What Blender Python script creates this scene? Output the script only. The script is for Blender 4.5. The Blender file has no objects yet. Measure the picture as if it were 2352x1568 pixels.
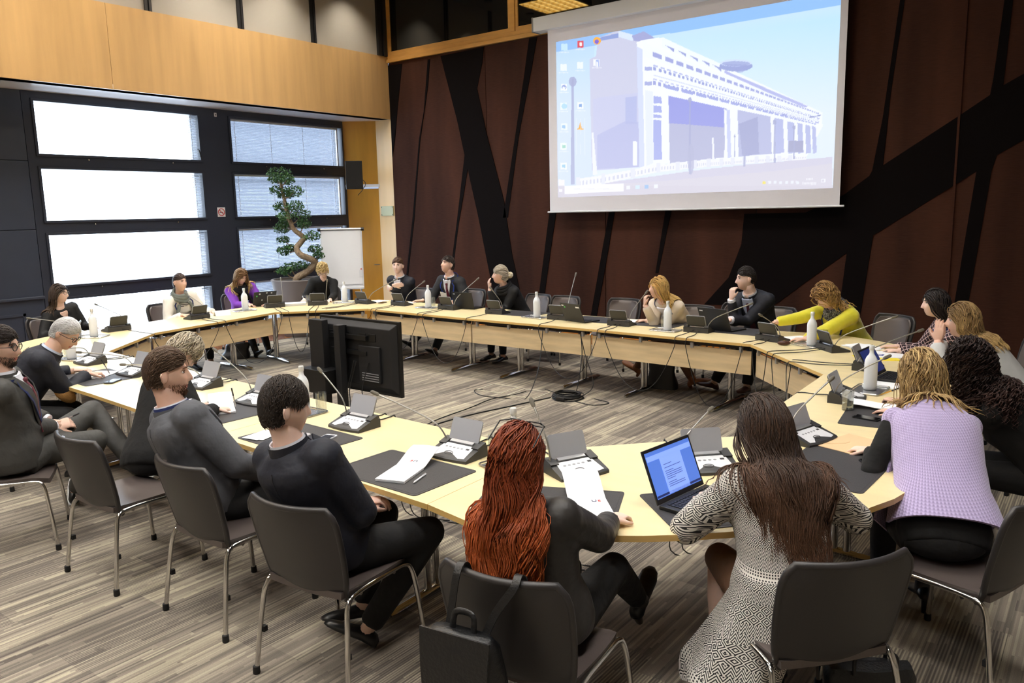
import bpy, math, random
import numpy as np
from mathutils import Vector, Matrix

random.seed(7)
scene = bpy.context.scene
C = scene.collection
PI = math.pi

# ------------------------------------------------------------------ camera
cam_d = bpy.data.cameras.new('camera')
cam_d.sensor_width = 36.0
cam_d.lens = 36.0 * 1810.12 / 2352.0
cam_d.clip_start = 0.05
cam_d.clip_end = 200
cam = bpy.data.objects.new('camera', cam_d)
C.objects.link(cam)
yaw, pit, rol = math.radians(37.44187), math.radians(9.32442), math.radians(1.2567)
fwd = Vector((-math.sin(yaw) * math.cos(pit), math.cos(yaw) * math.cos(pit), -math.sin(pit)))
rgt = Vector((math.cos(yaw), math.sin(yaw), 0))
dwn = fwd.cross(rgt)
r2 = rgt * math.cos(rol) + dwn * math.sin(rol)
d2 = -rgt * math.sin(rol) + dwn * math.cos(rol)
cam.matrix_world = Matrix(((r2.x, -d2.x, -fwd.x, 0), (r2.y, -d2.y, -fwd.y, 0), (r2.z, -d2.z, -fwd.z, 1.98), (0, 0, 0, 1)))
scene.camera = cam

# ------------------------------------------------------------------ world, exposure
vs = scene.view_settings
vs.view_transform = 'Standard'
vs.look = 'None'
vs.gamma = 1.0
vs.use_curve_mapping = False
vs.exposure = 0.72
SKY_STRENGTH = 5.0
CEILING_LAMP = 27.0
world = bpy.data.worlds.new('overcast_sky')
scene.world = world
world.use_nodes = True
bg = world.node_tree.nodes['Background']
bg.inputs['Color'].default_value = (0.70, 0.84, 1.0, 1)
bg.inputs['Strength'].default_value = SKY_STRENGTH
for i, (y0, y1) in enumerate(((4.80, 7.17), (7.75, 10.07))):
    ld = bpy.data.lights.new('window_portal', 'AREA')
    ld.shape = 'RECTANGLE'
    ld.size = y1 - y0
    ld.size_y = 3.4
    ld.cycles.is_portal = True
    lo = bpy.data.objects.new('window_portal', ld)
    C.objects.link(lo)
    lo.matrix_world = Matrix(((0, 0, -1, -11.75), (1, 0, 0, (y0 + y1) / 2), (0, -1, 0, 1.9), (0, 0, 0, 1)))
scene.cycles.max_bounces = 8
scene.cycles.diffuse_bounces = 4
scene.cycles.glossy_bounces = 4
scene.cycles.transmission_bounces = 6
scene.cycles.transparent_max_bounces = 12
scene.cycles.caustics_reflective = False
scene.cycles.caustics_refractive = False
scene.cycles.sample_clamp_indirect = 6.0


# ------------------------------------------------------------------ materials
def lin(c):
    out = []
    for v in c:
        v = v / 255.0
        out.append(v / 12.92 if v <= 0.04045 else ((v + 0.055) / 1.055) ** 2.4)
    return out


MATS = {}


def mat(name, rgb=(128, 128, 128), rough=0.5, metal=0.0, noise=None, bump=None, emit=None, spec=None, sheen=0.0,
        stretch=(1, 1, 1), coat=0.0, attr=None, trans=0.0, ior=1.45):
    """principled material; noise=(scale, amount) colour variation, bump=(scale, strength)"""
    if name in MATS:
        return MATS[name]
    m = bpy.data.materials.new(name)
    m.use_nodes = True
    nt = m.node_tree
    b = nt.nodes['Principled BSDF']
    col = lin(rgb)
    b.inputs['Base Color'].default_value = (*col, 1)
    b.inputs['Roughness'].default_value = rough
    b.inputs['Metallic'].default_value = metal
    if spec is not None:
        b.inputs['Specular IOR Level'].default_value = spec
    if sheen:
        b.inputs['Sheen Weight'].default_value = sheen
        b.inputs['Sheen Roughness'].default_value = 0.5
    if coat:
        b.inputs['Coat Weight'].default_value = coat
        b.inputs['Coat Roughness'].default_value = 0.15
    if trans:
        b.inputs['Transmission Weight'].default_value = trans
        b.inputs['IOR'].default_value = ior
    if emit:
        b.inputs['Emission Color'].default_value = (*lin(emit[0]), 1)
        b.inputs['Emission Strength'].default_value = emit[1]
    if noise or bump:
        tc = nt.nodes.new('ShaderNodeTexCoord')
        mp = nt.nodes.new('ShaderNodeMapping')
        mp.inputs['Scale'].default_value = stretch
        nt.links.new(tc.outputs['Object'], mp.inputs['Vector'])
    src = None
    if attr:
        a = nt.nodes.new('ShaderNodeAttribute')
        a.attribute_name = attr
        src = a.outputs['Color']
        nt.links.new(src, b.inputs['Base Color'])
    if noise:
        n = nt.nodes.new('ShaderNodeTexNoise')
        n.inputs['Scale'].default_value = noise[0]
        n.inputs['Detail'].default_value = 4
        nt.links.new(mp.outputs['Vector'], n.inputs['Vector'])
        r = nt.nodes.new('ShaderNodeMapRange')
        r.inputs['From Min'].default_value = 0.3
        r.inputs['From Max'].default_value = 0.7
        r.inputs['To Min'].default_value = 1 - noise[1]
        r.inputs['To Max'].default_value = 1 + noise[1]
        nt.links.new(n.outputs['Fac'], r.inputs['Value'])
        h = nt.nodes.new('ShaderNodeVectorMath')
        h.operation = 'SCALE'
        if src is not None:
            nt.links.new(src, h.inputs[0])
        else:
            h.inputs[0].default_value = col
        nt.links.new(r.outputs['Result'], h.inputs['Scale'])
        nt.links.new(h.outputs['Vector'], b.inputs['Base Color'])
    if bump:
        n2 = nt.nodes.new('ShaderNodeTexNoise')
        n2.inputs['Scale'].default_value = bump[0]
        n2.inputs['Detail'].default_value = 3
        nt.links.new(mp.outputs['Vector'], n2.inputs['Vector'])
        bp = nt.nodes.new('ShaderNodeBump')
        bp.inputs['Strength'].default_value = bump[1]
        bp.inputs['Distance'].default_value = 0.02
        nt.links.new(n2.outputs['Fac'], bp.inputs['Height'])
        nt.links.new(bp.outputs['Normal'], b.inputs['Normal'])
    MATS[name] = m
    return m


class NodeKit:
    """tiny helper for math node graphs"""

    def __init__(self, m):
        self.nt = m.node_tree
        self.b = self.nt.nodes['Principled BSDF']
        tc = self.nt.nodes.new('ShaderNodeTexCoord')
        sp = self.nt.nodes.new('ShaderNodeSeparateXYZ')
        self.nt.links.new(tc.outputs['Object'], sp.inputs[0])
        self.tc = tc.outputs['Object']
        self.x, self.y, self.z = sp.outputs

    def m(self, op, a, b=None, c=None):
        n = self.nt.nodes.new('ShaderNodeMath')
        n.operation = op
        for i, v in enumerate((a, b, c)):
            if v is None:
                continue
            if isinstance(v, (int, float)):
                n.inputs[i].default_value = v
            else:
                self.nt.links.new(v, n.inputs[i])
        return n.outputs[0]

    def vec(self, x, y, z=0.0):
        n = self.nt.nodes.new('ShaderNodeCombineXYZ')
        for i, v in enumerate((x, y, z)):
            if isinstance(v, (int, float)):
                n.inputs[i].default_value = v
            else:
                self.nt.links.new(v, n.inputs[i])
        return n.outputs[0]

    def white(self, v):
        n = self.nt.nodes.new('ShaderNodeTexWhiteNoise')
        n.noise_dimensions = '3D'
        self.nt.links.new(v, n.inputs['Vector'])
        return n.outputs['Value']

    def noise(self, v, scale=1.0, detail=2.0):
        n = self.nt.nodes.new('ShaderNodeTexNoise')
        n.inputs['Scale'].default_value = scale
        n.inputs['Detail'].default_value = detail
        self.nt.links.new(v, n.inputs['Vector'])
        return n.outputs['Fac']

    def rng(self, v, a, b, c=0.0, d=1.0):
        n = self.nt.nodes.new('ShaderNodeMapRange')
        n.inputs['From Min'].default_value = a
        n.inputs['From Max'].default_value = b
        n.inputs['To Min'].default_value = c
        n.inputs['To Max'].default_value = d
        self.nt.links.new(v, n.inputs['Value'])
        return n.outputs['Result']

    def mix(self, f, a, b):
        n = self.nt.nodes.new('ShaderNodeMix')
        n.data_type = 'RGBA'
        if isinstance(f, (int, float)):
            n.inputs[0].default_value = f
        else:
            self.nt.links.new(f, n.inputs[0])
        for i, v in ((6, a), (7, b)):
            if isinstance(v, tuple):
                n.inputs[i].default_value = (*lin(v), 1)
            else:
                self.nt.links.new(v, n.inputs[i])
        return n.outputs[2]

    def base(self, c):
        self.nt.links.new(c, self.b.inputs['Base Color'])

    def bump(self, h, strength=0.3, dist=0.01):
        n = self.nt.nodes.new('ShaderNodeBump')
        n.inputs['Strength'].default_value = strength
        n.inputs['Distance'].default_value = dist
        self.nt.links.new(h, n.inputs['Height'])
        self.nt.links.new(n.outputs['Normal'], self.b.inputs['Normal'])


# ------------------------------------------------------------------ mesh builder
def ring_frame(t, ref=None):
    t = Vector(t).normalized()
    ref = Vector((0, 0, 1)) if ref is None else Vector(ref)
    if abs(t.dot(ref)) > 0.95:
        ref = Vector((0, 1, 0)) if abs(t.y) < 0.9 else Vector((1, 0, 0))
    x = ref.cross(t).normalized()
    y = t.cross(x)
    return x, y


class MB:
    def __init__(self):
        self.v = []
        self.f = []
        self.m = []
        self.mi = 0

    def add(self, vs_, fs_):
        o = len(self.v)
        self.v.extend([tuple(p) for p in vs_])
        for f in fs_:
            self.f.append(tuple(i + o for i in f))
            self.m.append(self.mi)
        return self

    def box(self, c, s, rot=None):
        hx, hy, hz = s[0] / 2, s[1] / 2, s[2] / 2
        P = [(-hx, -hy, -hz), (hx, -hy, -hz), (hx, hy, -hz), (-hx, hy, -hz), (-hx, -hy, hz), (hx, -hy, hz), (hx, hy, hz), (-hx, hy, hz)]
        c = Vector(c)
        if rot is not None:
            P = [rot @ Vector(p) + c for p in P]
        else:
            P = [Vector(p) + c for p in P]
        return self.add(P, [(0, 3, 2, 1), (4, 5, 6, 7), (0, 1, 5, 4), (1, 2, 6, 5), (2, 3, 7, 6), (3, 0, 4, 7)])

    def bx(self, x0, x1, y0, y1, z0, z1):
        return self.box(((x0 + x1) / 2, (y0 + y1) / 2, (z0 + z1) / 2), (x1 - x0, y1 - y0, z1 - z0))

    def rings(self, R, cap=True, closed=False):
        k = len(R[0])
        vs_ = [p for r in R for p in r]
        fs_ = []
        n = len(R)
        for i in range(n - 1 + (1 if closed else 0)):
            a, b = i * k, ((i + 1) % n) * k
            for j in range(k):
                j2 = (j + 1) % k
                fs_.append((a + j, a + j2, b + j2, b + j))
        if cap and not closed:
            fs_.append(tuple(reversed(range(k))))
            fs_.append(tuple((n - 1) * k + j for j in range(k)))
        return self.add(vs_, fs_)

    def tube(self, path, r, k=8, cap=True, flat=1.0, ref=None, closed=False):
        path = [Vector(p) for p in path]
        n = len(path)
        R = []
        x = None
        for i, p in enumerate(path):
            if closed:
                t = path[(i + 1) % n] - path[i - 1]
            else:
                t = path[min(i + 1, n - 1)] - path[max(i - 1, 0)]
            if t.length < 1e-9:
                t = Vector((0, 0, 1))
            t.normalize()
            if x is None or ref is not None:
                x, y = ring_frame(t, ref)
            else:
                x = (x - t * x.dot(t))
                if x.length < 1e-6:
                    x, y = ring_frame(t)
                x.normalize()
                y = t.cross(x)
            rr = r[i] if isinstance(r, (list, tuple)) else r
            R.append([p + (x * math.cos(2 * PI * j / k) + y * flat * math.sin(2 * PI * j / k)) * rr for j in range(k)])
        return self.rings(R, cap, closed)

    def lathe(self, prof, k=16, c=(0, 0, 0)):
        R = [[(c[0] + r * math.cos(2 * PI * j / k), c[1] + r * math.sin(2 * PI * j / k), c[2] + z) for j in range(k)] for r, z in prof]
        return self.rings(R, True)

    def prism(self, poly, z0, z1, M=None):
        n = len(poly)
        vs_ = [(p[0], p[1], z0) for p in poly] + [(p[0], p[1], z1) for p in poly]
        if M is not None:
            vs_ = [M @ Vector(p) for p in vs_]
        fs_ = [tuple(reversed(range(n))), tuple(range(n, 2 * n))]
        fs_ += [(i, (i + 1) % n, n + (i + 1) % n, n + i) for i in range(n)]
        return self.add(vs_, fs_)

    def ell(self, c, r, k=12, n=8, rot=None):
        c = Vector(c)
        R = []
        for i in range(n + 1):
            th = PI * i / n
            s, z = math.sin(th), -math.cos(th)
            s = max(s, 0.02)
            ring = []
            for j in range(k):
                p = Vector((r[0] * s * math.cos(2 * PI * j / k), r[1] * s * math.sin(2 * PI * j / k), r[2] * z))
                if rot is not None:
                    p = rot @ p
                ring.append(p + c)
            R.append(ring)
        return self.rings(R, True)

    def grid(self, P, closed_u=False):
        """P[i][j] points"""
        n, k = len(P), len(P[0])
        fs_ = []
        for i in range(n - 1):
            for j in range(k - 1 + (1 if closed_u else 0)):
                j2 = (j + 1) % k
                fs_.append((i * k + j, i * k + j2, (i + 1) * k + j2, (i + 1) * k + j))
        return self.add([p for r in P for p in r], fs_)

    def sheet(self, P, Q):
        """closed thin slab between two grids"""
        n, k = len(P), len(P[0])
        o = n * k
        vs_ = [p for r in P for p in r] + [p for r in Q for p in r]
        fs_ = []
        for i in range(n - 1):
            for j in range(k - 1):
                a, b, c, d = i * k + j, i * k + j + 1, (i + 1) * k + j + 1, (i + 1) * k + j
                fs_.append((a, b, c, d))
                fs_.append((o + d, o + c, o + b, o + a))
        for i in range(n - 1):
            a, d = i * k, (i + 1) * k
            fs_.append((a, d, o + d, o + a))
            a, d = i * k + k - 1, (i + 1) * k + k - 1
            fs_.append((d, a, o + a, o + d))
        for j in range(k - 1):
            fs_.append((j + 1, j, o + j, o + j + 1))
            a = (n - 1) * k
            fs_.append((a + j, a + j + 1, o + a + j + 1, o + a + j))
        return self.add(vs_, fs_)

    def mesh(self, name, mats, smooth=True, angle=40, fix=True):
        me = bpy.data.meshes.new(name)
        me.from_pydata([tuple(p) for p in self.v], [], self.f)
        for m_ in mats:
            me.materials.append(m_)
        if any(self.m):
            me.polygons.foreach_set('material_index', self.m)
        if fix:
            import bmesh
            bm = bmesh.new()
            bm.from_mesh(me)
            bmesh.ops.recalc_face_normals(bm, faces=bm.faces)
            bm.to_mesh(me)
            bm.free()
        if smooth:
            me.polygons.foreach_set('use_smooth', [True] * len(me.polygons))
            if angle < 180:
                me.set_sharp_from_angle(angle=math.radians(angle))
        me.update()
        return me


def L(mats):
    mats = mats if isinstance(mats, (list, tuple)) else [mats]
    return [MATS[m] if isinstance(m, str) else m for m in mats]


def obj(name, mb, mats, parent=None, smooth=True, angle=40, bevel=0, label=None, cat=None, group=None, kind=None):
    me = mb.mesh(name, L(mats), smooth, angle) if isinstance(mb, MB) else mb
    o = bpy.data.objects.new(name, me)
    C.objects.link(o)
    if parent is not None:
        o.parent = parent
    if bevel:
        md = o.modifiers.new('bevel', 'BEVEL')
        md.width = bevel
        md.segments = 2
        md.limit_method = 'ANGLE'
    tag(o, label, cat, group, kind)
    return o


def tag(o, label=None, cat=None, group=None, kind=None):
    if label:
        o['label'] = label
    if cat:
        o['category'] = cat
    if group:
        o['group'] = group
    if kind:
        o['kind'] = kind
    return o


def thing(name, loc=(0, 0, 0), rz=0.0, label=None, cat=None, group=None, kind=None):
    o = bpy.data.objects.new(name, None)
    o.empty_display_size = 0.1
    C.objects.link(o)
    o.location = loc
    o.rotation_euler = (0, 0, rz)
    return tag(o, label, cat, group, kind)


def struct(name, mb, mats, parent=None, **kw):
    return obj(name, mb, mats, parent, kind='structure' if parent is None else None, **kw)


def bez(pts, n=12):
    """Catmull-Rom through points"""
    P = [Vector(p) for p in pts]
    P = [P[0] * 2 - P[1]] + P + [P[-1] * 2 - P[-2]]
    out = []
    for i in range(1, len(P) - 2):
        for s in range(n):
            t = s / n
            a, b, c, d = P[i - 1], P[i], P[i + 1], P[i + 2]
            out.append(0.5 * ((2 * b) + (c - a) * t + (2 * a - 5 * b + 4 * c - d) * t * t + (3 * b - a - 3 * c + d) * t ** 3))
    out.append(P[-2])
    return out


def roundrect(w, h, r, n=4, cx=0, cy=0):
    out = []
    for sx, sy, a0 in ((1, 1, 0), (-1, 1, 90), (-1, -1, 180), (1, -1, 270)):
        for i in range(n + 1):
            a = math.radians(a0 + 90 * i / n)
            out.append((cx + sx * (w / 2 - r) + r * math.cos(a), cy + sy * (h / 2 - r) + r * math.sin(a)))
    return out


def LS(*a, **k):
    return [float(v) for v in np.linspace(*a, **k)]


def Rz(a):
    return Matrix.Rotation(a, 3, 'Z')


# base materials
mat('black_plastic', (24, 24, 26), 0.45)
mat('dark_plastic', (52, 52, 54), 0.5)
mat('grey_plastic', (150, 151, 153), 0.45)
mat('silver', (190, 190, 192), 0.35, 0.7)
mat('chrome', (205, 203, 200), 0.12, 1.0)
mat('white_paper', (245, 245, 246), 0.8)
mat('black_rubber', (16, 16, 17), 0.7)
mat('cable', (22, 22, 23), 0.5)
mat('steel_tray', (205, 206, 208), 0.25, 0.9)
mat('desk_pad', (52, 50, 52), 0.55, bump=(220, 0.15))
mat('leather_black', (15, 15, 17), 0.42, bump=(90, 0.2))
mat('white_plastic', (235, 236, 238), 0.4)
mat('screen_glass', (10, 10, 12), 0.08)
# ================================================================== ROOM
mat('charcoal_wall', (52, 58, 72), 0.45, noise=(3, 0.06))
mat('charcoal_frame', (44, 48, 60), 0.4)
mat('maple_fascia', (204, 162, 106), 0.35, noise=(1.2, 0.10), stretch=(1, 6, 0.5))
mat('maple_light', (222, 186, 132), 0.4, noise=(2, 0.05), stretch=(3, 3, 0.5))
mat('door_wood', (196, 142, 52), 0.35, noise=(1.5, 0.12), stretch=(4, 4, 0.6))
mat('frame_wood', (206, 152, 78), 0.4, noise=(3, 0.1), stretch=(1, 1, 4))
mat('beige_board', (228, 208, 152), 0.75)
mat('black_steel', (30, 29, 30), 0.45, noise=(9, 0.25))
mat('soffit', (240, 240, 244), 0.16, spec=0.8)
mat('wall_plain', (176, 166, 150), 0.8)
mat('ceiling_dark', (110, 108, 104), 0.85)
mat('brass_louvre', (190, 160, 90), 0.35, 0.8)
mat('dark_glazing', (9, 9, 9), 0.03, spec=0.9)
mat('blind_white', (226, 230, 238), 0.35)
mat('parquet', (150, 96, 58), 0.22, noise=(4, 0.25), stretch=(0.6, 8, 1), coat=0.3)
mat('skirting_wood', (190, 124, 48), 0.4)
mat('lamp', (255, 255, 255), 0.5, emit=((255, 253, 250), CEILING_LAMP))

# fabric of the far wall
m = mat('brown_fabric', (96, 63, 45), 0.9, spec=0.2)
k = NodeKit(m)
big = k.noise(k.vec(k.m('MULTIPLY', k.x, 1.6), 0.0, k.m('MULTIPLY', k.z, 0.25)), 1.0, 3)  # upright lighter bands: highlights of the fabric folds painted into the colour
fine = k.noise(k.vec(k.m('MULTIPLY', k.x, 3.0), 0.0, k.m('MULTIPLY', k.z, 30.0)), 3.0, 3)
f = k.m('ADD', k.rng(big, 0.35, 0.7, 0, 0.75), k.rng(fine, 0.3, 0.7, 0, 0.25))
k.base(k.mix(f, (44, 24, 17), (80, 47, 34)))
k.bump(fine, 0.15, 0.01)
m = mat('dark_fabric', (30, 23, 23), 0.95, spec=0.1)
k = NodeKit(m)
fine = k.noise(k.vec(k.m('MULTIPLY', k.x, 3.0), 0.0, k.m('MULTIPLY', k.z, 30.0)), 3.0, 3)
k.base(k.mix(fine, (11, 8, 8), (19, 13, 13)))

# striped carpet, stripes along Y
m = mat('carpet', (120, 110, 95), 0.95)
k = NodeKit(m)
bx_ = k.m('FLOOR', k.m('DIVIDE', k.x, 0.25))
off = k.white(k.vec(bx_, 3.0, 1.0))
by_ = k.m('FLOOR', k.m('ADD', k.m('DIVIDE', k.y, 0.75), k.m('MULTIPLY', off, 1.0)))
blk = k.white(k.vec(bx_, by_, 0.0))
blk2 = k.white(k.vec(bx_, by_, 5.0))
shift = k.m('MULTIPLY', blk, 37.0)
line = k.m('FLOOR', k.m('DIVIDE', k.x, 0.011))
seg = k.m('FLOOR', k.m('ADD', k.m('DIVIDE', k.y, 0.42), k.m('MULTIPLY', k.white(k.vec(line, bx_, 9.0)), 5.0)))
thin = k.white(k.vec(line, seg, 2.0))
line2 = k.m('FLOOR', k.m('DIVIDE', k.x, 0.034))
seg2 = k.m('FLOOR', k.m('ADD', k.m('DIVIDE', k.y, 0.65), k.m('MULTIPLY', k.white(k.vec(line2, 4.0, 9.0)), 5.0)))
wide = k.white(k.vec(line2, seg2, 6.0))
rib = k.m('MULTIPLY_ADD', k.m('SINE', k.m('MULTIPLY', k.x, 2 * PI / 0.0145)), 0.5, 0.5)
tone = k.m('ADD', k.m('MULTIPLY', thin, 0.40), k.m('MULTIPLY', wide, 0.34))
tone = k.m('ADD', tone, k.m('MULTIPLY', k.m('SUBTRACT', blk, 0.5), 0.42))
ribamt = k.m('MULTIPLY', k.m('GREATER_THAN', blk2, 0.55), 0.42)
tone = k.m('ADD', tone, k.m('MULTIPLY', k.m('SUBTRACT', rib, 0.5), ribamt))
grain = k.noise(k.vec(k.m('MULTIPLY', k.x, 300.0), k.m('MULTIPLY', k.y, 200.0), 0.0), 1.0, 1.0)
tone = k.m('ADD', tone, k.m('MULTIPLY', k.m('SUBTRACT', grain, 0.5), 0.3))
c1 = k.mix(k.rng(tone, 0.05, 0.5), (90, 82, 74), (142, 131, 117))
c2 = k.mix(k.rng(tone, 0.5, 0.95), c1, (202, 190, 160))
k.base(c2)
k.bump(grain, 0.25, 0.004)

# transparent window glass
m = bpy.data.materials.new('window_glass')
m.use_nodes = True
nt = m.node_tree
nt.nodes.clear()
o_ = nt.nodes.new('ShaderNodeOutputMaterial')
tr = nt.nodes.new('ShaderNodeBsdfTransparent')
gl = nt.nodes.new('ShaderNodeBsdfGlossy')
gl.inputs['Roughness'].default_value = 0.02
mx = nt.nodes.new('ShaderNodeMixShader')
mx.inputs[0].default_value = 0.05
nt.links.new(tr.outputs[0], mx.inputs[1])
nt.links.new(gl.outputs[0], mx.inputs[2])
nt.links.new(mx.outputs[0], o_.inputs['Surface'])
MATS['window_glass'] = m

XW, XF, YW = -11.6, -10.72, 10.5     # window wall, fascia plane, far wall
ZS, ZF, ZC = 3.70, 4.78, 6.1         # soffit, top of fascia, ceiling
struct('floor', MB().bx(-10.8, 3.2, -4.2, 9.95, -0.1, 0.0), 'carpet', smooth=False)
pq = struct('trim_1', MB().bx(-11.6, -10.8, -4.2, 10.5, -0.1, 0.002), 'parquet', smooth=False)
pq['label'] = 'parquet strip along the windows'
i_ = 0
for yy in np.arange(-4.0, 10.4, 0.24):
    obj('plank', MB().bx(-11.595, -10.805, yy, yy + 0.236, 0.0, 0.006 + 0.001 * (i_ % 2)), 'parquet', pq, smooth=False)
    i_ += 1
struct('trim_2', MB().bx(-10.8, 3.2, 9.95, 10.5, -0.1, 0.004), 'parquet', smooth=False)
struct('ceiling', MB().bx(-11.6, 3.2, -4.2, 10.9, ZC, ZC + 0.1), 'ceiling_dark', smooth=False)
struct('wall_right', MB().bx(3.2, 3.4, -4.2, 10.9, 0, ZC), 'wall_plain', smooth=False)
struct('wall_back', MB().bx(-11.8, 3.4, -4.4, -4.2, 0, ZC), 'wall_plain', smooth=False)

# --- window wall
rows = [(0.20, 0.91), (1.11, 1.80), (2.00, 2.69), (2.89, 3.575)]
cols = [(4.80, 7.17), (7.75, 10.07)]
wb = MB()
x0, x1 = XW - 0.22, XW
for y0, y1 in ((4.66, 4.80), (7.17, 7.75), (10.07, 10.30)):
    wb.bx(x0, x1, y0, y1, 0, ZS)
zs = [0.0] + [v for r in rows for v in r] + [ZS]
for y0, y1 in cols:
    for a, b in zip(zs[0::2], zs[1::2]):
        wb.bx(x0, x1, y0, y1, a, b)
wb.bx(x0 - 0.03, x0 + 0.002, -4.2, 4.70, 0, ZS)
wl = struct('wall_left', wb, 'charcoal_frame', smooth=False)
for a, b in ((0.0, 0.965), (0.975, 1.88), (1.888, 2.788), (2.796, ZS)):
    for ya, yb in ((-4.2, -1.3), (-1.29, 1.66), (1.668, 4.655)):
        obj('wall_panel', MB().bx(x0, x1, ya, yb, a, b), 'charcoal_wall', wl, smooth=False, bevel=0.004)
for yb in (4.4, 1.5):
    mo = MB()
    ya = yb - 1.1
    for q in ((ya, yb, 0.74, 0.775), (ya, yb, 0.12, 0.155), (ya, ya + 0.035, 0.12, 0.775), (yb - 0.035, yb, 0.12, 0.775)):
        mo.bx(XW, XW + 0.015, q[0], q[1], q[2], q[3])
    obj('panel_moulding', mo, 'charcoal_wall', wl, smooth=False)
obj('dado_rail', MB().bx(XW, XW + 0.035, -4.2, 4.66, 0.95, 0.99), 'charcoal_wall', wl, smooth=False, bevel=0.008)
n_ = 0
for ci, (y0, y1) in enumerate(cols):
    for ri, (z0, z1) in enumerate(rows):
        n_ += 1
        fr = MB()
        e, d_ = 0.035, 0.02
        for q in ((y0 - e, y1 + e, z0 - e, z0 + 0.0), (y0 - e, y1 + e, z1, z1 + e), (y0 - e, y0, z0, z1), (y1, y1 + e, z0, z1)):
            fr.bx(XW, XW + d_, *q)
        w_ = struct('window_%d' % n_, fr, 'charcoal_frame', smooth=False, bevel=0.003)
        w_['label'] = '%s pane of the %s window column' % (['lowest', 'third', 'second', 'top'][ri], ['bright left', 'blind-covered right'][ci])
        obj('pane', MB().bx(XW - 0.135, XW - 0.129, y0, y1, z0, z1), 'window_glass', w_, smooth=False)
        for q in (0.27, 0.8):
            lt = MB()
            lt.lathe([(0.011, 0), (0.011, 0.006), (0.004, 0.009)], 10)
            lt.v = [(XW + p[2] + 0.02, y0 + (y1 - y0) * q + p[0], z0 - 0.06 + p[1]) for p in lt.v]
            obj('latch', lt, 'chrome', w_)
# opened handle of the top left window
hd = MB()
hd.tube([(XW + 0.02, 7.13, 3.05), (XW + 0.05, 7.13, 3.04), (XW + 0.06, 7.15, 2.93)], 0.012, 8)
obj('window_handle', hd, 'black_plastic', bpy.data.objects['window_4'])

# blinds of the right column: each slat its own part
slat = MB()
for sx in (0,):
    P = [[(0.0125 * math.cos(0.25) * q, yy, 0.0125 * math.sin(0.25) * q * -1 + 0.0012 * (1 - q * q)) for yy in (-1.13, 1.13)] for q in (-1, 0, 1)]
    Q = [[(p[0], p[1], p[2] - 0.0008) for p in r] for r in P]
    slat.sheet(P, Q)
slat_me = slat.mesh('slat', L('blind_white'), True)
for ri, (z0, z1) in enumerate(rows):
    b_ = thing('window_blind', (XW - 0.06, 8.91, z0), 0, 'white slatted blind across the %s pane beside the corner' % ['lowest', 'third', 'second', 'top'][ri], 'blind', 'venetian blinds of the right windows')
    obj('head_rail', MB().bx(-0.015, 0.015, -1.15, 1.12, z1 - z0 - 0.03, z1 - z0 - 0.002), 'blind_white', b_, smooth=False)
    z = 0.012
    while z < z1 - z0 - 0.035:
        s_ = bpy.data.objects.new('slat', slat_me)
        C.objects.link(s_)
        s_.parent = b_
        s_.location = (0, -0.02, z)
        z += 0.0245
    for yy in (-1.05, -0.36, 0.32, 0.98):
        obj('cord', MB().bx(0.012, 0.0135, yy - 0.004, yy + 0.004, 0, z1 - z0 - 0.03), 'blind_white', b_, smooth=False)
    obj('side_guide', MB().bx(-0.012, 0.016, 1.085, 1.115, 0.0, z1 - z0 - 0.03), 'blind_white', b_, smooth=False)
# gathered blinds at the edge of the bright windows
for ri, (z0, z1) in enumerate(rows):
    b_ = thing('window_blind', (XW - 0.06, 7.10, z0), 0, 'narrow blind edge at the right side of the %s bright pane' % ['lowest', 'third', 'second', 'top'][ri], 'blind', 'blind edges of the bright windows')
    st_ = MB()
    z = 0.012
    while z < z1 - z0 - 0.02:
        st_.box((0, 0, z), (0.026, 0.13, 0.0015), Matrix.Rotation(0.5, 3, 'Y'))
        z += 0.0245
    obj('slats', st_, 'blind_white', b_, smooth=False, kind='stuff')
    obj('cord', MB().bx(0.012, 0.014, -0.02, -0.012, 0, z1 - z0), 'blind_white', b_, smooth=False)

# buildings outside, seen dark through the blinds
mat('facade_outside', (70, 74, 84), 0.8)
fo = thing('building', (-17.5, 15.5, 0), 0, 'dark building outside behind the blinds', 'building')
obj('wall', MB().bx(-0.5, 0.5, -4.35, 6.0, -3.0, 9.0), 'facade_outside', fo, smooth=False)
for zz in (0.0, 2.9, 5.8):
    obj('ledge', MB().bx(0.5, 0.62, -4.35, 6.0, zz, zz + 0.15), 'facade_outside', fo, smooth=False)

# no smoking sign
mat('sign_white', (236, 234, 232), 0.5)
mat('sign_red', (205, 60, 52), 0.5)
ns = thing('no_smoking_sign', (XW + 0.001, 7.465, 2.08), 0, 'square white no smoking sign between the window columns', 'sign')
obj('plate', MB().bx(0, 0.004, -0.07, 0.07, -0.075, 0.075), 'sign_white', ns, smooth=False)
rg = MB()
rg.tube([(0.006, 0.055 * math.cos(a), 0.055 * math.sin(a)) for a in np.linspace(0, 2 * PI, 28, endpoint=False)], 0.006, 6, closed=True)
rg.box((0.006, 0, 0), (0.006, 0.105, 0.010), Matrix.Rotation(-0.75, 3, 'X'))
obj('prohibition_ring', rg, 'sign_red', ns)
obj('cigarette', MB().box((0.005, -0.002, -0.005), (0.003, 0.06, 0.012)), 'black_plastic', ns, smooth=False)
cb = thing('wall_sensor', (XW + 0.001, 7.49, 3.61), 0, 'tiny white sensor box on the dark pier', 'sensor')
obj('case', MB().bx(0, 0.02, -0.02, 0.02, -0.03, 0.03), 'sign_white', cb, smooth=False, bevel=0.003)
obj('lens', MB().bx(0.02, 0.023, -0.008, 0.008, -0.012, 0.008), 'black_plastic', cb, smooth=False)

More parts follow.
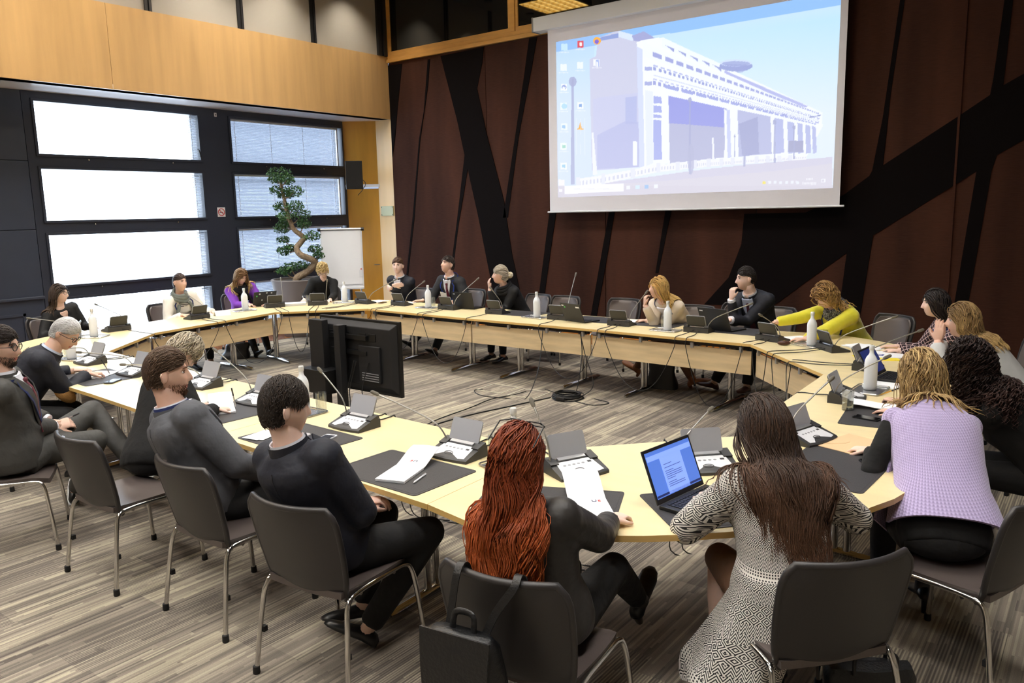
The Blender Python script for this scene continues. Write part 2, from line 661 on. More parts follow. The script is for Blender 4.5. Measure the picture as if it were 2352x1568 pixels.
# --- soffit, fascia, upper boards
struct('trim_3', MB().bx(XW - 0.22, XF - 0.001, -4.2, 10.5, ZS, ZS + 0.06), 'soffit', smooth=False)
wf = struct('wall_upper_left', MB().bx(XF - 0.25, XF - 0.03, -4.2, 10.5, ZS, ZC), 'wall_plain', smooth=False)
for ya, yb in ((-4.2, 0.398), (0.402, 5.447), (5.452, 10.5)):
    obj('fascia_panel', MB().bx(XF - 0.03, XF, ya, yb, ZS - 0.005, ZF), 'maple_fascia', wf, smooth=False)
ys = [-1.45, -0.05, 1.36, 2.75, 4.61, 6.045, 7.49, 8.86, 10.38]
for a, b in zip(ys[:-1], ys[1:]):
    obj('upper_board', MB().bx(XF - 0.06, XF - 0.05 + 0.012, a + 0.05, b - 0.05, ZF, ZC), 'beige_board', wf, smooth=False)
for y_ in ys[:-1]:
    mu = MB()
    mu.bx(XF - 0.045, XF - 0.005, y_ - 0.05, y_ - 0.012, ZF, ZC)
    mu.bx(XF - 0.045, XF - 0.005, y_ + 0.012, y_ + 0.05, ZF, ZC)
    mu.bx(XF - 0.045, XF - 0.02, y_ - 0.012, y_ + 0.012, ZF, ZC)
    obj('mullion', mu, 'black_steel', wf, smooth=False)
obj('steel_column', MB().bx(XF - 0.05, XF + 0.02, 10.27, 10.36, ZF - 0.0, ZC).bx(XF - 0.05, XF + 0.04, 10.38, 10.50, ZF, ZC), 'black_steel', wf, smooth=False)

# --- recess end: wooden wall with door, pilaster
A, B = Vector((-11.60, 10.12, 0)), Vector((-11.10, 10.52, 0))
dr = (B - A).normalized()
nr_ = Vector((dr.y, -dr.x, 0))
struct('wall_recess', MB().prism([(A - nr_ * 0.1)[:2], (B - nr_ * 0.1)[:2], B[:2], A[:2]], 2.55, ZS), 'door_wood', smooth=False)
dpoly = [(A - nr_ * 0.1)[:2], (B - nr_ * 0.1)[:2], (B - nr_ * 0.02)[:2], (A - nr_ * 0.02)[:2]]
d1 = struct('door_1', MB().prism(dpoly, 0.0, 2.47), 'door_wood', smooth=False)
lp = [(A - nr_ * 0.1)[:2], (B - nr_ * 0.1)[:2], (B + nr_ * 0.03)[:2], (A + nr_ * 0.03)[:2]]
obj('lintel', MB().prism(lp, 2.50, 2.55), 'white_plastic', d1, smooth=False)
hp = B - dr * 0.07 + nr_ * 0.01
obj('door_handle', MB().tube([hp + Vector((0, 0, 1.05)), hp + nr_ * 0.05 + Vector((0, 0, 1.05)), hp + nr_ * 0.05 - dr * 0.1 + Vector((0, 0, 1.05))], 0.01, 8), 'chrome', d1)
struct('wall_pilaster', MB().bx(-11.12, XF, YW, YW + 0.2, 0, ZS), 'maple_light', smooth=False)
plq = thing('wall_plate', (-10.90, YW - 0.001, 2.05), 0, 'small frosted plate screwed to the pale pilaster', 'sign')
mat('plate_green', (176, 178, 140), 0.35)
obj('plate', MB().bx(-0.16, 0.16, -0.02, 0, -0.09, 0.09), 'plate_green', plq, smooth=False, bevel=0.003)
for sx in (-0.14, 0.14):
    for sz in (-0.07, 0.07):
        obj('screw', MB().box((sx, -0.022, sz), (0.014, 0.006, 0.014)), 'dark_plastic', plq, smooth=False)

# --- far wall
wfar = struct('wall_far', MB().bx(XF, 3.2, YW + 0.02, YW + 0.25, 0, ZC), 'black_steel', smooth=False)
px = [XF, -8.47, -6.20, -3.87, -1.54, 0.80, 3.2]
for i, (a, b) in enumerate(zip(px[:-1], px[1:])):
    n, kz = 40, 6
    ph = i * 1.7
    P, Q = [], []
    for iz in range(kz + 1):
        z = 0.06 + (4.66 - 0.06) * iz / kz
        rp, rq = [], []
        for ix in range(n + 1):
            u = ix / n
            x = a + 0.006 + (b - a - 0.012) * u
            amp = 0.004 if i == 0 else 0.002
            dy = amp * math.sin(x * 7 + ph + z * 0.35) + 0.5 * amp * math.sin(x * 16 + z * 0.8)
            edge = min(1, min(u, 1 - u) * 14)
            rp.append((x, YW - 0.008 * edge + dy * edge, z))
            rq.append((x, YW + 0.02, z))
        P.append(rp)
        Q.append(rq)
    obj('fabric_panel', MB().sheet(P, Q), 'brown_fabric', wfar)
SH = {
    'a': [(-10.71, 4.63), (-10.35, 4.62), (-10.42, 4.29), (-10.62, 3.34), (-10.70, 3.03)],
    'b': [(-9.73, 4.61), (-9.68, 4.61), (-9.75, 4.17), (-9.98, 3.3), (-10.2, 1.92), (-10.60, 0.08), (-10.64, 0.08), (-10.25, 1.92), (-10.01, 3.3), (-9.87, 3.76)],
    'c': [(-9.43, 4.63), (-8.48, 4.65), (-8.52, 4.41), (-8.64, 4.01), (-8.47, 3.28), (-8.13, 2.16), (-8.09, 1.89), (-7.99, 1.3), (-7.70, 0.08), (-8.20, 0.08), (-8.40, 0.6), (-8.53, 1.17), (-8.69, 1.89), (-8.9, 2.72), (-9.14, 1.8), (-9.50, 0.08), (-9.56, 0.08), (-9.17, 1.9), (-8.96, 2.95), (-9.1, 3.53)],
    'd': [(-7.56, 4.66), (-7.41, 4.65), (-7.54, 4.14), (-7.81, 3.14), (-8.06, 1.89), (-8.16, 1.89), (-7.93, 2.93), (-7.68, 4.07)],
    'e': [(-6.8, 4.2), (-6.65, 4.2), (-7.09, 1.98), (-7.45, 0.08), (-7.55, 0.08), (-7.22, 1.98)],
    'f': [(-5.65, 4.2), (-5.5, 4.2), (-6.03, 1.96), (-6.41, 0.08), (-6.52, 0.08), (-6.13, 1.96)],
    'g': [(-4.9, 3.6), (-4.8, 3.6), (-5.11, 1.94), (-5.3, 1.05), (-5.35, 1.05), (-5.2, 1.94)],
    'h': [(-4.23, 1.02), (-4.06, 1.48), (-4.03, 1.89), (-3.22, 1.89), (-2.76, 2.1), (-2.47, 2.32), (-2.44, 2.38), (-2.35, 3.01), (-2.23, 4.32), (-2.23, 4.65), (-2.17, 4.65), (-2.18, 4.31), (-2.28, 3.23), (-2.32, 2.44), (-1.56, 2.94), (-1.25, 3.15), (-1.23, 3.33), (-1.18, 4.14), (-1.17, 4.54), (-1.08, 4.52), (-1.1, 4.13), (-1.13, 3.24), (-0.95, 3.34), (-0.19, 3.72), (1.0, 4.4), (2.2, 4.6), (2.2, 4.2), (-0.14, 3.03), (-0.9, 2.64), (-1.14, 2.49), (-1.18, 2.32), (-1.38, 0.08), (-1.52, 0.08), (-1.33, 2.32), (-2.39, 1.6), (-2.55, 0.08), (-2.80, 0.08), (-2.69, 1.38), (-3.19, 0.99), (-3.62, 0.64), (-4.58, 0.63)],
}
YF = Matrix(((1, 0, 0, 0), (0, 0, 1, 0), (0, 1, 0, 0), (0, 0, 0, 1)))   # (x, z, y) polygons stand on the wall
for key, poly in SH.items():
    o_ = obj('dark_motif', MB().prism(poly, YW - 0.016, YW - 0.004, YF), 'dark_fabric', wfar, smooth=False)
obj('cover_strip', MB().bx(-1.552, -1.528, YW - 0.022, YW, 0.06, 4.66), 'brown_fabric', wfar, smooth=False)
struct('baseboard_far', MB().bx(XF, 3.2, YW - 0.03, YW, 0, 0.09), 'skirting_wood', smooth=False)
# upper glazed band in wooden frames
ub = MB()
ub.bx(XF, 3.2, YW - 0.05, YW + 0.02, 4.67, 4.73)
ub.bx(XF, 3.2, YW - 0.025, YW + 0.02, 4.73, 4.80)
ubo = struct('trim_4', ub, 'frame_wood', smooth=False, bevel=0.004)
mu_x = [XF, -7.87, -5.0, -2.13, 0.74, 3.2]
for i, (a, b) in enumerate(zip(mu_x[:-1], mu_x[1:])):
    fr = MB()
    a2, b2 = a + 0.045, b - 0.045
    for q in ((a2, b2, 4.80, 4.86), (a2, b2, ZC - 0.06, ZC), (a2, a2 + 0.055, 4.86, ZC - 0.06), (b2 - 0.055, b2, 4.86, ZC - 0.06)):
        fr.bx(q[0], q[1], YW - 0.02, YW + 0.02, q[2], q[3])
    w_ = struct('window_%d' % (9 + i), fr, 'frame_wood', smooth=False, bevel=0.004)
    obj('pane', MB().bx(a2 + 0.05, b2 - 0.05, YW + 0.0, YW + 0.012, 4.85, ZC - 0.05), 'dark_glazing', w_, smooth=False)
    obj('post', MB().bx(b - 0.045, b + 0.045, YW - 0.035, YW + 0.02, 4.80, ZC), 'frame_wood', w_, smooth=False, bevel=0.004)
obj('post', MB().bx(XF, XF + 0.045, YW - 0.035, YW + 0.02, 4.73, ZC), 'frame_wood', ubo, smooth=False)

# --- ceiling luminaires with louvres
lamp_xy = [(x, y) for x in (-9.2, -6.4, -3.6, -0.8) for y in (-2.2, 1.0, 4.2, 7.4) if (x, y) != (-0.8, 7.4)]
lv = MB()
for q in np.linspace(-0.5, 0.5, 7):
    lv.box((q, 0, 0), (0.008, 1.04, 0.06))
    lv.box((0, q, 0), (1.04, 0.008, 0.06))
lv_me = lv.mesh('louvre', L('brass_louvre'), False)
hs = MB()
for q in ((-0.55, -0.52, -0.55, 0.55), (0.52, 0.55, -0.55, 0.55), (-0.52, 0.52, -0.55, -0.52), (-0.52, 0.52, 0.52, 0.55)):
    hs.bx(q[0], q[1], q[2], q[3], -0.12, 0.0)
hs_me = hs.mesh('housing', L('black_steel'), False)
lm_me = MB().bx(-0.5, 0.5, -0.5, 0.5, -0.045, -0.035).mesh('lamp_panel', L('lamp'), False)
for i, (x, y) in enumerate(lamp_xy):
    t_ = thing('ceiling_light', (x, y, ZC), 0, 'square louvred ceiling light set in the dark ceiling', 'lamp', 'louvred ceiling lights')
    for nm, me_, z in (('housing', hs_me, 0), ('lamp_panel', lm_me, 0), ('louvre', lv_me, -0.085)):
        o_ = bpy.data.objects.new(nm, me_)
        C.objects.link(o_)
        o_.parent = t_
        o_.location = (0, 0, z)

# --- small downlights along the walls
DL = {'trim': MB().lathe([(0.05, -0.02), (0.085, -0.02), (0.09, 0.0), (0.05, 0.0)], 20).mesh('trim_ring', L('black_steel'), True), 'can': MB().lathe([(0.0, 0.0), (0.05, 0.0), (0.05, -0.015), (0.0, -0.012)], 16).mesh('lens', L('lamp'), True)}
for i, (x, y, pw, wall) in enumerate([(-10.25, yy, 100, 'left') for yy in (2.1, 3.7, 5.35, 6.75, 8.15, 9.55)] + [(xx, 10.05, 14, 'far') for xx in (-9.7, -8.0, -3.2, -1.9, -0.3)]):
    t_ = thing('downlight', (x, y, ZC), 0, 'small round ceiling downlight along the %s wall' % wall, 'lamp', 'downlights along the %s wall' % wall)
    for nm, key in (('trim_ring', 'trim'), ('lens', 'can')):
        o_ = bpy.data.objects.new(nm, DL[key])
        C.objects.link(o_)
        o_.parent = t_
    sd = bpy.data.lights.new('downlight_beam', 'SPOT')
    sd.energy = pw
    sd.spot_size = math.radians(95)
    sd.spot_blend = 0.9
    sd.shadow_soft_size = 0.05
    sd.color = (1.0, 0.95, 0.86)
    so = bpy.data.objects.new('downlight_beam', sd)
    C.objects.link(so)
    so.parent = t_
    so.location = (0, 0, -0.03)

# --- loudspeaker near the corner
sp = thing('loudspeaker', (-11.05, 9.85, 2.70), math.radians(-40), 'flat black loudspeaker on a bracket by the corner door', 'speaker')
obj('cabinet', MB().box((0, 0, 0), (0.09, 0.30, 0.50)), 'black_plastic', sp, smooth=False, bevel=0.006)
obj('grille', MB().box((0.048, 0, 0), (0.008, 0.27, 0.47)), 'black_rubber', sp, smooth=False)
obj('bracket', MB().box((-0.14, 0.10, 0.02), (0.2, 0.05, 0.16)), 'dark_plastic', sp, smooth=False)
obj('wire', MB().tube(bez([(-0.1, 0.12, -0.05), (-0.08, 0.2, -0.15), (-0.06, 0.14, -0.26), (0.0, 0.05, -0.36)]), 0.006, 6), 'cable', sp)

# --- projection screen
mat('screen_fabric', (240, 236, 240), 0.8)
ps = thing('projection_screen', (-4.92, 10.3, 0), 0, 'large white projection screen showing a desktop with a building', 'projection screen')
obj('housing', MB().bx(-2.36, 2.36, -0.10, 0.10, 4.66, 4.86), 'white_plastic', ps, smooth=False, bevel=0.006)
for sx in (-2.37, 2.37):
    obj('end_cap', MB().bx(sx - 0.012, sx + 0.012, -0.105, 0.105, 4.655, 4.865), 'grey_plastic', ps, smooth=False)
obj('fabric', MB().bx(-2.16, 2.165, 0.0, 0.004, 1.97, 4.70), 'screen_fabric', ps, smooth=False)
obj('bottom_bar', MB().tube([(-2.20, 0, 1.965), (2.22, 0, 1.965)], 0.014, 10), 'white_plastic', ps)
# --- the projected desktop picture, drawn as vertex colours on a fine flat grid
HM = np.array([[0.0016956371450768807, 0.0001727016073839134, -7.295755285839509], [0.00020165297843311247, -0.0021598337837955453, 5.138300705686694], [0.0001251303500261489, -2.935866161498887e-05, 1.0]])
HI = np.linalg.inv(HM)
IX0, IX1, IZ0, IZ1 = -6.93, -2.84, 2.185, 4.48
NX, NZ = 470, 264
gx = np.linspace(IX0, IX1, NX)
gz = np.linspace(IZ0, IZ1, NZ)
GX, GZ = np.meshgrid(gx, gz)
w = HI @ np.stack([GX.ravel(), GZ.ravel(), np.ones(GX.size)])
CU, CV = (w[0] / w[2]).reshape(GX.shape), (w[1] / w[2]).reshape(GX.shape)    # drawing coordinates
IMG = np.zeros(GX.shape + (3,))


def inpoly(poly, U=CU, V=CV):
    ins = np.zeros(U.shape, bool)
    n = len(poly)
    for i in range(n):
        x1, y1 = poly[i]
        x2, y2 = poly[(i + 1) % n]
        c = ((y1 > V) != (y2 > V))
        with np.errstate(divide='ignore', invalid='ignore'):
            c &= U < (x2 - x1) * (V - y1) / ((y2 - y1) if y2 != y1 else 1e-9) + x1
        ins ^= c
    return ins


def P_(poly, rgb, a=1.0):
    k_ = inpoly(poly)
    IMG[k_] = IMG[k_] * (1 - a) + np.array(rgb, float) * a


def R_(x0, y0, x1, y1, rgb, a=1.0):
    P_([(x0, y0), (x1, y0), (x1, y1), (x0, y1)], rgb, a)


def disc(x, y, r, rgb, a=1.0, ry=None):
    k_ = ((CU - x) / r) ** 2 + ((CV - y) / (ry or r)) ** 2 < 1
    IMG[k_] = IMG[k_] * (1 - a) + np.array(rgb, float) * a


def lerp(a, b, t):
    return (a[0] + (b[0] - a[0]) * t, a[1] + (b[1] - a[1]) * t)


# sky: blue at the top, washed out below
t = np.clip((CV - 150) / 650, 0, 1)[..., None]
IMG[:] = np.array((188, 226, 250)) * (1 - t) + np.array((222, 236, 250)) * t
ln = 310 - (CU - 150) * 0.158        # upper wedge of stronger blue
k_ = CV < 345 - (CU - 300) * 0.165
IMG[k_] = (142, 190, 248)
soft = np.clip((CV - (345 - (CU - 300) * 0.165)) / 90, 0, 1)[..., None]
IMG[:] = np.where(k_[..., None], IMG, IMG * soft + np.array((196, 226, 250)) * (1 - soft))
k_ = CU < 420
IMG[k_] = IMG[k_] * 0.75 + np.array((168, 194, 240)) * 0.25
# street
P_([(150, 1330), (480, 1300), (860, 1250), (1100, 1215), (1500, 1170), (2110, 1115), (2110, 1420), (150, 1420)], (206, 204, 224))
P_([(150, 1330), (860, 1290), (1700, 1215), (2110, 1160), (2110, 1420), (150, 1420)], (212, 209, 222))
# left dark block
P_([(445, 270), (590, 215), (735, 300), (735, 1190), (400, 1210), (390, 640), (385, 420), (430, 400)], (200, 203, 228))
P_([(445, 270), (590, 235), (590, 268), (450, 290)], (140, 158, 214))
P_([(590, 218), (705, 250), (690, 292), (590, 262)], (214, 228, 250))
P_([(685, 255), (770, 222), (880, 290), (900, 330), (770, 300), (700, 290)], (160, 166, 214))
P_([(410, 700), (730, 660), (730, 1190), (410, 1210)], (196, 200, 232))
P_([(640, 690), (720, 685), (720, 880), (640, 880)], (176, 184, 228))
P_([(640, 860), (740, 870), (740, 1190), (440, 1200), (440, 960)], (170, 176, 224), 0.6)
R_(692, 1005, 724, 1175, (240, 245, 255))
P_([(400, 940), (412, 940), (440, 1240), (408, 1245)], (236, 240, 255))
# main building, white
P_([(720, 300), (760, 285), (905, 265), (2040, 800), (2040, 900), (1930, 1110), (930, 1165), (740, 1195)], (240, 246, 255))
P_([(900, 268), (1345, 465), (1345, 520), (900, 335)], (236, 244, 255))
P_([(1345, 500), (1940, 755), (1900, 770), (1345, 520)], (176, 182, 232))
P_([(760, 288), (830, 330), (2040, 815), (2040, 850), (820, 420), (770, 400)], (238, 244, 255))
# roof openings
for q in range(5):
    t0, t1 = q / 5 + 0.02, q / 5 + 0.17
    a, b = lerp((915, 318), (1335, 490), t0), lerp((915, 318), (1335, 490), t1)
    P_([a, b, (b[0], b[1] + 26), (a[0] + 40, a[1] + 30)], (150, 160, 214))
# window bands: (left top, left bottom, right top, right bottom, count, duty)
for la, lb, ra, rb, n_, du, colr in (
        ((835, 368), (835, 402), (2020, 806), (2020, 814), 34, 0.72, (158, 166, 220)),
        ((838, 458), (838, 470), (2020, 838), (2020, 842), 60, 0.62, (178, 186, 230)),
        ((838, 474), (838, 498), (2020, 844), (2020, 851), 80, 0.55, (150, 160, 216)),
        ((838, 556), (838, 566), (2020, 866), (2020, 869), 70, 0.6, (182, 188, 232)),
        ((838, 574), (838, 602), (2020, 872), (2020, 879), 84, 0.55, (152, 160, 218)),
        ((920, 600), (920, 626), (2000, 880), (2000, 888), 22, 0.8, (158, 168, 226))):
    for q in range(n_):
        # perspective spacing
        f0, f1 = q / n_, (q + du) / n_
        g0, g1 = 2.6 * f0 / (1 + 1.6 * f0), 2.6 * f1 / (1 + 1.6 * f1)
        g0, g1 = min(1, g0 / 1.0 * 1.0), min(1, g1)
        P_([lerp(la, ra, g0), lerp(la, ra, g1), lerp(lb, rb, g1), lerp(lb, rb, g0)], colr)
P_([(840, 530), (2020, 858), (2020, 861), (840, 538)], (206, 214, 244))
# corner pier
P_([(720, 330), (760, 350), (775, 1180), (740, 1192)], (206, 216, 246))
for y_ in (480, 585):
    R_(775, y_ - 5, 830, y_ + 22, (164, 172, 222))
P_([(778, 640), (834, 650), (836, 1160), (790, 1180)], (226, 234, 252))
for a, b in ((682, 735), (748, 800), (812, 838), (850, 1135)):
    P_([(838, a), (893, a + 6), (900, b), (840, b)], (162, 172, 232))
# big portals
P_([(945, 680), (1360, 772), (1340, 1120), (955, 1160)], (176, 180, 214))
P_([(945, 680), (1345, 768), (1340, 905), (950, 875)], (146, 152, 226))
P_([(1255, 980), (1268, 980), (1272, 1142), (1258, 1145)], (236, 240, 255))
P_([(1340, 775), (1382, 782), (1392, 1118), (1362, 1125)], (196, 204, 246))
P_([(1340, 780), (1358, 784), (1366, 1122), (1350, 1126)], (240, 244, 255))
P_([(1436, 780), (1670, 828), (1680, 1095), (1444, 1112)], (178, 184, 222))
P_([(1445, 880), (1580, 830), (1590, 1095), (1470, 1108)], (150, 156, 200), 0.7)
P_([(1670, 828), (1697, 834), (1700, 1050), (1680, 1055)], (238, 242, 255))
for a, b, c in ((1700, 1760, 838), (1790, 1838, 862), (1862, 1898, 872), (1918, 1952, 884), (1966, 1992, 894)):
    P_([(a, c), (b, c + 10), (b + 8, 1085), (a + 6, 1092)], (176, 184, 228))
R_(1800, 1000, 1905, 1082, (158, 162, 198))
# helipad disc
disc(1425, 470, 118, (150, 162, 214), 1, 38)
disc(1425, 448, 112, (206, 222, 250), 1, 26)
disc(1425, 452, 100, (164, 176, 222), 1, 18)
P_([(1340, 455), (1440, 520), (1480, 510), (1535, 460)], (150, 160, 214), 0.6)
# balustrade
pts = [(300, 1270), (480, 1245), (690, 1205), (870, 1170), (1010, 1160), (1130, 1150), (1230, 1140), (1320, 1136), (1400, 1132), (1480, 1128), (1570, 1124), (1650, 1120), (1730, 1116), (1810, 1112), (1925, 1106)]
for a, b in zip(pts[:-1], pts[1:]):
    h_ = 66 * (1 - 0.62 * (a[0] - 300) / 1625)
    P_([a, b, (b[0], b[1] + h_ * 0.95), (a[0], a[1] + h_)], (240, 242, 246))
    n_ = 7
    for q in range(n_):
        f0, f1 = (q + 0.35) / n_, (q + 0.75) / n_
        P_([lerp((a[0], a[1] + h_ * 0.3), (b[0], b[1] + h_ * 0.3), f0), lerp((a[0], a[1] + h_ * 0.3), (b[0], b[1] + h_ * 0.3), f1), lerp((a[0], a[1] + h_ * 0.75), (b[0], b[1] + h_ * 0.75), f1), lerp((a[0], a[1] + h_ * 0.75), (b[0], b[1] + h_ * 0.75), f0)], (206, 210, 230))
    R_(a[0] - 12, a[1] - 12, a[0] + 16, a[1] + h_ * 1.1, (226, 230, 242))
# street lamps
for x_, y0, y1, w_ in ((265, 560, 1310, 16), (1098, 690, 1235, 8), (1485, 1000, 1185, 10), (1700, 850, 1155, 8), (1838, 885, 1130, 7), (1416, 950, 1115, 4)):
    P_([(x_ - w_ / 2, y0), (x_ + w_ / 2, y0), (x_ + w_ * 0.9, y1), (x_ - w_ * 0.9, y1)], (160, 166, 206), 0.85)
    disc(x_, y0 + 20, w_ * 1.7, (160, 166, 206), 0.85, w_ * 2.2)
disc(1105, 1130, 24, (172, 176, 210), 0.8, 110)
P_([(1945, 830), (2030, 815), (2030, 822), (1945, 838)], (140, 150, 200))
# desktop icons
for x_, y_, c_ in ((205, 335, (200, 232, 250)), (320, 315, (226, 60, 70)), (200, 480, (238, 244, 255)), (318, 465, (238, 244, 255)), (435, 445, (245, 248, 255)), (203, 620, (245, 248, 255)), (200, 755, (238, 246, 255)), (320, 750, (244, 248, 255)), (205, 900, (236, 244, 255)), (200, 1040, (240, 248, 255)), (200, 1180, (244, 248, 255)), (185, 1300, (248, 244, 246))):
    R_(x_ - 22, y_ - 24, x_ + 22, y_ + 24, c_, 0.9)
    R_(x_ - 34, y_ + 34, x_ + 34, y_ + 40, (240, 244, 252), 0.6)
R_(314, 302, 332, 326, (250, 236, 236))
disc(438, 290, 27, (248, 178, 66))
disc(436, 296, 15, (120, 96, 210))
R_(428, 425, 450, 470, (168, 186, 236)); R_(433, 440, 446, 475, (245, 248, 255))
disc(203, 620, 17, (150, 166, 220)); R_(194, 618, 212, 636, (240, 244, 255))
R_(310, 738, 330, 762, (120, 160, 220))
P_([(318, 865), (330, 915), (306, 915)], (244, 170, 60)); R_(298, 912, 342, 922, (244, 180, 80))
R_(190, 890, 214, 912, (120, 176, 226), 0.7); R_(190, 1030, 214, 1052, (120, 200, 170), 0.7); R_(190, 1168, 214, 1192, (120, 190, 226), 0.7)
disc(205, 755, 20, (150, 208, 240), 0.7)
for x_ in (290, 320, 350):
    R_(x_, 840, x_ + 3, 1100, (236, 240, 250), 0.6)
# task bar
R_(150, 1320, 2110, 1420, (208, 204, 218), 0.8)
R_(168, 1342, 190, 1364, (240, 240, 248))
P_([(208, 1322), (628, 1302), (628, 1360), (208, 1378)], (250, 251, 255))
R_(270, 1340, 555, 1346, (226, 228, 238), 0.8)
for x_, c_ in ((660, (236, 240, 250)), (726, (206, 232, 250)), (790, (150, 190, 236)), (856, (236, 242, 252))):
    R_(x_ - 14, 1318 - (x_ - 660) * 0.03, x_ + 14, 1344 - (x_ - 660) * 0.03, c_)
for i_, x_ in enumerate((1625, 1664, 1704, 1744, 1784, 1826, 1862)):
    R_(x_ - 10, 1286, x_ + 10, 1306, (244, 226, 90) if i_ == 0 else (232, 238, 250))
for q in range(5):
    R_(1925 + q * 10, 1264, 1931 + q * 10, 1280, (244, 246, 252))
for q in range(10):
    R_(1898 + q * 10, 1294, 1904 + q * 10, 1312, (244, 246, 252))
R_(2032, 1272, 2060, 1298, (240, 242, 250)); R_(2038, 1278, 2054, 1290, (208, 206, 220))
# general wash of room light, stronger at the bottom of the picture
h_ = (0.05 + 0.22 * np.clip((CV - 350) / 1000, 0, 1))[..., None]
IMG = IMG * (1 - h_) + np.array((234, 232, 244)) * h_
vv = np.stack([GX.ravel() + 4.92, np.full(GX.size, -0.002), GZ.ravel()], 1)
ii = np.arange(NX * NZ).reshape(NZ, NX)
ff = np.stack([ii[:-1, :-1].ravel(), ii[:-1, 1:].ravel(), ii[1:, 1:].ravel(), ii[1:, :-1].ravel()], 1)
me = bpy.data.meshes.new('picture')
me.from_pydata(vv.tolist(), [], ff.tolist())
ca = me.color_attributes.new('Col', 'FLOAT_COLOR', 'POINT')
cl = np.clip(IMG / 255.0, 0, 1).reshape(-1, 3)
cl = np.where(cl <= 0.04045, cl / 12.92, ((cl + 0.055) / 1.055) ** 2.4)
ca.data.foreach_set('color', np.concatenate([cl, np.ones((len(cl), 1))], 1).ravel().astype(np.float32))
m = bpy.data.materials.new('projected_picture')
m.use_nodes = True
b_ = m.node_tree.nodes['Principled BSDF']
b_.inputs['Base Color'].default_value = (0.04, 0.04, 0.04, 1)
b_.inputs['Roughness'].default_value = 0.9
at_ = m.node_tree.nodes.new('ShaderNodeAttribute')
at_.attribute_name = 'Col'
m.node_tree.links.new(at_.outputs['Color'], b_.inputs['Emission Color'])
b_.inputs['Emission Strength'].default_value = 0.66
me.materials.append(m)
MATS['projected_picture'] = m
o_ = bpy.data.objects.new('projected_picture', me)
C.objects.link(o_)
o_.parent = ps
o_['label'] = 'bright projected desktop picture of a long white building'
# ================================================================== TABLES
TT = 0.725
mat('table_top', (236, 216, 166), 0.33, noise=(2.2, 0.05), stretch=(1, 7, 1))
mat('table_edge', (226, 186, 112), 0.4, noise=(4, 0.08), stretch=(1, 1, 8))
mat('table_apron', (222, 196, 152), 0.42, noise=(2.5, 0.10), stretch=(1.2, 1.2, 9))
mat('dark_gap', (40, 36, 34), 0.7)

IN = [(-7.73, 3.62), (-8.54, 4.54), (-8.88, 6.40), (-8.03, 7.27), (-6.15, 7.17), (-4.43, 7.14), (-2.62, 7.05), (-1.67, 6.02), (-1.60, 4.10), (-2.34, 3.31), (-4.15, 3.40), (-5.95, 3.52)]
OUT = [(-7.75, 2.71), (-9.44, 4.44), (-9.79, 6.42), (-8.05, 8.18), (-6.13, 8.08), (-4.40, 8.05), (-2.58, 7.96), (-0.76, 6.04), (-0.68, 4.05), (-2.31, 2.38), (-4.12, 2.49), (-5.93, 2.62)]
TNAME = ['rounded corner table beside the white-haired man', 'straight table at the bright windows', 'rounded corner table in front of the big plant pot', 'straight table under the brown wall nearest the corner', 'middle straight table under the brown wall', 'straight table under the projection screen', 'rounded corner table in front of the yellow cardigan', 'straight table at the right with papers and a bottle', 'rounded corner table in front of the red hair', 'straight table with the spare desk pad nearest the camera', 'straight table in front of the grey-suited man', 'straight table at the near left under the notebooks']
CORNER = {0, 2, 6, 8}


def arc(a, b, c, n=14):
    """rounded outer edge from a to b bulging away from c"""
    a, b, c = Vector(a), Vector(b), Vector(c)
    # elliptical quarter: corner point p = intersection approx
    mid = (a + b) / 2
    out = (mid - c).normalized()
    h = (b - a).length * 0.232
    pts = []
    for i in range(n + 1):
        t = i / n
        s = 4 * t * (1 - t)
        pts.append(a.lerp(b, t) + out * h * (s ** 0.62))
    return pts


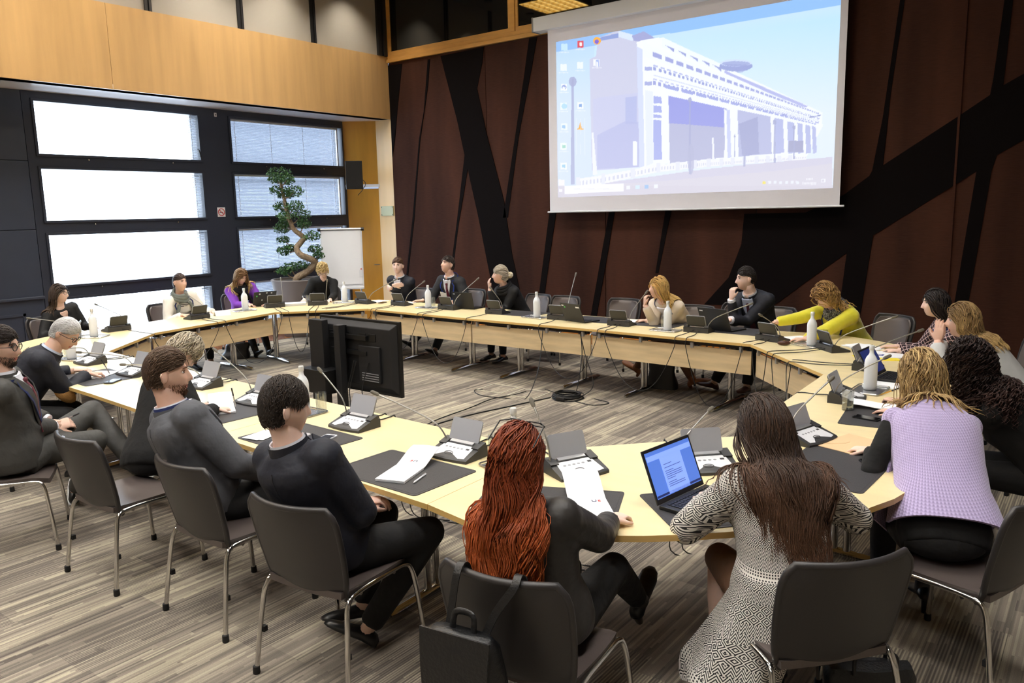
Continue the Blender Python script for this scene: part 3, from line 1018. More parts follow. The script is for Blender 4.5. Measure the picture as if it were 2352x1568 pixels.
CX, CY = -5.1, 5.3
for i in range(12):
    j = (i + 1) % 12
    a, b, A, B = [Vector(p) for p in (IN[i], IN[j], OUT[i], OUT[j])]
    e = (b - a).normalized() * 0.0015
    if i in CORNER:
        poly = [a + e, b - e] + list(reversed(arc(A + e, B - e, (a + b) / 2)))
    else:
        poly = [a + e, b - e, B - e, A + e]
    u = (b - a).normalized()
    n = Vector((u.y, -u.x))
    if n.dot((A + B) / 2 - (a + b) / 2) < 0:
        n = -n
    t_ = thing('conference_table', ((a + b + A + B) / 4).to_3d(), 0, 'pale wood ' + TNAME[i], 'table', 'segments of the conference table ring')
    o0 = (a + b + A + B) / 4
    loc = lambda p: (p[0] - o0.x, p[1] - o0.y)
    mb = MB().prism([loc(p) for p in poly], TT - 0.026, TT)
    mb.m = [1] + [0] + [1] * len(poly)
    tp = obj('tabletop', mb, ['table_top', 'table_edge'], t_, smooth=False)
    # apron with gap and brackets under the inner edge
    ap = MB()
    p0, p1 = a + n * 0.055 + u * 0.012, b + n * 0.055 - u * 0.012
    ap.prism([loc(p) for p in (p0, p1, p1 + n * 0.018, p0 + n * 0.018)], 0.42, 0.645)
    obj('apron', ap, 'table_apron', t_, smooth=False)
    rail = MB()
    q0, q1 = a + n * 0.075 + u * 0.05, b + n * 0.075 - u * 0.05
    rail.prism([loc(p) for p in (q0, q1, q1 + n * 0.03, q0 + n * 0.03)], 0.655, 0.699)
    obj('rail', rail, 'dark_gap', t_, smooth=False)
    ln_ = (b - a).length
    for s in (0.06, 0.34, 0.66, ln_ / ln_ - 0.06):
        c = a.lerp(b, s) + n * 0.05
        obj('bracket', MB().box((*loc(c), 0.655), (0.03, 0.03, 0.05), Rz(math.atan2(u.y, u.x))), 'silver', t_, smooth=False)
    # T legs
    for s in (0.4 / ln_, 1 - 0.4 / ln_) if i not in CORNER else (0.16, 0.84):
        c = a.lerp(b, s)
        dpt = (A.lerp(B, s) - c)
        if i in CORNER:
            dpt = dpt.normalized() * 0.95
        dn = dpt.normalized()
        m_ = c + dpt * 0.55
        f0, f1 = c + dn * 0.09, c + dn * min(0.83, dpt.length - 0.05)
        for q in (-0.035, 0.035):
            c2 = m_ + dn * q
            obj('leg_post', MB().tube([(*loc(c2), 0.03), (*loc(c2), 0.695)], 0.021, 12), 'chrome', t_)
        ft = MB()
        ft.tube([(*loc(f0), 0.022), (*loc(f0.lerp(f1, 0.05)), 0.026), (*loc(f0.lerp(f1, 0.5)), 0.034), (*loc(f0.lerp(f1, 0.95)), 0.026), (*loc(f1), 0.022)], [0.014, 0.024, 0.028, 0.024, 0.014], 10, flat=0.75)
        obj('foot', ft, 'chrome', t_)

# ================================================================== CHAIRS
mat('chair_shell', (46, 43, 43), 0.42, bump=(400, 0.06))
mat('chair_pad', (88, 78, 74), 0.38, bump=(300, 0.08))
CH = {}


def chair_meshes():
    # backrest: curved shell with a rolled rim
    def back(off, shrink=0.0, z0=0.40, z1=0.835):
        P = []
        nv, nu = 14, 15
        for iv in range(nv):
            t = iv / (nv - 1)
            z = z0 + shrink * 0.6 + (z1 - z0 - shrink * 1.2) * t
            half = (0.205 + 0.035 * math.sin(min(1, t * 1.25) * PI / 2)) - shrink
            # rounded corners at the top and tapered bottom
            if t > 0.80:
                q = (t - 0.80) / 0.20
                half *= math.sqrt(max(0.0, 1 - (q * 0.62) ** 2.6))
            if t < 0.22:
                q = (0.22 - t) / 0.22
                half *= 1 - 0.16 * q * q
            row = []
            for iu in range(nu):
                s = -1 + 2 * iu / (nu - 1)
                y = -0.205 - 0.125 * (t ** 1.15) + 0.055 * s * s * (0.4 + 0.6 * t) + off
                if t < 0.15:
                    y += 0.03 * ((0.15 - t) / 0.15) ** 2
                row.append((half * s, y, z))
            P.append(row)
        return P
    F, B_ = back(0.011), back(-0.011)
    CH['backrest'] = MB().sheet(F, B_).mesh('backrest', L('chair_shell'), True, 60)
    # rim tube along sides and top
    path = [B_[i][0] for i in range(0, 14)] + [B_[13][i] for i in range(1, 14)] + [B_[i][14] for i in range(13, -1, -1)]
    path = [(p[0], p[1] + 0.011, p[2]) for p in path]
    CH['rim'] = MB().tube(path, 0.0135, 8).mesh('rim', L('chair_shell'), True, 80)
    g1, g2 = back(0.014, 0.03), back(0.026, 0.04)
    CH['back_pad'] = MB().sheet(g1, g2).mesh('back_pad', L('chair_pad'), True, 50)
    # groove line on the rear
    gp = back(-0.0125, 0.028)
    path = [gp[i][1] for i in range(9, 1, -1)] + [gp[1][i] for i in range(1, 14)] + [gp[i][13] for i in range(2, 10)]
    CH['seam'] = MB().tube(path, 0.0022, 5).mesh('seam', L('black_rubber'), True, 80)
    # seat
    P, Q = [], []
    for iv in range(12):
        t = iv / 11
        y = -0.215 + 0.445 * t
        half = 0.205 + 0.022 * math.sin(t * PI * 0.8)
        if t > 0.85:
            half *= 1 - 0.20 * ((t - 0.85) / 0.15) ** 2
        r1, r2 = [], []
        for iu in range(11):
            s = -1 + 2 * iu / 10
            z = 0.452 - 0.012 * math.sin(PI * t) * (1 - s * s) - 0.03 * max(0, (t - 0.8) / 0.2) ** 2 + 0.008 * s * s
            r1.append((half * s, y, z))
            r2.append((half * s * 0.985, y, z - 0.03))
        P.append(r1)
        Q.append(r2)
    CH['seat'] = MB().sheet(P, Q).mesh('seat', L('chair_pad'), True, 50)
    # frame: one bent tube per side = rear leg, rail, front leg (two legs)
    for nm, sx in (('side_frame', 1), ('side_frame2', -1)):
        pts = bez([(0.265 * sx, -0.275, 0.02), (0.245 * sx, -0.235, 0.30), (0.232 * sx, -0.205, 0.415), (0.226 * sx, -0.13, 0.437), (0.226 * sx, 0.06, 0.437), (0.228 * sx, 0.165, 0.432), (0.236 * sx, 0.205, 0.40), (0.25 * sx, 0.225, 0.28), (0.268 * sx, 0.25, 0.02)], 5)
        CH[nm] = MB().tube(pts, 0.0115, 9).mesh('leg_frame', L('chrome'), True, 80)
    CH['cross_bar'] = MB().tube([(-0.228, -0.12, 0.425), (0.228, -0.12, 0.425)], 0.009, 8).tube([(-0.228, 0.10, 0.425), (0.228, 0.10, 0.425)], 0.009, 8).mesh('cross_bar', L('chrome'), True)
    CH['foot_cap'] = MB().lathe([(0.0145, 0.0), (0.0165, 0.006), (0.0155, 0.035), (0.012, 0.038)], 10).mesh('foot_cap', L('black_rubber'), True)
    CH['link_hook'] = MB().box((0, 0, 0), (0.02, 0.02, 0.025)).mesh('link_hook', L('black_rubber'), False)


chair_meshes()


def chair(x, y, ang, label):
    """ang: facing direction in degrees, counter-clockwise from +X"""
    t = thing('conference_chair', (x, y, 0), math.radians(ang - 90), label, 'chair', 'dark conference chairs around the table')
    for nm, key, loc in (('backrest', 'backrest', (0, 0, 0)), ('seat', 'seat', (0, 0, 0)), ('leg_frame', 'side_frame', (0, 0, 0)), ('leg_frame', 'side_frame2', (0, 0, 0)), ('cross_bar', 'cross_bar', (0, 0, 0)),
                         ('foot_cap', 'foot_cap', (0.266, -0.276, 0)), ('foot_cap', 'foot_cap', (-0.266, -0.276, 0)), ('foot_cap', 'foot_cap', (0.2685, 0.251, 0)), ('foot_cap', 'foot_cap', (-0.2685, 0.251, 0)),
                         ('link_hook', 'link_hook', (0.243, -0.235, 0.2)), ('link_hook', 'link_hook', (-0.243, -0.235, 0.2))):
        o = bpy.data.objects.new(nm, CH[key])
        C.objects.link(o)
        o.parent = t
        o.location = loc
        if nm == 'backrest':
            for n2 in ('rim', 'back_pad', 'seam'):
                s = bpy.data.objects.new(n2, CH[n2])
                C.objects.link(s)
                s.parent = o
    return t


# ================================================================== MICROPHONE UNITS
mat('unit_dark', (52, 52, 54), 0.45)
mat('unit_base', (40, 40, 42), 0.5)
mat('unit_panel', (222, 222, 224), 0.4)
mat('unit_lid', (160, 161, 166), 0.42)
mat('unit_lid_back', (36, 36, 36), 0.4)
mat('gooseneck', (150, 148, 142), 0.35, 0.7)
mat('mic_head', (120, 116, 106), 0.4, 0.6, bump=(500, 0.5))
MU = {}


def mic_meshes():
    # local: user on -Y side, width along X
    w, d = 0.27, 0.175
    prof = [(-d / 2, 0.0), (d / 2, 0.0), (d / 2, 0.052), (d / 2 - 0.05, 0.055), (-d / 2 + 0.01, 0.020), (-d / 2, 0.014)]
    F = Matrix(((0, 0, 1, 0), (1, 0, 0, 0), (0, 1, 0, 0), (0, 0, 0, 1)))
    # slightly bowed front: several slices
    R = []
    for sx in (-1, -0.6, 0, 0.6, 1):
        bow = 0.016 * (1 - sx * sx)
        R.append([(sx * w / 2, (y - bow if y < -0.05 else y), z) for y, z in prof])
    MU['base'] = MB().rings(R).mesh('base', L('unit_dark'), False)
    sl = (0.055 - 0.020) / (d - 0.06)
    rot = Matrix.Rotation(math.atan(sl), 3, 'X')
    nz = Vector((0, -math.sin(math.atan(sl)), math.cos(math.atan(sl))))

    def top(x, y, h=0.0):
        return Vector((x, y, 0.020 + (y + d / 2 - 0.01) * sl)) + nz * h
    pn = MB()
    poly = [(-0.098, 0.028), (0.098, 0.028), (0.112, -0.076), (0.05, -0.090), (-0.05, -0.090), (-0.112, -0.076)]
    pn.add([top(x, y, 0.0005) for x, y in poly] + [top(x, y, 0.003) for x, y in poly], [tuple(range(5, -1, -1)), tuple(range(6, 12))] + [(i, (i + 1) % 6, 6 + (i + 1) % 6, 6 + i) for i in range(6)])
    MU['control_panel'] = pn.mesh('control_panel', L('unit_panel'), False)
    bt = MB()
    for x in (-0.066, -0.04, -0.014, 0.012, 0.038):
        bt.ell(top(x, -0.004, 0.003), (0.009, 0.006, 0.002), 10, 4, rot)
    MU['button_row'] = bt.mesh('button_row', L('grey_plastic'), True)
    big = MB()
    big.tube([top(-0.012 + 0.026 * math.cos(a), -0.052 + 0.014 * math.sin(a), 0.0035) for a in np.linspace(0, 2 * PI, 20, endpoint=False)], 0.0018, 6, closed=True)
    MU['talk_button'] = big.mesh('talk_button', L('unit_base'), True)
    MU['display'] = MB().box(top(0.075, -0.002, 0.0035), (0.02, 0.012, 0.002), rot).mesh('display', L('dark_plastic'), False)
    MU['hinge'] = MB().box((0, 0.045, 0.060), (0.155, 0.022, 0.016), rot).mesh('hinge', L('silver'), False)
    for sx, nm in ((-1, 'shoulder'), (1, 'shoulder2')):
        MU[nm] = MB().box((sx * 0.112, 0.045, 0.056), (0.045, 0.07, 0.02), rot).mesh('shoulder', L('unit_dark'), False)
    # lid, opened and leaning back
    tl = math.radians(68)
    lr = Matrix.Rotation(tl, 3, 'X')
    o = Vector((0, 0.055, 0.062))

    def slab(w1, h1, y0, t0, t1, r):
        pts = roundrect(w1, h1, r, 4, 0, y0 + h1 / 2)
        pts = [(x, y + (0.006 * (1 - (x / (w1 / 2)) ** 2) if y > y0 + h1 / 2 else 0)) for x, y in pts]
        mb = MB()
        n = len(pts)
        va = [o + lr @ Vector((x, y, t0)) for x, y in pts]
        vb = [o + lr @ Vector((x, y, t1)) for x, y in pts]
        mb.add(va + vb, [tuple(reversed(range(n))), tuple(range(n, 2 * n))] + [(i, (i + 1) % n, n + (i + 1) % n, n + i) for i in range(n)])
        return mb
    MU['lid'] = slab(0.205, 0.118, 0.004, -0.002, 0.004, 0.012).mesh('lid', L('unit_lid'), False)
    MU['lid_back'] = slab(0.195, 0.108, 0.008, -0.009, -0.0015, 0.012).mesh('lid_back', L('unit_lid_back'), False)
    lg = MB()
    lg.box(o + lr @ Vector((0, 0.06, -0.0095)), (0.07, 0.018, 0.001), lr)
    MU['back_label'] = lg.mesh('back_label', L('dark_plastic'), False)


mic_meshes()
UD = {'n': -90, 'nr': -45, 'r': 0, 'fr': 45, 'f': 90, 'fl': 135, 'l': 180, 'nl': -120}
# who, user side, base xy, gooseneck root xy, tip xyz
MICS = [
    ('the white-haired man', 'n', (-7.23, 3.22), (-7.37, 3.28), (-7.30, 2.95, 0.88)),
    ('the corner seat at the far left', 'nl', (-9.05, 3.86), (-9.22, 3.86), (-9.55, 3.66, 0.93)),
    ('the empty place beside the white-haired man', 'n', (-6.36, 3.17), (-6.50, 3.24), (-6.82, 2.97, 0.90)),
    ('the fair-haired woman in black', 'n', (-5.43, 3.22), (-5.57, 3.28), (-6.03, 2.94, 0.88)),
    ('the bearded man in grey', 'n', (-4.61, 3.12), (-4.76, 3.19), (-5.03, 3.11, 1.05)),
    ('the young man in the dark navy suit', 'n', (-3.56, 3.07), (-3.68, 3.12), (-3.90, 3.12, 1.02)),
    ('the spare desk pad with the open notebook', 'n', (-2.66, 2.98), (-2.78, 3.03), (-3.16, 2.90, 1.01)),
    ('the red-haired woman', 'nr+20', (-2.00, 3.10), (-2.10, 3.06), (-2.22, 3.06, 1.04)),
    ('the open laptop with the blue document', 'nr', (-1.50, 3.50), (-1.62, 3.46), (-1.58, 3.70, 0.96)),
    ('the woman in the lavender vest', 'r-15', (-1.24, 4.25), (-1.34, 4.38), (-1.19, 4.41, 1.03)),
    ('the woman with dark curly hair', 'r', (-1.31, 5.28), (-1.31, 5.16), (-1.09, 5.25, 1.03)),
    ('the blonde woman with hands at her mouth', 'r', (-1.45, 6.42), (-1.47, 6.31), (-1.14, 6.58, 1.02)),
    ('the woman in the plaid jacket', 'fr', (-1.90, 7.10), (-1.80, 6.95), (-1.42, 7.05, 1.05)),
    ('the woman in the yellow cardigan', 'fr+25', (-2.52, 7.36), (-2.40, 7.27), (-2.54, 7.10, 0.99)),
    ('the man with hand on chin', 'f', (-3.34, 7.53), (-3.21, 7.49), (-2.80, 7.48, 1.04)),
    ('the blonde woman in the beige blazer', 'f', (-4.26, 7.56), (-4.13, 7.55), (-4.00, 7.62, 1.085)),
    ('the empty chair with the open laptop', 'f', (-5.13, 7.65), (-5.03, 7.72), (-5.06, 7.87, 1.225)),
    ('the woman with the grey-blonde bun', 'f', (-6.12, 7.71), (-5.99, 7.69), (-6.12, 7.60, 1.04)),
    ('the grey laptop beside the laughing man', 'f', (-6.98, 7.77), (-6.86, 7.79), (-6.68, 7.99, 1.11)),
    ('the laughing man with the blue lanyard', 'f', (-7.90, 7.80), (-7.77, 7.76), (-7.52, 7.84, 1.055)),
    ('the man with folded arms', 'f', (-8.56, 7.72), (-8.43, 7.73), (-8.05, 7.82, 1.068)),
    ('the blonde woman in the black turtleneck', 'fl', (-9.06, 7.27), (-8.93, 7.28), (-8.80, 7.24, 1.075)),
    ('the woman in the purple cardigan', 'fl+20', (-9.42, 6.78), (-9.32, 6.92), (-9.40, 6.91, 1.10)),
    ('the woman in the cream cardigan', 'l', (-9.26, 5.49), (-9.28, 5.61), (-9.58, 5.56, 1.02)),
    ('the woman in the black shirt', 'l', (-9.14, 4.40), (-9.17, 4.52), (-9.50, 4.38, 1.005)),
]
CABLE_SRC = []
for who, side, b, nb, tip in MICS:
    extra = 0
    for sg in ('+', '-'):
        if sg in side:
            side, ex = side.split(sg)
            extra = int(ex) * (1 if sg == '+' else -1)
            if side in ('fl', 'nr'):
                extra = extra
            break
    ua = UD[side] + extra
    rz = math.radians(ua + 90)      # local -Y points to the user
    t = thing('microphone_unit', (b[0], b[1], TT), rz, 'microphone unit before ' + who, 'microphone', 'conference microphone units')
    for nm in ('base', 'control_panel', 'shoulder', 'shoulder2', 'lid'):
        o = bpy.data.objects.new(nm.replace('2', ''), MU[nm])
        C.objects.link(o)
        o.parent = t
        for n2 in {'control_panel': ('button_row', 'talk_button', 'display'), 'lid': ('lid_back', 'hinge')}.get(nm, ()):
            s = bpy.data.objects.new(n2, MU[n2])
            C.objects.link(s)
            s.parent = o
    # gooseneck in local coordinates
    inv = Rz(-rz)
    lt = inv @ Vector((tip[0] - b[0], tip[1] - b[1], 0))
    lt.z = tip[2] - TT
    root = Vector((-0.118, 0.045, 0.06))
    v = lt - root
    up = Vector((0, 0, 0.06)) + v * 0.05
    pts = bez([root - Vector((0, 0, 0.02)), root + Vector((0, 0, 0.015)), root + up * 0.9 + v * 0.12, root + v * 0.62 + Vector((0, 0, 0.030)), lt], 7)
    g = MB()
    rr = [0.0075 if i < 5 else (0.0042 if i < 24 else 0.005) for i in range(len(pts))]
    g.tube(pts, rr, 8)
    gn = obj('gooseneck', g, 'gooseneck', t)
    dv = (Vector(pts[-1]) - Vector(pts[-4])).normalized()
    h = MB()
    h.tube([lt - dv * 0.012, lt - dv * 0.004, lt + dv * 0.022, lt + dv * 0.036, lt + dv * 0.042], [0.006, 0.0105, 0.0115, 0.0095, 0.004], 10)
    obj('mic_head', h, 'mic_head', gn)
    CABLE_SRC.append((who, Vector(b), math.radians(ua)))


def inner_hit(p, d):
    best = None
    for i in range(12):
        a, b = Vector(IN[i]), Vector(IN[(i + 1) % 12])
        e = b - a
        den = d.x * e.y - d.y * e.x
        if abs(den) < 1e-6:
            continue
        t = ((a.x - p.x) * e.y - (a.y - p.y) * e.x) / den
        s = ((a.x - p.x) * d.y - (a.y - p.y) * d.x) / den
        if t > 0 and -0.001 <= s <= 1.001 and (best is None or t < best):
            best = t
    return best if best is not None else 0.4


def edge_pt(i, lat):
    """points of a cable leaving unit i, shifted sideways by lat, until it hangs just over the inner edge"""
    who, b, ua = CABLE_SRC[i]
    d = -Vector((math.cos(ua), math.sin(ua)))
    s = Vector((-d.y, d.x)) * lat
    h = min(inner_hit(b, d), 0.75)
    r = b + d * 0.085 + s * 0.5
    e = b + d * (h + 0.002) + s
    return [(*r, TT + 0.02), (*(r.lerp(e, 0.5) + s * 0.2), TT + 0.006), (*(e - d * 0.03), TT + 0.006), (*(e + d * 0.012), TT - 0.012)], e + d * 0.02


def droop(i, j, zlow, lat=0.05):
    pi, ei = edge_pt(i, lat)
    pj, ej = edge_pt(j, -lat)
    mid = []
    n = 9
    for q in range(1, n):
        t = q / n
        xy = ei.lerp(ej, t)
        z = 0.64 - (0.64 - zlow) * (1 - abs(2 * t - 1) ** 2.2)
        mid.append((xy.x, xy.y, z))
    path = bez(pi + [(*(ei), 0.64)] + mid + [(*(ej), 0.64)] + list(reversed(pj)), 4)
    m = MB().tube(path, 0.0038, 6)
    obj('cable', m, 'cable', label='drooping black cable from the unit of ' + CABLE_SRC[i][0], cat='cable', group='microphone cables')


# far side chain, right to left, then left side
for i, j, zl, lat in ((12, 13, 0.30, -0.06), (13, 14, 0.08, -0.07), (14, 15, 0.14, -0.05), (15, 16, 0.16, -0.05), (17, 18, 0.14, -0.05), (18, 19, 0.22, -0.05), (19, 20, 0.45, -0.04), (20, 21, 0.30, -0.04), (21, 22, 0.18, -0.05), (22, 23, 0.12, -0.05), (23, 24, 0.30, -0.06), (11, 12, 0.25, -0.05), (10, 11, 0.30, -0.05)):
    droop(i, j, zl, lat)
# short tails of the near units lying over the inner edge
for i in (0, 2, 3, 4, 5, 6, 7, 8):
    for lat, nm in ((0.05, 'right'), (-0.03, 'left')):
        p, e = edge_pt(i, lat)
        pth = bez(p + [(e.x, e.y, 0.5), (e.x + 0.02, e.y + 0.05, 0.2), (e.x + 0.1 * lat, e.y + 0.15, 0.006), (e.x + 0.3, e.y + 0.22, 0.006)], 5)
        obj('cable', MB().tube(pth, 0.0038, 6), 'cable', label='%s cable behind the unit of %s' % (nm, CABLE_SRC[i][0]), cat='cable', group='microphone cables')
# ================================================================== PEOPLE
tmp_scene = bpy.data.scenes.new('remesh_workshop')


def remesh(mb, voxel, smooth=4, name='m', mats=(), factor=0.5):
    me = bpy.data.meshes.new(name)
    me.from_pydata([tuple(p) for p in mb.v], [], mb.f)
    import bmesh
    bm = bmesh.new()
    bm.from_mesh(me)
    bmesh.ops.recalc_face_normals(bm, faces=bm.faces)
    bm.to_mesh(me)
    bm.free()
    o = bpy.data.objects.new(name, me)
    tmp_scene.collection.objects.link(o)
    r = o.modifiers.new('r', 'REMESH')
    r.mode = 'VOXEL'
    r.voxel_size = voxel
    r.use_smooth_shade = True
    if smooth:
        s = o.modifiers.new('s', 'SMOOTH')
        s.factor = factor
        s.iterations = smooth
    tmp_scene.view_layers[0].update()
    dg = tmp_scene.view_layers[0].depsgraph
    out = bpy.data.meshes.new_from_object(o.evaluated_get(dg), depsgraph=dg)
    out.name = name
    out.materials.clear()
    for m_ in mats:
        out.materials.append(m_)
    bpy.data.objects.remove(o)
    bpy.data.meshes.remove(me)
    return out


def mesh_np(me):
    v = np.empty(len(me.vertices) * 3)
    me.vertices.foreach_get('co', v)
    return v.reshape(-1, 3), [tuple(p.vertices) for p in me.polygons]


# ---------------------------------------------------------------- materials
SKIN = {'fair': (234, 198, 180), 'light': (226, 184, 162), 'warm': (212, 164, 138)}
for k_, c_ in SKIN.items():
    m = mat('skin_' + k_, c_, 0.5, noise=(14, 0.05))
    m.node_tree.nodes['Principled BSDF'].inputs['Subsurface Weight'].default_value = 0.08
    m.node_tree.nodes['Principled BSDF'].inputs['Subsurface Radius'].default_value = (0.012, 0.005, 0.003)
mat('lips', (190, 112, 102), 0.5)
mat('beard', (172, 124, 96), 0.8, noise=(160, 0.3), bump=(300, 0.5))
mat('eye_white', (232, 230, 226), 0.25)
mat('iris', (52, 44, 40), 0.2)
mat('hair', (90, 60, 40), 0.5, attr='Col', spec=0.35, bump=(160, 0.3))


def cloth(name, rgb, rough=0.85, wr=0.35, fine=None, sheen=0.0):
    m = mat(name, rgb, rough, noise=(6, 0.08), bump=(11.0, wr * 1.6), sheen=sheen)
    return m


cloth('suit_navy', (22, 25, 38), 0.7)
cloth('suit_black', (15, 15, 18), 0.75)
cloth('suit_grey', (84, 85, 90), 0.75)
cloth('suit_darkgrey', (32, 33, 37), 0.75)
cloth('suit_taupe', (66, 65, 62), 0.75)
cloth('trouser_black', (10, 10, 12), 0.85)
cloth('knit_black', (9, 9, 10), 0.9)
cloth('cream_knit', (240, 234, 222), 0.9)
cloth('purple_knit', (128, 62, 176), 0.85)
cloth('black_shirt', (14, 14, 18), 0.7)
cloth('yellow_knit', (226, 216, 44), 0.9, sheen=0.4)
cloth('beige_blazer', (216, 200, 178), 0.8)
cloth('grey_knit', (196, 196, 194), 0.95)
cloth('leather_jacket', (40, 37, 35), 0.5)
cloth('shirt_white', (238, 238, 244), 0.75, 0.15)
cloth('shirt_blue', (200, 210, 232), 0.75, 0.15)
cloth('scarf_grey', (116, 122, 116), 0.95)
cloth('scarf_black', (20, 20, 22), 0.95)
cloth('brown_skirt', (110, 78, 56), 0.8)
cloth('tights', (96, 74, 64), 0.7)
mat('tie_red', (96, 26, 40), 0.6, bump=(300, 0.2))
mat('tie_wine', (74, 24, 40), 0.6, bump=(300, 0.2))
mat('lanyard_blue', (30, 62, 150), 0.6)
mat('lanyard_navy', (24, 40, 92), 0.6)
mat('shoe_black', (14, 14, 15), 0.35)
mat('shoe_brown', (70, 36, 26), 0.4)
mat('shoe_tan', (150, 96, 60), 0.45)
mat('suede_patch', (172, 128, 72), 0.9, bump=(60, 0.3))
mat('glasses_black', (16, 16, 18), 0.3)
mat('glasses_metal', (150, 140, 130), 0.3, 0.8)
mat('sole_white', (222, 222, 220), 0.7)
mat('badge_white', (240, 240, 240), 0.5)
mat('watch_metal', (200, 196, 186), 0.25, 0.9)
mat('gold', (220, 180, 90), 0.25, 1.0)

# lavender ribbed knit
m = mat('lavender_knit', (190, 172, 212), 0.95, sheen=0.3)
k = NodeKit(m)
a_ = k.m('MULTIPLY', k.m('ARCTAN2', k.m('SUBTRACT', k.y, k.m('MULTIPLY_ADD', k.z, 0.7, -0.38)), k.x), 0.16 * 2 * PI / 0.011)
rib = k.m('MULTIPLY_ADD', k.m('SINE', a_), 0.5, 0.5)
row = k.m('MULTIPLY_ADD', k.m('SINE', k.m('ADD', k.m('MULTIPLY', k.z, 2 * PI / 0.010), k.m('MULTIPLY', rib, 2.2))), 0.5, 0.5)
hgt = k.m('ADD', k.m('MULTIPLY', rib, 0.6), k.m('MULTIPLY', row, 0.4))
k.base(k.mix(hgt, (150, 134, 176), (206, 190, 226)))
k.bump(hgt, 0.4, 0.004)

# black and white patterned jacquard
m = mat('pattern_cardigan', (210, 206, 200), 0.9)
k = NodeKit(m)
ang = k.m('MULTIPLY', k.m('ARCTAN2', k.m('SUBTRACT', k.y, k.m('MULTIPLY_ADD', k.z, 0.25, -0.14)), k.x), 0.17)
tri = lambda v, p: k.m('ABSOLUTE', k.m('SUBTRACT', k.m('FRACT', k.m('DIVIDE', v, p)), 0.5))
band = k.m('FLOOR', k.m('DIVIDE', k.z, 0.036))
bz = k.m('FRACT', k.m('DIVIDE', k.z, 0.036))
rnd = k.white(k.vec(band, 2.0, 7.0))
zig = k.m('GREATER_THAN', k.m('FRACT', k.m('ADD', k.m('MULTIPLY', bz, 3.0), k.m('MULTIPLY', tri(ang, 0.020), 4.0))), 0.55)
dia = k.m('GREATER_THAN', k.m('FRACT', k.m('MULTIPLY', k.m('ADD', tri(ang, 0.036), k.m('ABSOLUTE', k.m('SUBTRACT', bz, 0.5))), 4.2)), 0.52)
dots = k.m('MULTIPLY', k.m('GREATER_THAN', tri(ang, 0.010), 0.24), k.m('GREATER_THAN', tri(k.z, 0.009), 0.22))
sel1 = k.m('GREATER_THAN', rnd, 0.36)
sel2 = k.m('GREATER_THAN', rnd, 0.74)
pt = k.m('ADD', k.m('MULTIPLY', dots, k.m('SUBTRACT', 1.0, sel1)), k.m('MULTIPLY', sel1, k.m('ADD', k.m('MULTIPLY', dia, k.m('SUBTRACT', 1.0, sel2)), k.m('MULTIPLY', zig, sel2))))
edge = k.m('LESS_THAN', bz, 0.10)
pt = k.m('MAXIMUM', k.m('MULTIPLY', pt, k.m('SUBTRACT', 1.0, edge)), k.m('MULTIPLY', edge, k.m('GREATER_THAN', tri(ang, 0.009), 0.25)))
k.base(k.mix(pt, (222, 216, 206), (34, 32, 33)))
k.bump(pt, 0.25, 0.003)

# plaid jacket
m = mat('plaid_jacket', (50, 40, 46), 0.9)
k = NodeKit(m)
l1 = k.m('LESS_THAN', k.m('FRACT', k.m('DIVIDE', k.m('ADD', k.x, k.m('MULTIPLY', k.z, 0.9)), 0.042)), 0.14)
l2 = k.m('LESS_THAN', k.m('FRACT', k.m('DIVIDE', k.m('SUBTRACT', k.m('ADD', k.y, k.x), k.m('MULTIPLY', k.z, 0.9)), 0.042)), 0.14)
n_ = k.noise(k.tc, 90.0, 2)
k.base(k.mix(k.m('MAXIMUM', l1, l2), k.mix(k.rng(n_, 0.45, 0.6), (22, 20, 26), (70, 44, 54)), (214, 186, 184)))

# speckled scarf
m = mat('scarf_speckled', (60, 60, 62), 0.95)
k = NodeKit(m)
n_ = k.noise(k.tc, 110.0, 2)
k.base(k.mix(k.rng(n_, 0.45, 0.58), (26, 26, 30), (150, 150, 150)))
k.bump(n_, 0.8, 0.01)


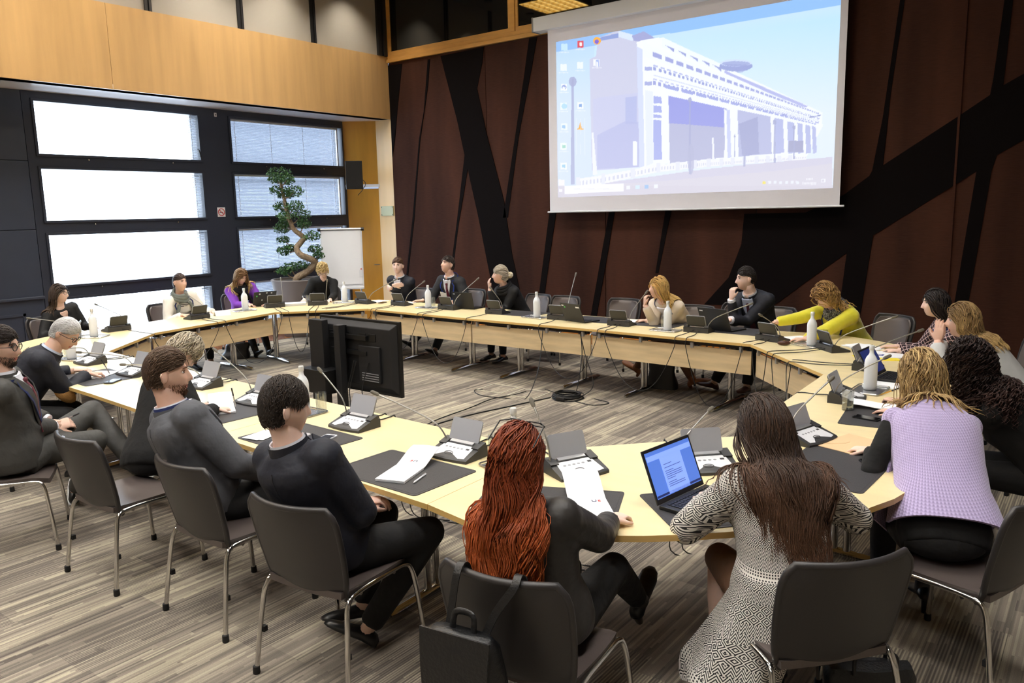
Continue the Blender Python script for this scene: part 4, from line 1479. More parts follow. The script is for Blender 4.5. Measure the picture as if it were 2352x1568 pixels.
# ---------------------------------------------------------------- head
def head_grid(nu=44, nv=34):
    """face looks along +Y; returns vertices (nv+1, nu, 3)"""
    ph = np.linspace(0, 2 * PI, nu, endpoint=False)
    ph = ph - 0.55 * np.sin(ph)                 # denser in front (phi=0 is front)
    th = np.linspace(0, PI, nv + 1)
    dz = -np.cos(th)
    V = np.zeros((nv + 1, nu, 3))
    for i in range(nv + 1):
        z = dz[i]
        r = (max(0.0, 1 - abs(z) ** (2.5 if z < 0 else 2.15))) ** 0.5
        r = max(r, 0.02)
        x = 0.0745 * r * np.sin(ph)
        y = 0.096 * r * np.cos(ph)
        zz = np.full(nu, 0.118 * z)
        j = np.clip(-zz / 0.118, 0, 1)
        j = j * j * (3 - 2 * j)
        fr = np.cos(ph)
        x *= 1 - 0.34 * j
        y = np.where(fr < 0, y * (1 - 0.42 * j) - 0.004, y * (1 - 0.10 * (fr > 0) * (1 - j) * 0.4))
        y = y + 0.004 * j * (fr > 0)
        # back of skull fuller, top
        y = np.where((fr < 0) & (zz > -0.02), y * 1.06, y)
        f = np.clip(fr, 0, 1) ** 0.5 * (y > 0)
        ax = np.abs(x)
        g = lambda a, s: np.exp(-(a / s) ** 2)
        nz_ = np.where(zz > -0.030, np.clip((0.028 - zz) / 0.058, 0, 1), np.clip((zz + 0.044) / 0.014, 0, 1))
        dy = 0.027 * g(x, 0.0105) * nz_ + 0.008 * g(ax - 0.012, 0.007) * g(zz + 0.034, 0.007)
        dy += -0.012 * g(ax - 0.032, 0.017) * g(zz - 0.012, 0.012)
        dy += 0.005 * g(ax - 0.028, 0.022) * g(zz - 0.033, 0.009)
        dy += 0.005 * g(x, 0.02) * (g(zz + 0.055, 0.005) + g(zz + 0.068, 0.006)) - 0.003 * g(x, 0.024) * g(zz + 0.0615, 0.003)
        dy += 0.009 * g(x, 0.022) * g(zz + 0.098, 0.014)
        dy += 0.004 * g(ax - 0.042, 0.02) * g(zz + 0.02, 0.02)
        y = y + dy * f
        V[i, :, 0], V[i, :, 1], V[i, :, 2] = x, y, zz
    return V


HG = head_grid()
HGL = head_grid(30, 24)
_hf = HG.reshape(-1, 3)
_hf = _hf[_hf[:, 1] > 0.03]


def face_y(x, z):
    d_ = (_hf[:, 0] - x) ** 2 + (_hf[:, 2] - z) ** 2
    i_ = np.argsort(d_)[:4]
    w_ = 1 / (d_[i_] + 1e-7)
    return float((_hf[i_, 1] * w_).sum() / w_.sum())



def frame_from(yaw_deg, pitch_deg, roll_deg=0.0):
    """columns: right, forward, up. yaw measured from local +Y, positive to the left (CCW)"""
    return (Matrix.Rotation(math.radians(yaw_deg), 3, 'Z') @ Matrix.Rotation(math.radians(pitch_deg), 3, 'X') @ Matrix.Rotation(math.radians(roll_deg), 3, 'Y'))


# ---------------------------------------------------------------- hand
def hand_mb(wrist, fdir, palm, side, curl=0.5, s=1.0, spread=0.12, thumb=0.5):
    """side +1: thumb toward +lat where lat = fdir x palm; palm points out of the palm"""
    f = Vector(fdir).normalized()
    p = Vector(palm)
    p = (p - f * p.dot(f)).normalized()
    lat = f.cross(p) * side              # thumb side
    w = Vector(wrist)
    mb = MB()
    R = []
    for t, hw, ht in ((-0.03, 0.024, 0.019), (0.0, 0.026, 0.018), (0.025, 0.034, 0.016), (0.055, 0.040, 0.014), (0.085, 0.041, 0.012), (0.095, 0.037, 0.009)):
        c = w + f * t * s
        R.append([c + (lat * math.cos(a) * hw + p * math.sin(a) * ht) * s for a in LS(0, 2 * PI, 12, endpoint=False)])
    mb.rings(R)
    for i, (lx, ln, rad) in enumerate(((0.029, 0.072, 0.0085), (0.0105, 0.080, 0.0088), (-0.009, 0.075, 0.0085), (-0.027, 0.060, 0.0075))):
        base = w + (f * 0.082 + lat * lx) * s
        d = (f + lat * lx * spread * 12).normalized()
        pts = [base - d * 0.02 * s, base]
        seg = (0.45, 0.31, 0.24)
        a = 0.0
        cur = base
        for j, q in enumerate(seg):
            a += curl * (0.75, 1.0, 0.7)[j] * (1 + 0.08 * i)
            dd = d * math.cos(a) + p * math.sin(a)
            cur = cur + dd * ln * q * s
            pts.append(cur)
        mb.tube(pts, [rad * s, rad * s, rad * 0.98 * s, rad * 0.9 * s, rad * 0.72 * s], 8)
        mb.ell(pts[-1], (rad * 0.74 * s,) * 3, 8, 5)
    tb = w + (f * 0.022 + lat * 0.026) * s
    td = (f * 0.75 + lat * (0.75 - 0.5 * thumb) + p * 0.55 * thumb).normalized()
    t2 = (td * 0.8 + f * 0.45 + p * 0.25 * thumb).normalized()
    pts = [tb - td * 0.01 * s, tb + td * 0.026 * s, tb + td * 0.046 * s, tb + td * 0.046 * s + t2 * 0.028 * s]
    mb.tube(pts, [0.014 * s, 0.0125 * s, 0.0105 * s, 0.008 * s], 8)
    mb.ell(pts[-1], (0.0082 * s,) * 3, 8, 5)
    return mb


def ik(sh, hd, l1, l2, pole):
    sh, hd = Vector(sh), Vector(hd)
    d = hd - sh
    D = d.length
    mx_ = (l1 + l2) * 0.995
    if D > mx_:
        l1, l2 = l1 * D / mx_, l2 * D / mx_
    u = d.normalized()
    a = (l1 * l1 - l2 * l2 + D * D) / (2 * D)
    h = math.sqrt(max(0.0, l1 * l1 - a * a))
    pl = Vector(pole)
    pl = (pl - u * pl.dot(u))
    if pl.length < 1e-5:
        pl = Vector((0, 0, -1))
    return sh + u * a + pl.normalized() * h


# ---------------------------------------------------------------- hair
def tubes_np(paths, radii, k=5):
    """paths (n,s,3), radii (n,s) -> verts, faces"""
    n, s, _ = paths.shape
    t = np.gradient(paths, axis=1)
    t /= np.linalg.norm(t, axis=2, keepdims=True) + 1e-9
    ref = np.array([0.31, 0.17, 0.93])
    x = np.cross(np.broadcast_to(ref, t.shape), t)
    nx = np.linalg.norm(x, axis=2, keepdims=True)
    x = x / (nx + 1e-6)
    y = np.cross(t, x)
    a = np.linspace(0, 2 * PI, k, endpoint=False)
    V = paths[:, :, None, :] + radii[:, :, None, None] * (x[:, :, None, :] * np.cos(a)[None, None, :, None] + 0.7 * y[:, :, None, :] * np.sin(a)[None, None, :, None])
    idx = np.arange(n * s * k).reshape(n, s, k)
    j2 = (np.arange(k) + 1) % k
    F = np.stack([idx[:, :-1, :], idx[:, :-1, j2], idx[:, 1:, j2], idx[:, 1:, :]], -1).reshape(-1, 4)
    return V.reshape(-1, 3), F


def scalp_mask(d, hl=0.50, side=-0.15, nape=-0.55):
    """d: unit directions in the head frame, >0 where hair grows"""
    x, y, z = d[:, 0], d[:, 1], d[:, 2]
    front = np.where(y > 0.25, hl - 0.25 * np.abs(x), np.where(y > -0.15, side + (y + 0.15) / 0.40 * (hl - side) * 0.9, nape))
    return z - front


def build_hair(hc, HR, hs, style, root_obj, spheres, seed=0, lod=1.0):
    """hc head centre, HR head rotation, hs head scale, style dict"""
    rng = np.random.default_rng(seed)
    st = dict(n=350, len=0.05, lenv=0.25, r=0.008, vol=0.010, top=0.0, grav=0.0, wave=0.0, wl=0.12, curl=0, hl=0.50, side=-0.15, nape=-0.50, flow='back', part=0.0, c0=(60, 40, 30), c1=None, steps=6, jit=0.25, back=0.5, stiff=0.75, tip=0.35, capv=None)
    st.update(style)
    H_ = np.array(HR)
    hc = np.array(hc)
    rad = np.array([0.0745, 0.098, 0.118]) * hs
    c0 = np.array(lin(st['c0']))
    c1 = np.array(lin(st['c1'] or st['c0']))
    # --- cap
    G = HG if lod > 0.6 else HGL
    V = G.reshape(-1, 3).copy()
    D = V / np.array([0.0745, 0.098, 0.118])
    D /= np.linalg.norm(D, axis=1, keepdims=True)
    mk = scalp_mask(D, st['hl'], st['side'], st['nape'])
    wgt = np.clip(mk / 0.16 + 0.35, 0, 1)
    th = wgt * (st['capv'] if st['capv'] is not None else st['vol'] * 0.35) + (wgt - 1) * 0.006 + st['top'] * np.clip(D[:, 2], 0, 1) ** 1.5 * wgt
    V = V + D * th[:, None]
    nvv, nuu = G.shape[0], G.shape[1]
    idx = np.arange(nvv * nuu).reshape(nvv, nuu)
    j2 = (np.arange(nuu) + 1) % nuu
    F = np.stack([idx[:-1, :], idx[:-1][:, j2], idx[1:][:, j2], idx[1:, :]], -1).reshape(-1, 4)
    capV = (V * hs) @ H_.T + hc
    capC = np.repeat((c0 * 0.8)[None], len(capV), 0)
    # --- locks
    mul, rmul = (2.35, 0.50) if lod > 1.1 else ((2.1, 0.56) if lod > 0.6 else (1.7, 0.66))
    n = int(st['n'] * lod * mul) if lod < 1.1 else int(st['n'] * 1.1 * mul)
    i = np.arange(n * 3) + 0.5
    phi = np.arccos(1 - 2 * i / (n * 3))
    gth = PI * (1 + 5 ** 0.5) * i
    d = np.stack([np.cos(gth) * np.sin(phi), np.sin(gth) * np.sin(phi), np.cos(phi)], 1)
    d = d[scalp_mask(d, st['hl'], st['side'], st['nape']) > 0.02]
    rng.shuffle(d)
    d = d[:n]
    n = len(d)
    root = d * (rad + 0.3 * st['vol'] + st['top'] * np.clip(d[:, 2:3], 0, 1) ** 1.5 * 0.7)
    # flow in head frame
    x, y, z = d[:, 0], d[:, 1], d[:, 2]
    dn = np.zeros_like(d)
    dn[:, 2] = -1
    if st['flow'] == 'back':
        fl = np.stack([x * 0.5, -np.ones(n), -0.15 - 0.8 * np.clip(-y, 0, 1)], 1)
    elif st['flow'] == 'side':
        fl = np.stack([np.where(z > 0.35, 0.9, 0.2 * np.sign(x)), np.where(y > 0, 0.25, -0.5), -0.25 - 0.8 * np.clip(-y, 0, 1)], 1)
    elif st['flow'] == 'crop':
        fl = np.stack([0.35 * x, 0.75 - 0.9 * (y < 0.0), -0.2 - 0.9 * np.clip(0.75 - z, 0, 1)], 1)
    elif st['flow'] == 'tied':
        fl = np.stack([-x * 0.6, -np.ones(n), -0.1 - z * 0.2], 1)
    else:   # fall from a parting
        sgn = np.sign(x - st['part'])
        near = np.clip(np.abs(x - st['part']) / 0.30, 0.05, 1)
        fl = np.stack([sgn * (0.9 * np.clip(z, 0, 1)) * near, -st['back'] * np.clip(y + 0.35, 0, 1.2) - (1 - near) * 0.9 * (z > 0.3), -0.55 - 0.2 * (1 - z)], 1)
    fl += rng.normal(0, st['jit'], fl.shape)
    fl -= d * np.sum(fl * d, 1, keepdims=True) * 0.9
    fl += d * 0.12
    fl /= np.linalg.norm(fl, axis=1, keepdims=True)
    Ln = st['len'] * (1 + rng.uniform(-st['lenv'], st['lenv'], n))
    if st.get('toplen'):
        Ln = Ln + (st['toplen'] - st['len']) * np.clip(z - 0.1, 0, 1) ** 0.7 * np.clip(0.4 + y, 0, 1)
    steps = st['steps']
    ds = (Ln / steps)[:, None]
    p = root @ H_.T + hc
    v = fl @ H_.T
    offs = st['vol'] * rng.uniform(0.35, 1.15, n)
    path = [p.copy()]
    grav = np.array([0, 0, -1.0])
    prev = p.copy()
    nbx = st.get('draw', 0.0)
    for s_ in range(steps):
        v = v + grav * st['grav'] * (0.4 + 1.6 * s_ / steps)
        v /= np.linalg.norm(v, axis=1, keepdims=True)
        p = p + v * ds
        q = (p - hc) @ H_
        un = q / (np.linalg.norm(q, axis=1, keepdims=True) + 1e-9)
        shell = rad + offs[:, None] + (st['top'] * np.clip(un[:, 2:3], 0, 1) ** 1.5)
        r_ = np.linalg.norm(q / shell, axis=1)
        ons = (q / np.maximum(r_, 1e-6)[:, None]) @ H_.T + hc
        if st['grav'] == 0:
            p2 = ons
        else:
            rel = p[:, 2] - hc[2]
            hug = np.where(r_ < 1, 1.0, np.clip((rel + 0.05) / 0.05, 0, 1) * st.get('hug', 0.9))[:, None]
            p2 = p * (1 - hug) + ons * hug
            if nbx:
                low = (rel < -0.06)[:, None]
                tgt = np.array(spheres[1][0]) - spheres[1][1][:, 1] * 0.10
                dxy = (tgt - p2) * np.array([1, 1, 0])
                p2 = p2 + np.where(low, dxy * nbx, 0)
        for c_, Rm, rr in spheres:
            w_ = (p2 - np.array(c_)) @ Rm
            er = rr + offs[:, None] * 0.7
            l_ = np.linalg.norm(w_ / er, axis=1)
            hit = l_ < 1
            p2 = np.where(hit[:, None], (w_ / np.maximum(l_, 0.15)[:, None]) @ Rm.T + np.array(c_), p2)
        v = p2 - path[-1]
        v /= np.linalg.norm(v, axis=1, keepdims=True) + 1e-9
        p = p2
        path.append(p.copy())
    P = np.stack(path, 1)
    if st['wave'] > 0:
        # resample finer for waves
        m_ = st.get('wsteps', int(steps * 1.5))
        tt = np.linspace(0, steps, m_ + 1)
        i0 = np.clip(np.floor(tt).astype(int), 0, steps - 1)
        fr = (tt - i0)[None, :, None]
        P = P[:, i0] * (1 - fr) + P[:, i0 + 1] * fr
        t = np.gradient(P, axis=1)
        t /= np.linalg.norm(t, axis=2, keepdims=True) + 1e-9
        out = P - hc
        out /= np.linalg.norm(out, axis=2, keepdims=True) + 1e-9
        b1 = np.cross(t, out)
        b1 /= np.linalg.norm(b1, axis=2, keepdims=True) + 1e-9
        b2 = np.cross(b1, t)
        ss = np.linspace(0, 1, m_ + 1)[None] * Ln[:, None]
        ph = rng.uniform(0, 2 * PI, n)[:, None] * (1.0 if st['curl'] else st.get('frizz', 0.16)) + P[:, :1, 0] * (30 if st['curl'] else 16)
        am = st['wave'] * np.clip(ss / 0.10, 0, 1) * rng.uniform(0.6, 1.3, n)[:, None]
        P = P + (am * np.sin(2 * PI * ss / st['wl'] + ph))[..., None] * b1
        P = P + (am * (0.9 if st['curl'] else 0.35) * np.cos(2 * PI * ss / st['wl'] + ph))[..., None] * b2
    m2 = P.shape[1]
    u = np.linspace(0, 1, m2)[None]
    R = st['r'] * rmul * rng.uniform(0.7, 1.3, n)[:, None] * (np.minimum(1, 0.75 + u * 1.5)) * np.where(u > 0.55, 1 - (1 - st['tip']) * (np.clip(u - 0.55, 0, 1) / 0.45) ** 1.5, 1)
    R[:, -1] *= 0.25
    k = 3
    tv, tf = tubes_np(P, R, k)
    jit = rng.uniform(0.80, 1.22, n)[:, None, None]
    col = (c0[None, None] * (1 - u[..., None] ** 1.2) + c1[None, None] * u[..., None] ** 1.2) * jit
    if st.get('streak'):
        hi = np.array(lin(st['streak']))
        sel = rng.uniform(0, 1, n) < st.get('streakp', 0.35)
        col[sel] = col[sel] * 0.3 + hi * 0.7 * jit[sel]
    tc_ = np.repeat(col.reshape(-1, 3), k, 0)
    allV = np.concatenate([capV, tv])
    allF = F.tolist() + (tf + len(capV)).tolist()
    me = bpy.data.meshes.new('hair')
    me.from_pydata(allV.tolist(), [], allF)
    ca = me.color_attributes.new('Col', 'FLOAT_COLOR', 'POINT')
    cc = np.concatenate([capC, tc_])
    ca.data.foreach_set('color', np.concatenate([np.clip(cc, 0, 1), np.ones((len(cc), 1))], 1).ravel().astype(np.float32))
    me.materials.append(MATS['hair'])
    me.polygons.foreach_set('use_smooth', [True] * len(me.polygons))
    me.update()
    o = bpy.data.objects.new('hair', me)
    C.objects.link(o)
    o.parent = root_obj
    return o


# ---------------------------------------------------------------- torso tables: (t, half width, half depth, forward shift)
MALE = [(-0.13, .150, .110, 0.0), (0.0, .172, .128, 0.0), (0.14, .168, .128, 0.01), (0.32, .158, .118, 0.01), (0.52, .166, .120, 0.008), (0.70, .182, .126, 0.004), (0.84, .192, .118, -0.004), (0.93, .178, .098, -0.010), (0.985, .115, .080, -0.010), (1.03, .070, .070, -0.004), (1.10, .060, .062, 0.004)]
FEMALE = [(-0.13, .158, .115, 0.0), (0.0, .178, .130, 0.0), (0.14, .168, .122, 0.006), (0.32, .142, .104, 0.006), (0.52, .146, .108, 0.012), (0.66, .154, .122, 0.022), (0.82, .162, .106, 0.004), (0.92, .148, .088, -0.008), (0.98, .098, .072, -0.008), (1.03, .060, .060, -0.004), (1.10, .052, .054, 0.004)]


class Torso:
    def __init__(self, p0, nb, tab, s, twist, bend=0.25):
        self.p0, self.nb, self.tab, self.s, self.tw = Vector(p0), Vector(nb), tab, s, twist
        v = self.nb - self.p0
        self.pc = self.p0 + Vector((v.x * bend, v.y * bend - 0.02, v.z * 0.52))
        self.L = v.length

    def c(self, t):
        return (1 - t) ** 2 * self.p0 + 2 * t * (1 - t) * self.pc + t * t * self.nb

    def frame(self, t):
        tt = min(max(t, 0.0), 1.0)
        u = (2 * (1 - tt) * (self.pc - self.p0) + 2 * tt * (self.nb - self.pc)).normalized()
        r = Rz(math.radians(self.tw) * tt) @ Vector((1, 0, 0))
        r = (r - u * r.dot(u)).normalized()
        return r, u.cross(r), u

    def dims(self, t):
        T = self.tab
        if t <= T[0][0]:
            return T[0][1:]
        for a, b in zip(T[:-1], T[1:]):
            if t <= b[0]:
                q = (t - a[0]) / (b[0] - a[0])
                q = q * q * (3 - 2 * q)
                return tuple(a[i] + (b[i] - a[i]) * q for i in (1, 2, 3))
        return T[-1][1:]

    def S(self, t, phi, off=0.0):
        """surface point; phi=0 front, positive to the right, radians"""
        w, d, f = self.dims(t)
        w, d, f = w * self.s, d * self.s, f * self.s
        r, fw, u = self.frame(t)
        cs, sn = math.cos(phi), math.sin(phi)
        e = 2 / 2.35
        x = math.copysign(abs(sn) ** e, sn) * (w + off)
        y = math.copysign(abs(cs) ** e, cs) * (d + off)
        c = self.c(t)
        if t < 0:
            c = self.p0 + self.frame(0)[2] * (t * self.L)
        if t > 1:
            c = self.nb + self.frame(1)[2] * ((t - 1) * self.L)
        return c + r * x + fw * (y + f)

    def ring(self, t, off=0.0, k=20):
        return [self.S(t, 2 * PI * j / k, off) for j in range(k)]


def ribbon(mb, pts, nrm, w, th=0.004):
    """flat strip along pts with given surface normals"""
    P, Q = [], []
    n = len(pts)
    for i in range(n):
        t = (Vector(pts[min(i + 1, n - 1)]) - Vector(pts[max(i - 1, 0)])).normalized()
        nn = Vector(nrm[i]).normalized()
        b = t.cross(nn).normalized()
        ww = w[i] if isinstance(w, (list, tuple)) else w
        P.append([Vector(pts[i]) + b * ww * q + nn * th for q in (-0.5, 0, 0.5)])
        Q.append([Vector(pts[i]) + b * ww * q - nn * th * 0.3 for q in (-0.5, 0, 0.5)])
    mb.sheet(P, Q)


def person(label, xy, ang, head, look, sex='f', s=1.0, skin='light', top='knit_black', bottom='trouser_black', hair=None, hands=(None, None), knees=None, feet=None, shoes='shoe_black', lod=1.0, twist=0.0, seat=0.0, v=None, tie=None, lapel=True, collar=None, scarf=None, lanyard=None, glasses=None, bulk=0.016, sleeve=None, sleeve_mat=None, roll=0.0, headscale=None, brow=None, smile=False, shoe_style='flat', cuffs=None, beard=None, legskin=False, extra=None, hem=-0.13, belt_open=None, elbows=(None, None), bend=0.25):
    """xy pelvis position, ang facing (deg CCW from +X), head world xyz, look=(yaw angle world deg, pitch)"""
    rz = math.radians(ang - 90)
    root = thing('person', (xy[0], xy[1], 0), rz, label, 'person', 'people seated around the table')
    inv = Rz(-rz)

    def loc(p):
        q = inv @ Vector((p[0] - xy[0], p[1] - xy[1], 0))
        return Vector((q.x, q.y, p[2]))
    hc = loc(head)
    HR = frame_from(look[0] - ang, look[1], roll)
    hs = headscale or (s * (1.0 if sex == 'm' else 0.96))
    up, fw = HR @ Vector((0, 0, 1)), HR @ Vector((0, 1, 0))
    tab = MALE if sex == 'm' else FEMALE
    p0 = Vector((0, 0, 0.545 + seat))
    # neck base below and slightly behind the head
    spine = (hc - p0).normalized()
    nb = hc - (up * 0.35 + spine * 0.65).normalized() * 0.182 * s - fw * 0.012
    T = Torso(p0, nb, tab, s, twist, bend)
    big = lod > 0.6
    kk = 20
    # ------------------------------------------------ arms
    sw = (0.178 if sex == 'm' else 0.152) * s
    l1, l2 = (0.30 * s, 0.265 * s) if sex == 'm' else (0.275 * s, 0.245 * s)
    r_, f_, u_ = T.frame(0.9)
    shl = [T.c(0.90) + r_ * sw * sg + f_ * 0.008 for sg in (1, -1)]     # right, left
    arms = []
    for i, sg in enumerate((1, -1)):
        h = hands[i]
        if h is None:
            h = dict(p=None)
        if h.get('p') is None:
            wr = Vector((0.15 * sg, 0.26, 0.60 + seat))
        else:
            wr = loc(h['p'])
        pole = Vector(elbows[i]) if elbows[i] else Vector((0.55 * sg, -0.35, -1.0))
        fd = h.get('d')
        fd = (inv @ Vector(fd)) if fd else None
        el = ik(shl[i], wr, l1, l2, pole)
        if fd is None:
            fd = (wr - el).normalized() * 0.6 + Vector((-0.25 * sg, 0.4, -0.1))
        pm = h.get('palm')
        pm = (inv @ Vector(pm)) if pm else Vector((0, 0, -1))
        arms.append((shl[i], el, wr, fd.normalized(), pm, h.get('curl', 0.55), h.get('thumb', 0.5)))
    # ------------------------------------------------ legs
    hips = [Vector((0.088 * sg * s, 0.03, 0.52 + seat)) for sg in (1, -1)]
    kn = [Vector((0.11 * sg * s, 0.43 * s, 0.50 + seat * 0.5)) for sg in (1, -1)]
    ft = [Vector((0.12 * sg * s, 0.44 * s, 0.075)) for sg in (1, -1)]
    if knees:
        kn = [loc(p) if p else q for p, q in zip(knees, kn)]
    if feet:
        ft = [loc(p) if p else q for p, q in zip(feet, ft)]
    # ------------------------------------------------ body: one mesh
    body = MB()
    body.mi = 0
    body.rings([T.ring(t, -0.006, 16) for t in (-0.1, 0, 0.15, 0.32, 0.52, 0.7, 0.84, 0.93, 0.985, 1.03, 1.1)])
    nk = (0.060 if sex == 'm' else 0.050) * s
    n0, n1 = T.c(0.93), hc - up * 0.045 * hs - fw * 0.014 * hs
    body.tube([n0, n0.lerp(n1, 0.35), n0.lerp(n1, 0.7), n1], [nk * 1.35, nk * 1.08, nk * 0.98, nk], 16)
    for (a, e, w_, fd, pm, cu, tm) in arms:
        body.tube([a, a.lerp(e, 0.5), e, e.lerp(w_, 0.4), w_], [0.05 * s, 0.046 * s, 0.038 * s, 0.036 * s, 0.024 * s], 10)
    for h_, k__, f__ in zip(hips, kn, ft):
        body.tube([h_, h_.lerp(k__, 0.5), k__, k__.lerp(f__, 0.35), k__.lerp(f__, 0.8), f__], [0.082 * s, 0.07 * s, 0.054 * s, 0.052 * s, 0.034 * s, 0.034 * s], 12)
    # head
    G = HG if big else HGL
    hv = (G.reshape(-1, 3) * hs) @ np.array(HR).T + np.array(hc)
    nvv, nuu = G.shape[0], G.shape[1]
    o = len(body.v)
    body.v.extend([tuple(p) for p in hv])
    gg = G.reshape(-1, 3)
    for i in range(nvv - 1):
        for j in range(nuu):
            q = (i * nuu + j, i * nuu + (j + 1) % nuu, (i + 1) * nuu + (j + 1) % nuu, (i + 1) * nuu + j)
            c = gg[list(q)].mean(0)
            mi = 0
            if big and c[1] > 0.06 and abs(c[0]) < 0.024 and -0.0705 < c[2] < -0.051:
                mi = 1
            body.f.append(tuple(o + w for w in q))
            body.m.append(mi)

    def hp(x, y, z):
        return hc + HR @ (Vector((x, y, z)) * hs)
    # eyes, brows, ears
    for sg in (1, -1):
        body.mi = 2
        body.ell(hp(0.032 * sg, 0.0685, 0.011), (0.0118 * hs, 0.0105 * hs, 0.0065 * hs), 10, 6, HR)
        body.mi = 3
        body.ell(hp(0.032 * sg, 0.0768, 0.011), (0.0056 * hs, 0.0035 * hs, 0.0058 * hs), 8, 5, HR)
        body.mi = 4
        body.tube([hp(0.016 * sg, 0.092, 0.029), hp(0.032 * sg, 0.087, 0.034), hp(0.048 * sg, 0.073, 0.030)], [0.0035 * hs, 0.004 * hs, 0.002 * hs], 6)
        body.tube([hp(0.021 * sg, 0.0815, 0.0165), hp(0.032 * sg, 0.083, 0.0195), hp(0.044 * sg, 0.075, 0.016)], 0.0016 * hs, 5)
        body.mi = 0
        er = HR @ Matrix.Rotation(0.35 * sg, 3, 'Z') @ Matrix.Rotation(-0.15, 3, 'X')
        body.ell(hp(0.0765 * sg, -0.008, 0.0), (0.008 * hs, 0.018 * hs, 0.031 * hs), 10, 7, er)
        body.tube([hp(0.081 * sg, -0.020, 0.020), hp(0.086 * sg, -0.024, 0.005), hp(0.080 * sg, -0.016, -0.022)], 0.004 * hs, 6)
    body.mi = 1
    cv = 0.006 if smile else 0.0
    body.tube([hp(x_, face_y(x_, -0.0615) + 0.0004, -0.0615 + cv * (abs(x_) / 0.022) ** 2) for x_ in (-0.022, -0.012, 0.0, 0.012, 0.022)], [0.0012 * hs, 0.0026 * hs, 0.0030 * hs, 0.0026 * hs, 0.0012 * hs], 6)
    if smile:
        body.mi = 2
        body.ell(hp(0, face_y(0, -0.0615) - 0.001, -0.0655), (0.015 * hs, 0.004 * hs, 0.0035 * hs), 10, 5, HR)
        body.mi = 1
        body.tube([hp(x_, face_y(x_, -0.070) + 0.0003, -0.0705 + 0.007 * (abs(x_) / 0.02) ** 2) for x_ in (-0.02, -0.01, 0.0, 0.01, 0.02)], [0.001 * hs, 0.0022 * hs, 0.0026 * hs, 0.0022 * hs, 0.001 * hs], 6)
    body.mi = 0
    # hands, fused smooth
    vox = 0.0042 if lod > 1.2 else (0.0048 if big else 0.0065)
    for i, (a, e, w_, fd, pm, cu, tm) in enumerate(arms):
        sd = 1 if i == 0 else -1
        hm = hand_mb(w_, fd, pm, -sd, cu, s * (1.0 if sex == 'm' else 0.92), thumb=tm)
        me_ = remesh(hm, vox, 3, factor=0.4)
        hv_, hf_ = mesh_np(me_)
        body.add(hv_.tolist(), hf_)
        bpy.data.meshes.remove(me_)
    bm_ = ['skin_' + skin, 'lips', 'eye_white', 'iris', None, 'beard']
    bc = brow or (hair['c0'] if hair else (60, 45, 35))
    bname = 'brow_%d_%d_%d' % bc
    mat(bname, bc, 0.7)
    bm_[4] = bname
    obj('body', body, bm_, root, True, 180)
    # ------------------------------------------------ top garment
    g = MB()
    ts = [hem, 0.0, 0.14, 0.32, 0.52, 0.68, 0.82, 0.91, 0.96, 1.0, 1.035]
    rings_ = []
    for t in ts:
        ex = bulk * (1 if t < 0.95 else 0.6) + (0.010 if t < 0 else 0)
        rings_.append(T.ring(t, ex, kk))
    g.rings(rings_)
    sr = (0.064 if sex == 'm' else 0.056) * s
    for i, (a, e, w_, fd, pm, cu, tm) in enumerate(arms):
        ext = bulk * 0.75
        sg = (1, -1)[i]
        inn = a - r_ * 0.06 * sg * s
        if sleeve == 'none':
            g.ell(a, (sr * 1.15,) * 3, 12, 8)
            continue
        w2 = e.lerp(w_, 0.90)
        g.tube([inn, a, a.lerp(e, 0.5), e, e.lerp(w2, 0.5), w2], [sr * 1.05 + ext, sr + ext, sr * 0.90 + ext, sr * 0.80 + ext, sr * 0.66 + ext, sr * 0.56 + ext], 14)
        g.ell(a, (sr * 1.08 + ext,) * 3, 12, 8)
        g.ell(e, (sr * 0.80 + ext,) * 3, 12, 8)
    vx = 0.010 if lod > 1.2 else (0.013 if big else 0.017)
    gm = remesh(g, vx, 6 if big else 4, 'top_garment', L(top))
    gname = {'suit': 'suit_jacket', 'crea': 'cardigan', 'purp': 'cardigan', 'yell': 'cardigan', 'patt': 'cardigan', 'beig': 'blazer', 'plai': 'plaid_jacket', 'lave': 'knit_vest', 'leat': 'jacket', 'blac': 'shirt', 'grey': 'sweater', 'knit': 'sweater'}[top[:4]]
    obj(gname, gm, None, root)
    if top.startswith('suit') and big:
        obj('back_seam', MB().tube([T.S(t, PI, bulk - 0.001) for t in LS(0.02, 0.93, 14)], 0.0016, 5), 'black_rubber', root)
    # undersleeves for vests
    if sleeve == 'none' and sleeve_mat:
        g2 = MB()
        for (a, e, w_, fd, pm, cu, tm) in arms:
            w2 = e.lerp(w_, 0.93)
            g2.tube([a, a.lerp(e, 0.5), e, e.lerp(w2, 0.5), w2], [sr * 0.98, sr * 0.93, sr * 0.86, sr * 0.74, sr * 0.62], 14)
            g2.ell(e, (sr * 0.86,) * 3, 12, 8)
        g2.rings([T.ring(t, 0.008, kk) for t in (-0.12, 0.0, 0.15, 0.35, 0.6)])
        obj('shirt_sleeves', remesh(g2, vx, 4, 'sl', L(sleeve_mat)), None, root)
    if cuffs:
        for (a, e, w_, fd, pm, cu, tm) in arms:
            c0, c1 = e.lerp(w_, 0.86), e.lerp(w_, 0.97)
            obj('cuff', MB().tube([c0, c1], [sr * 0.66, sr * 0.64], 14), cuffs, root)
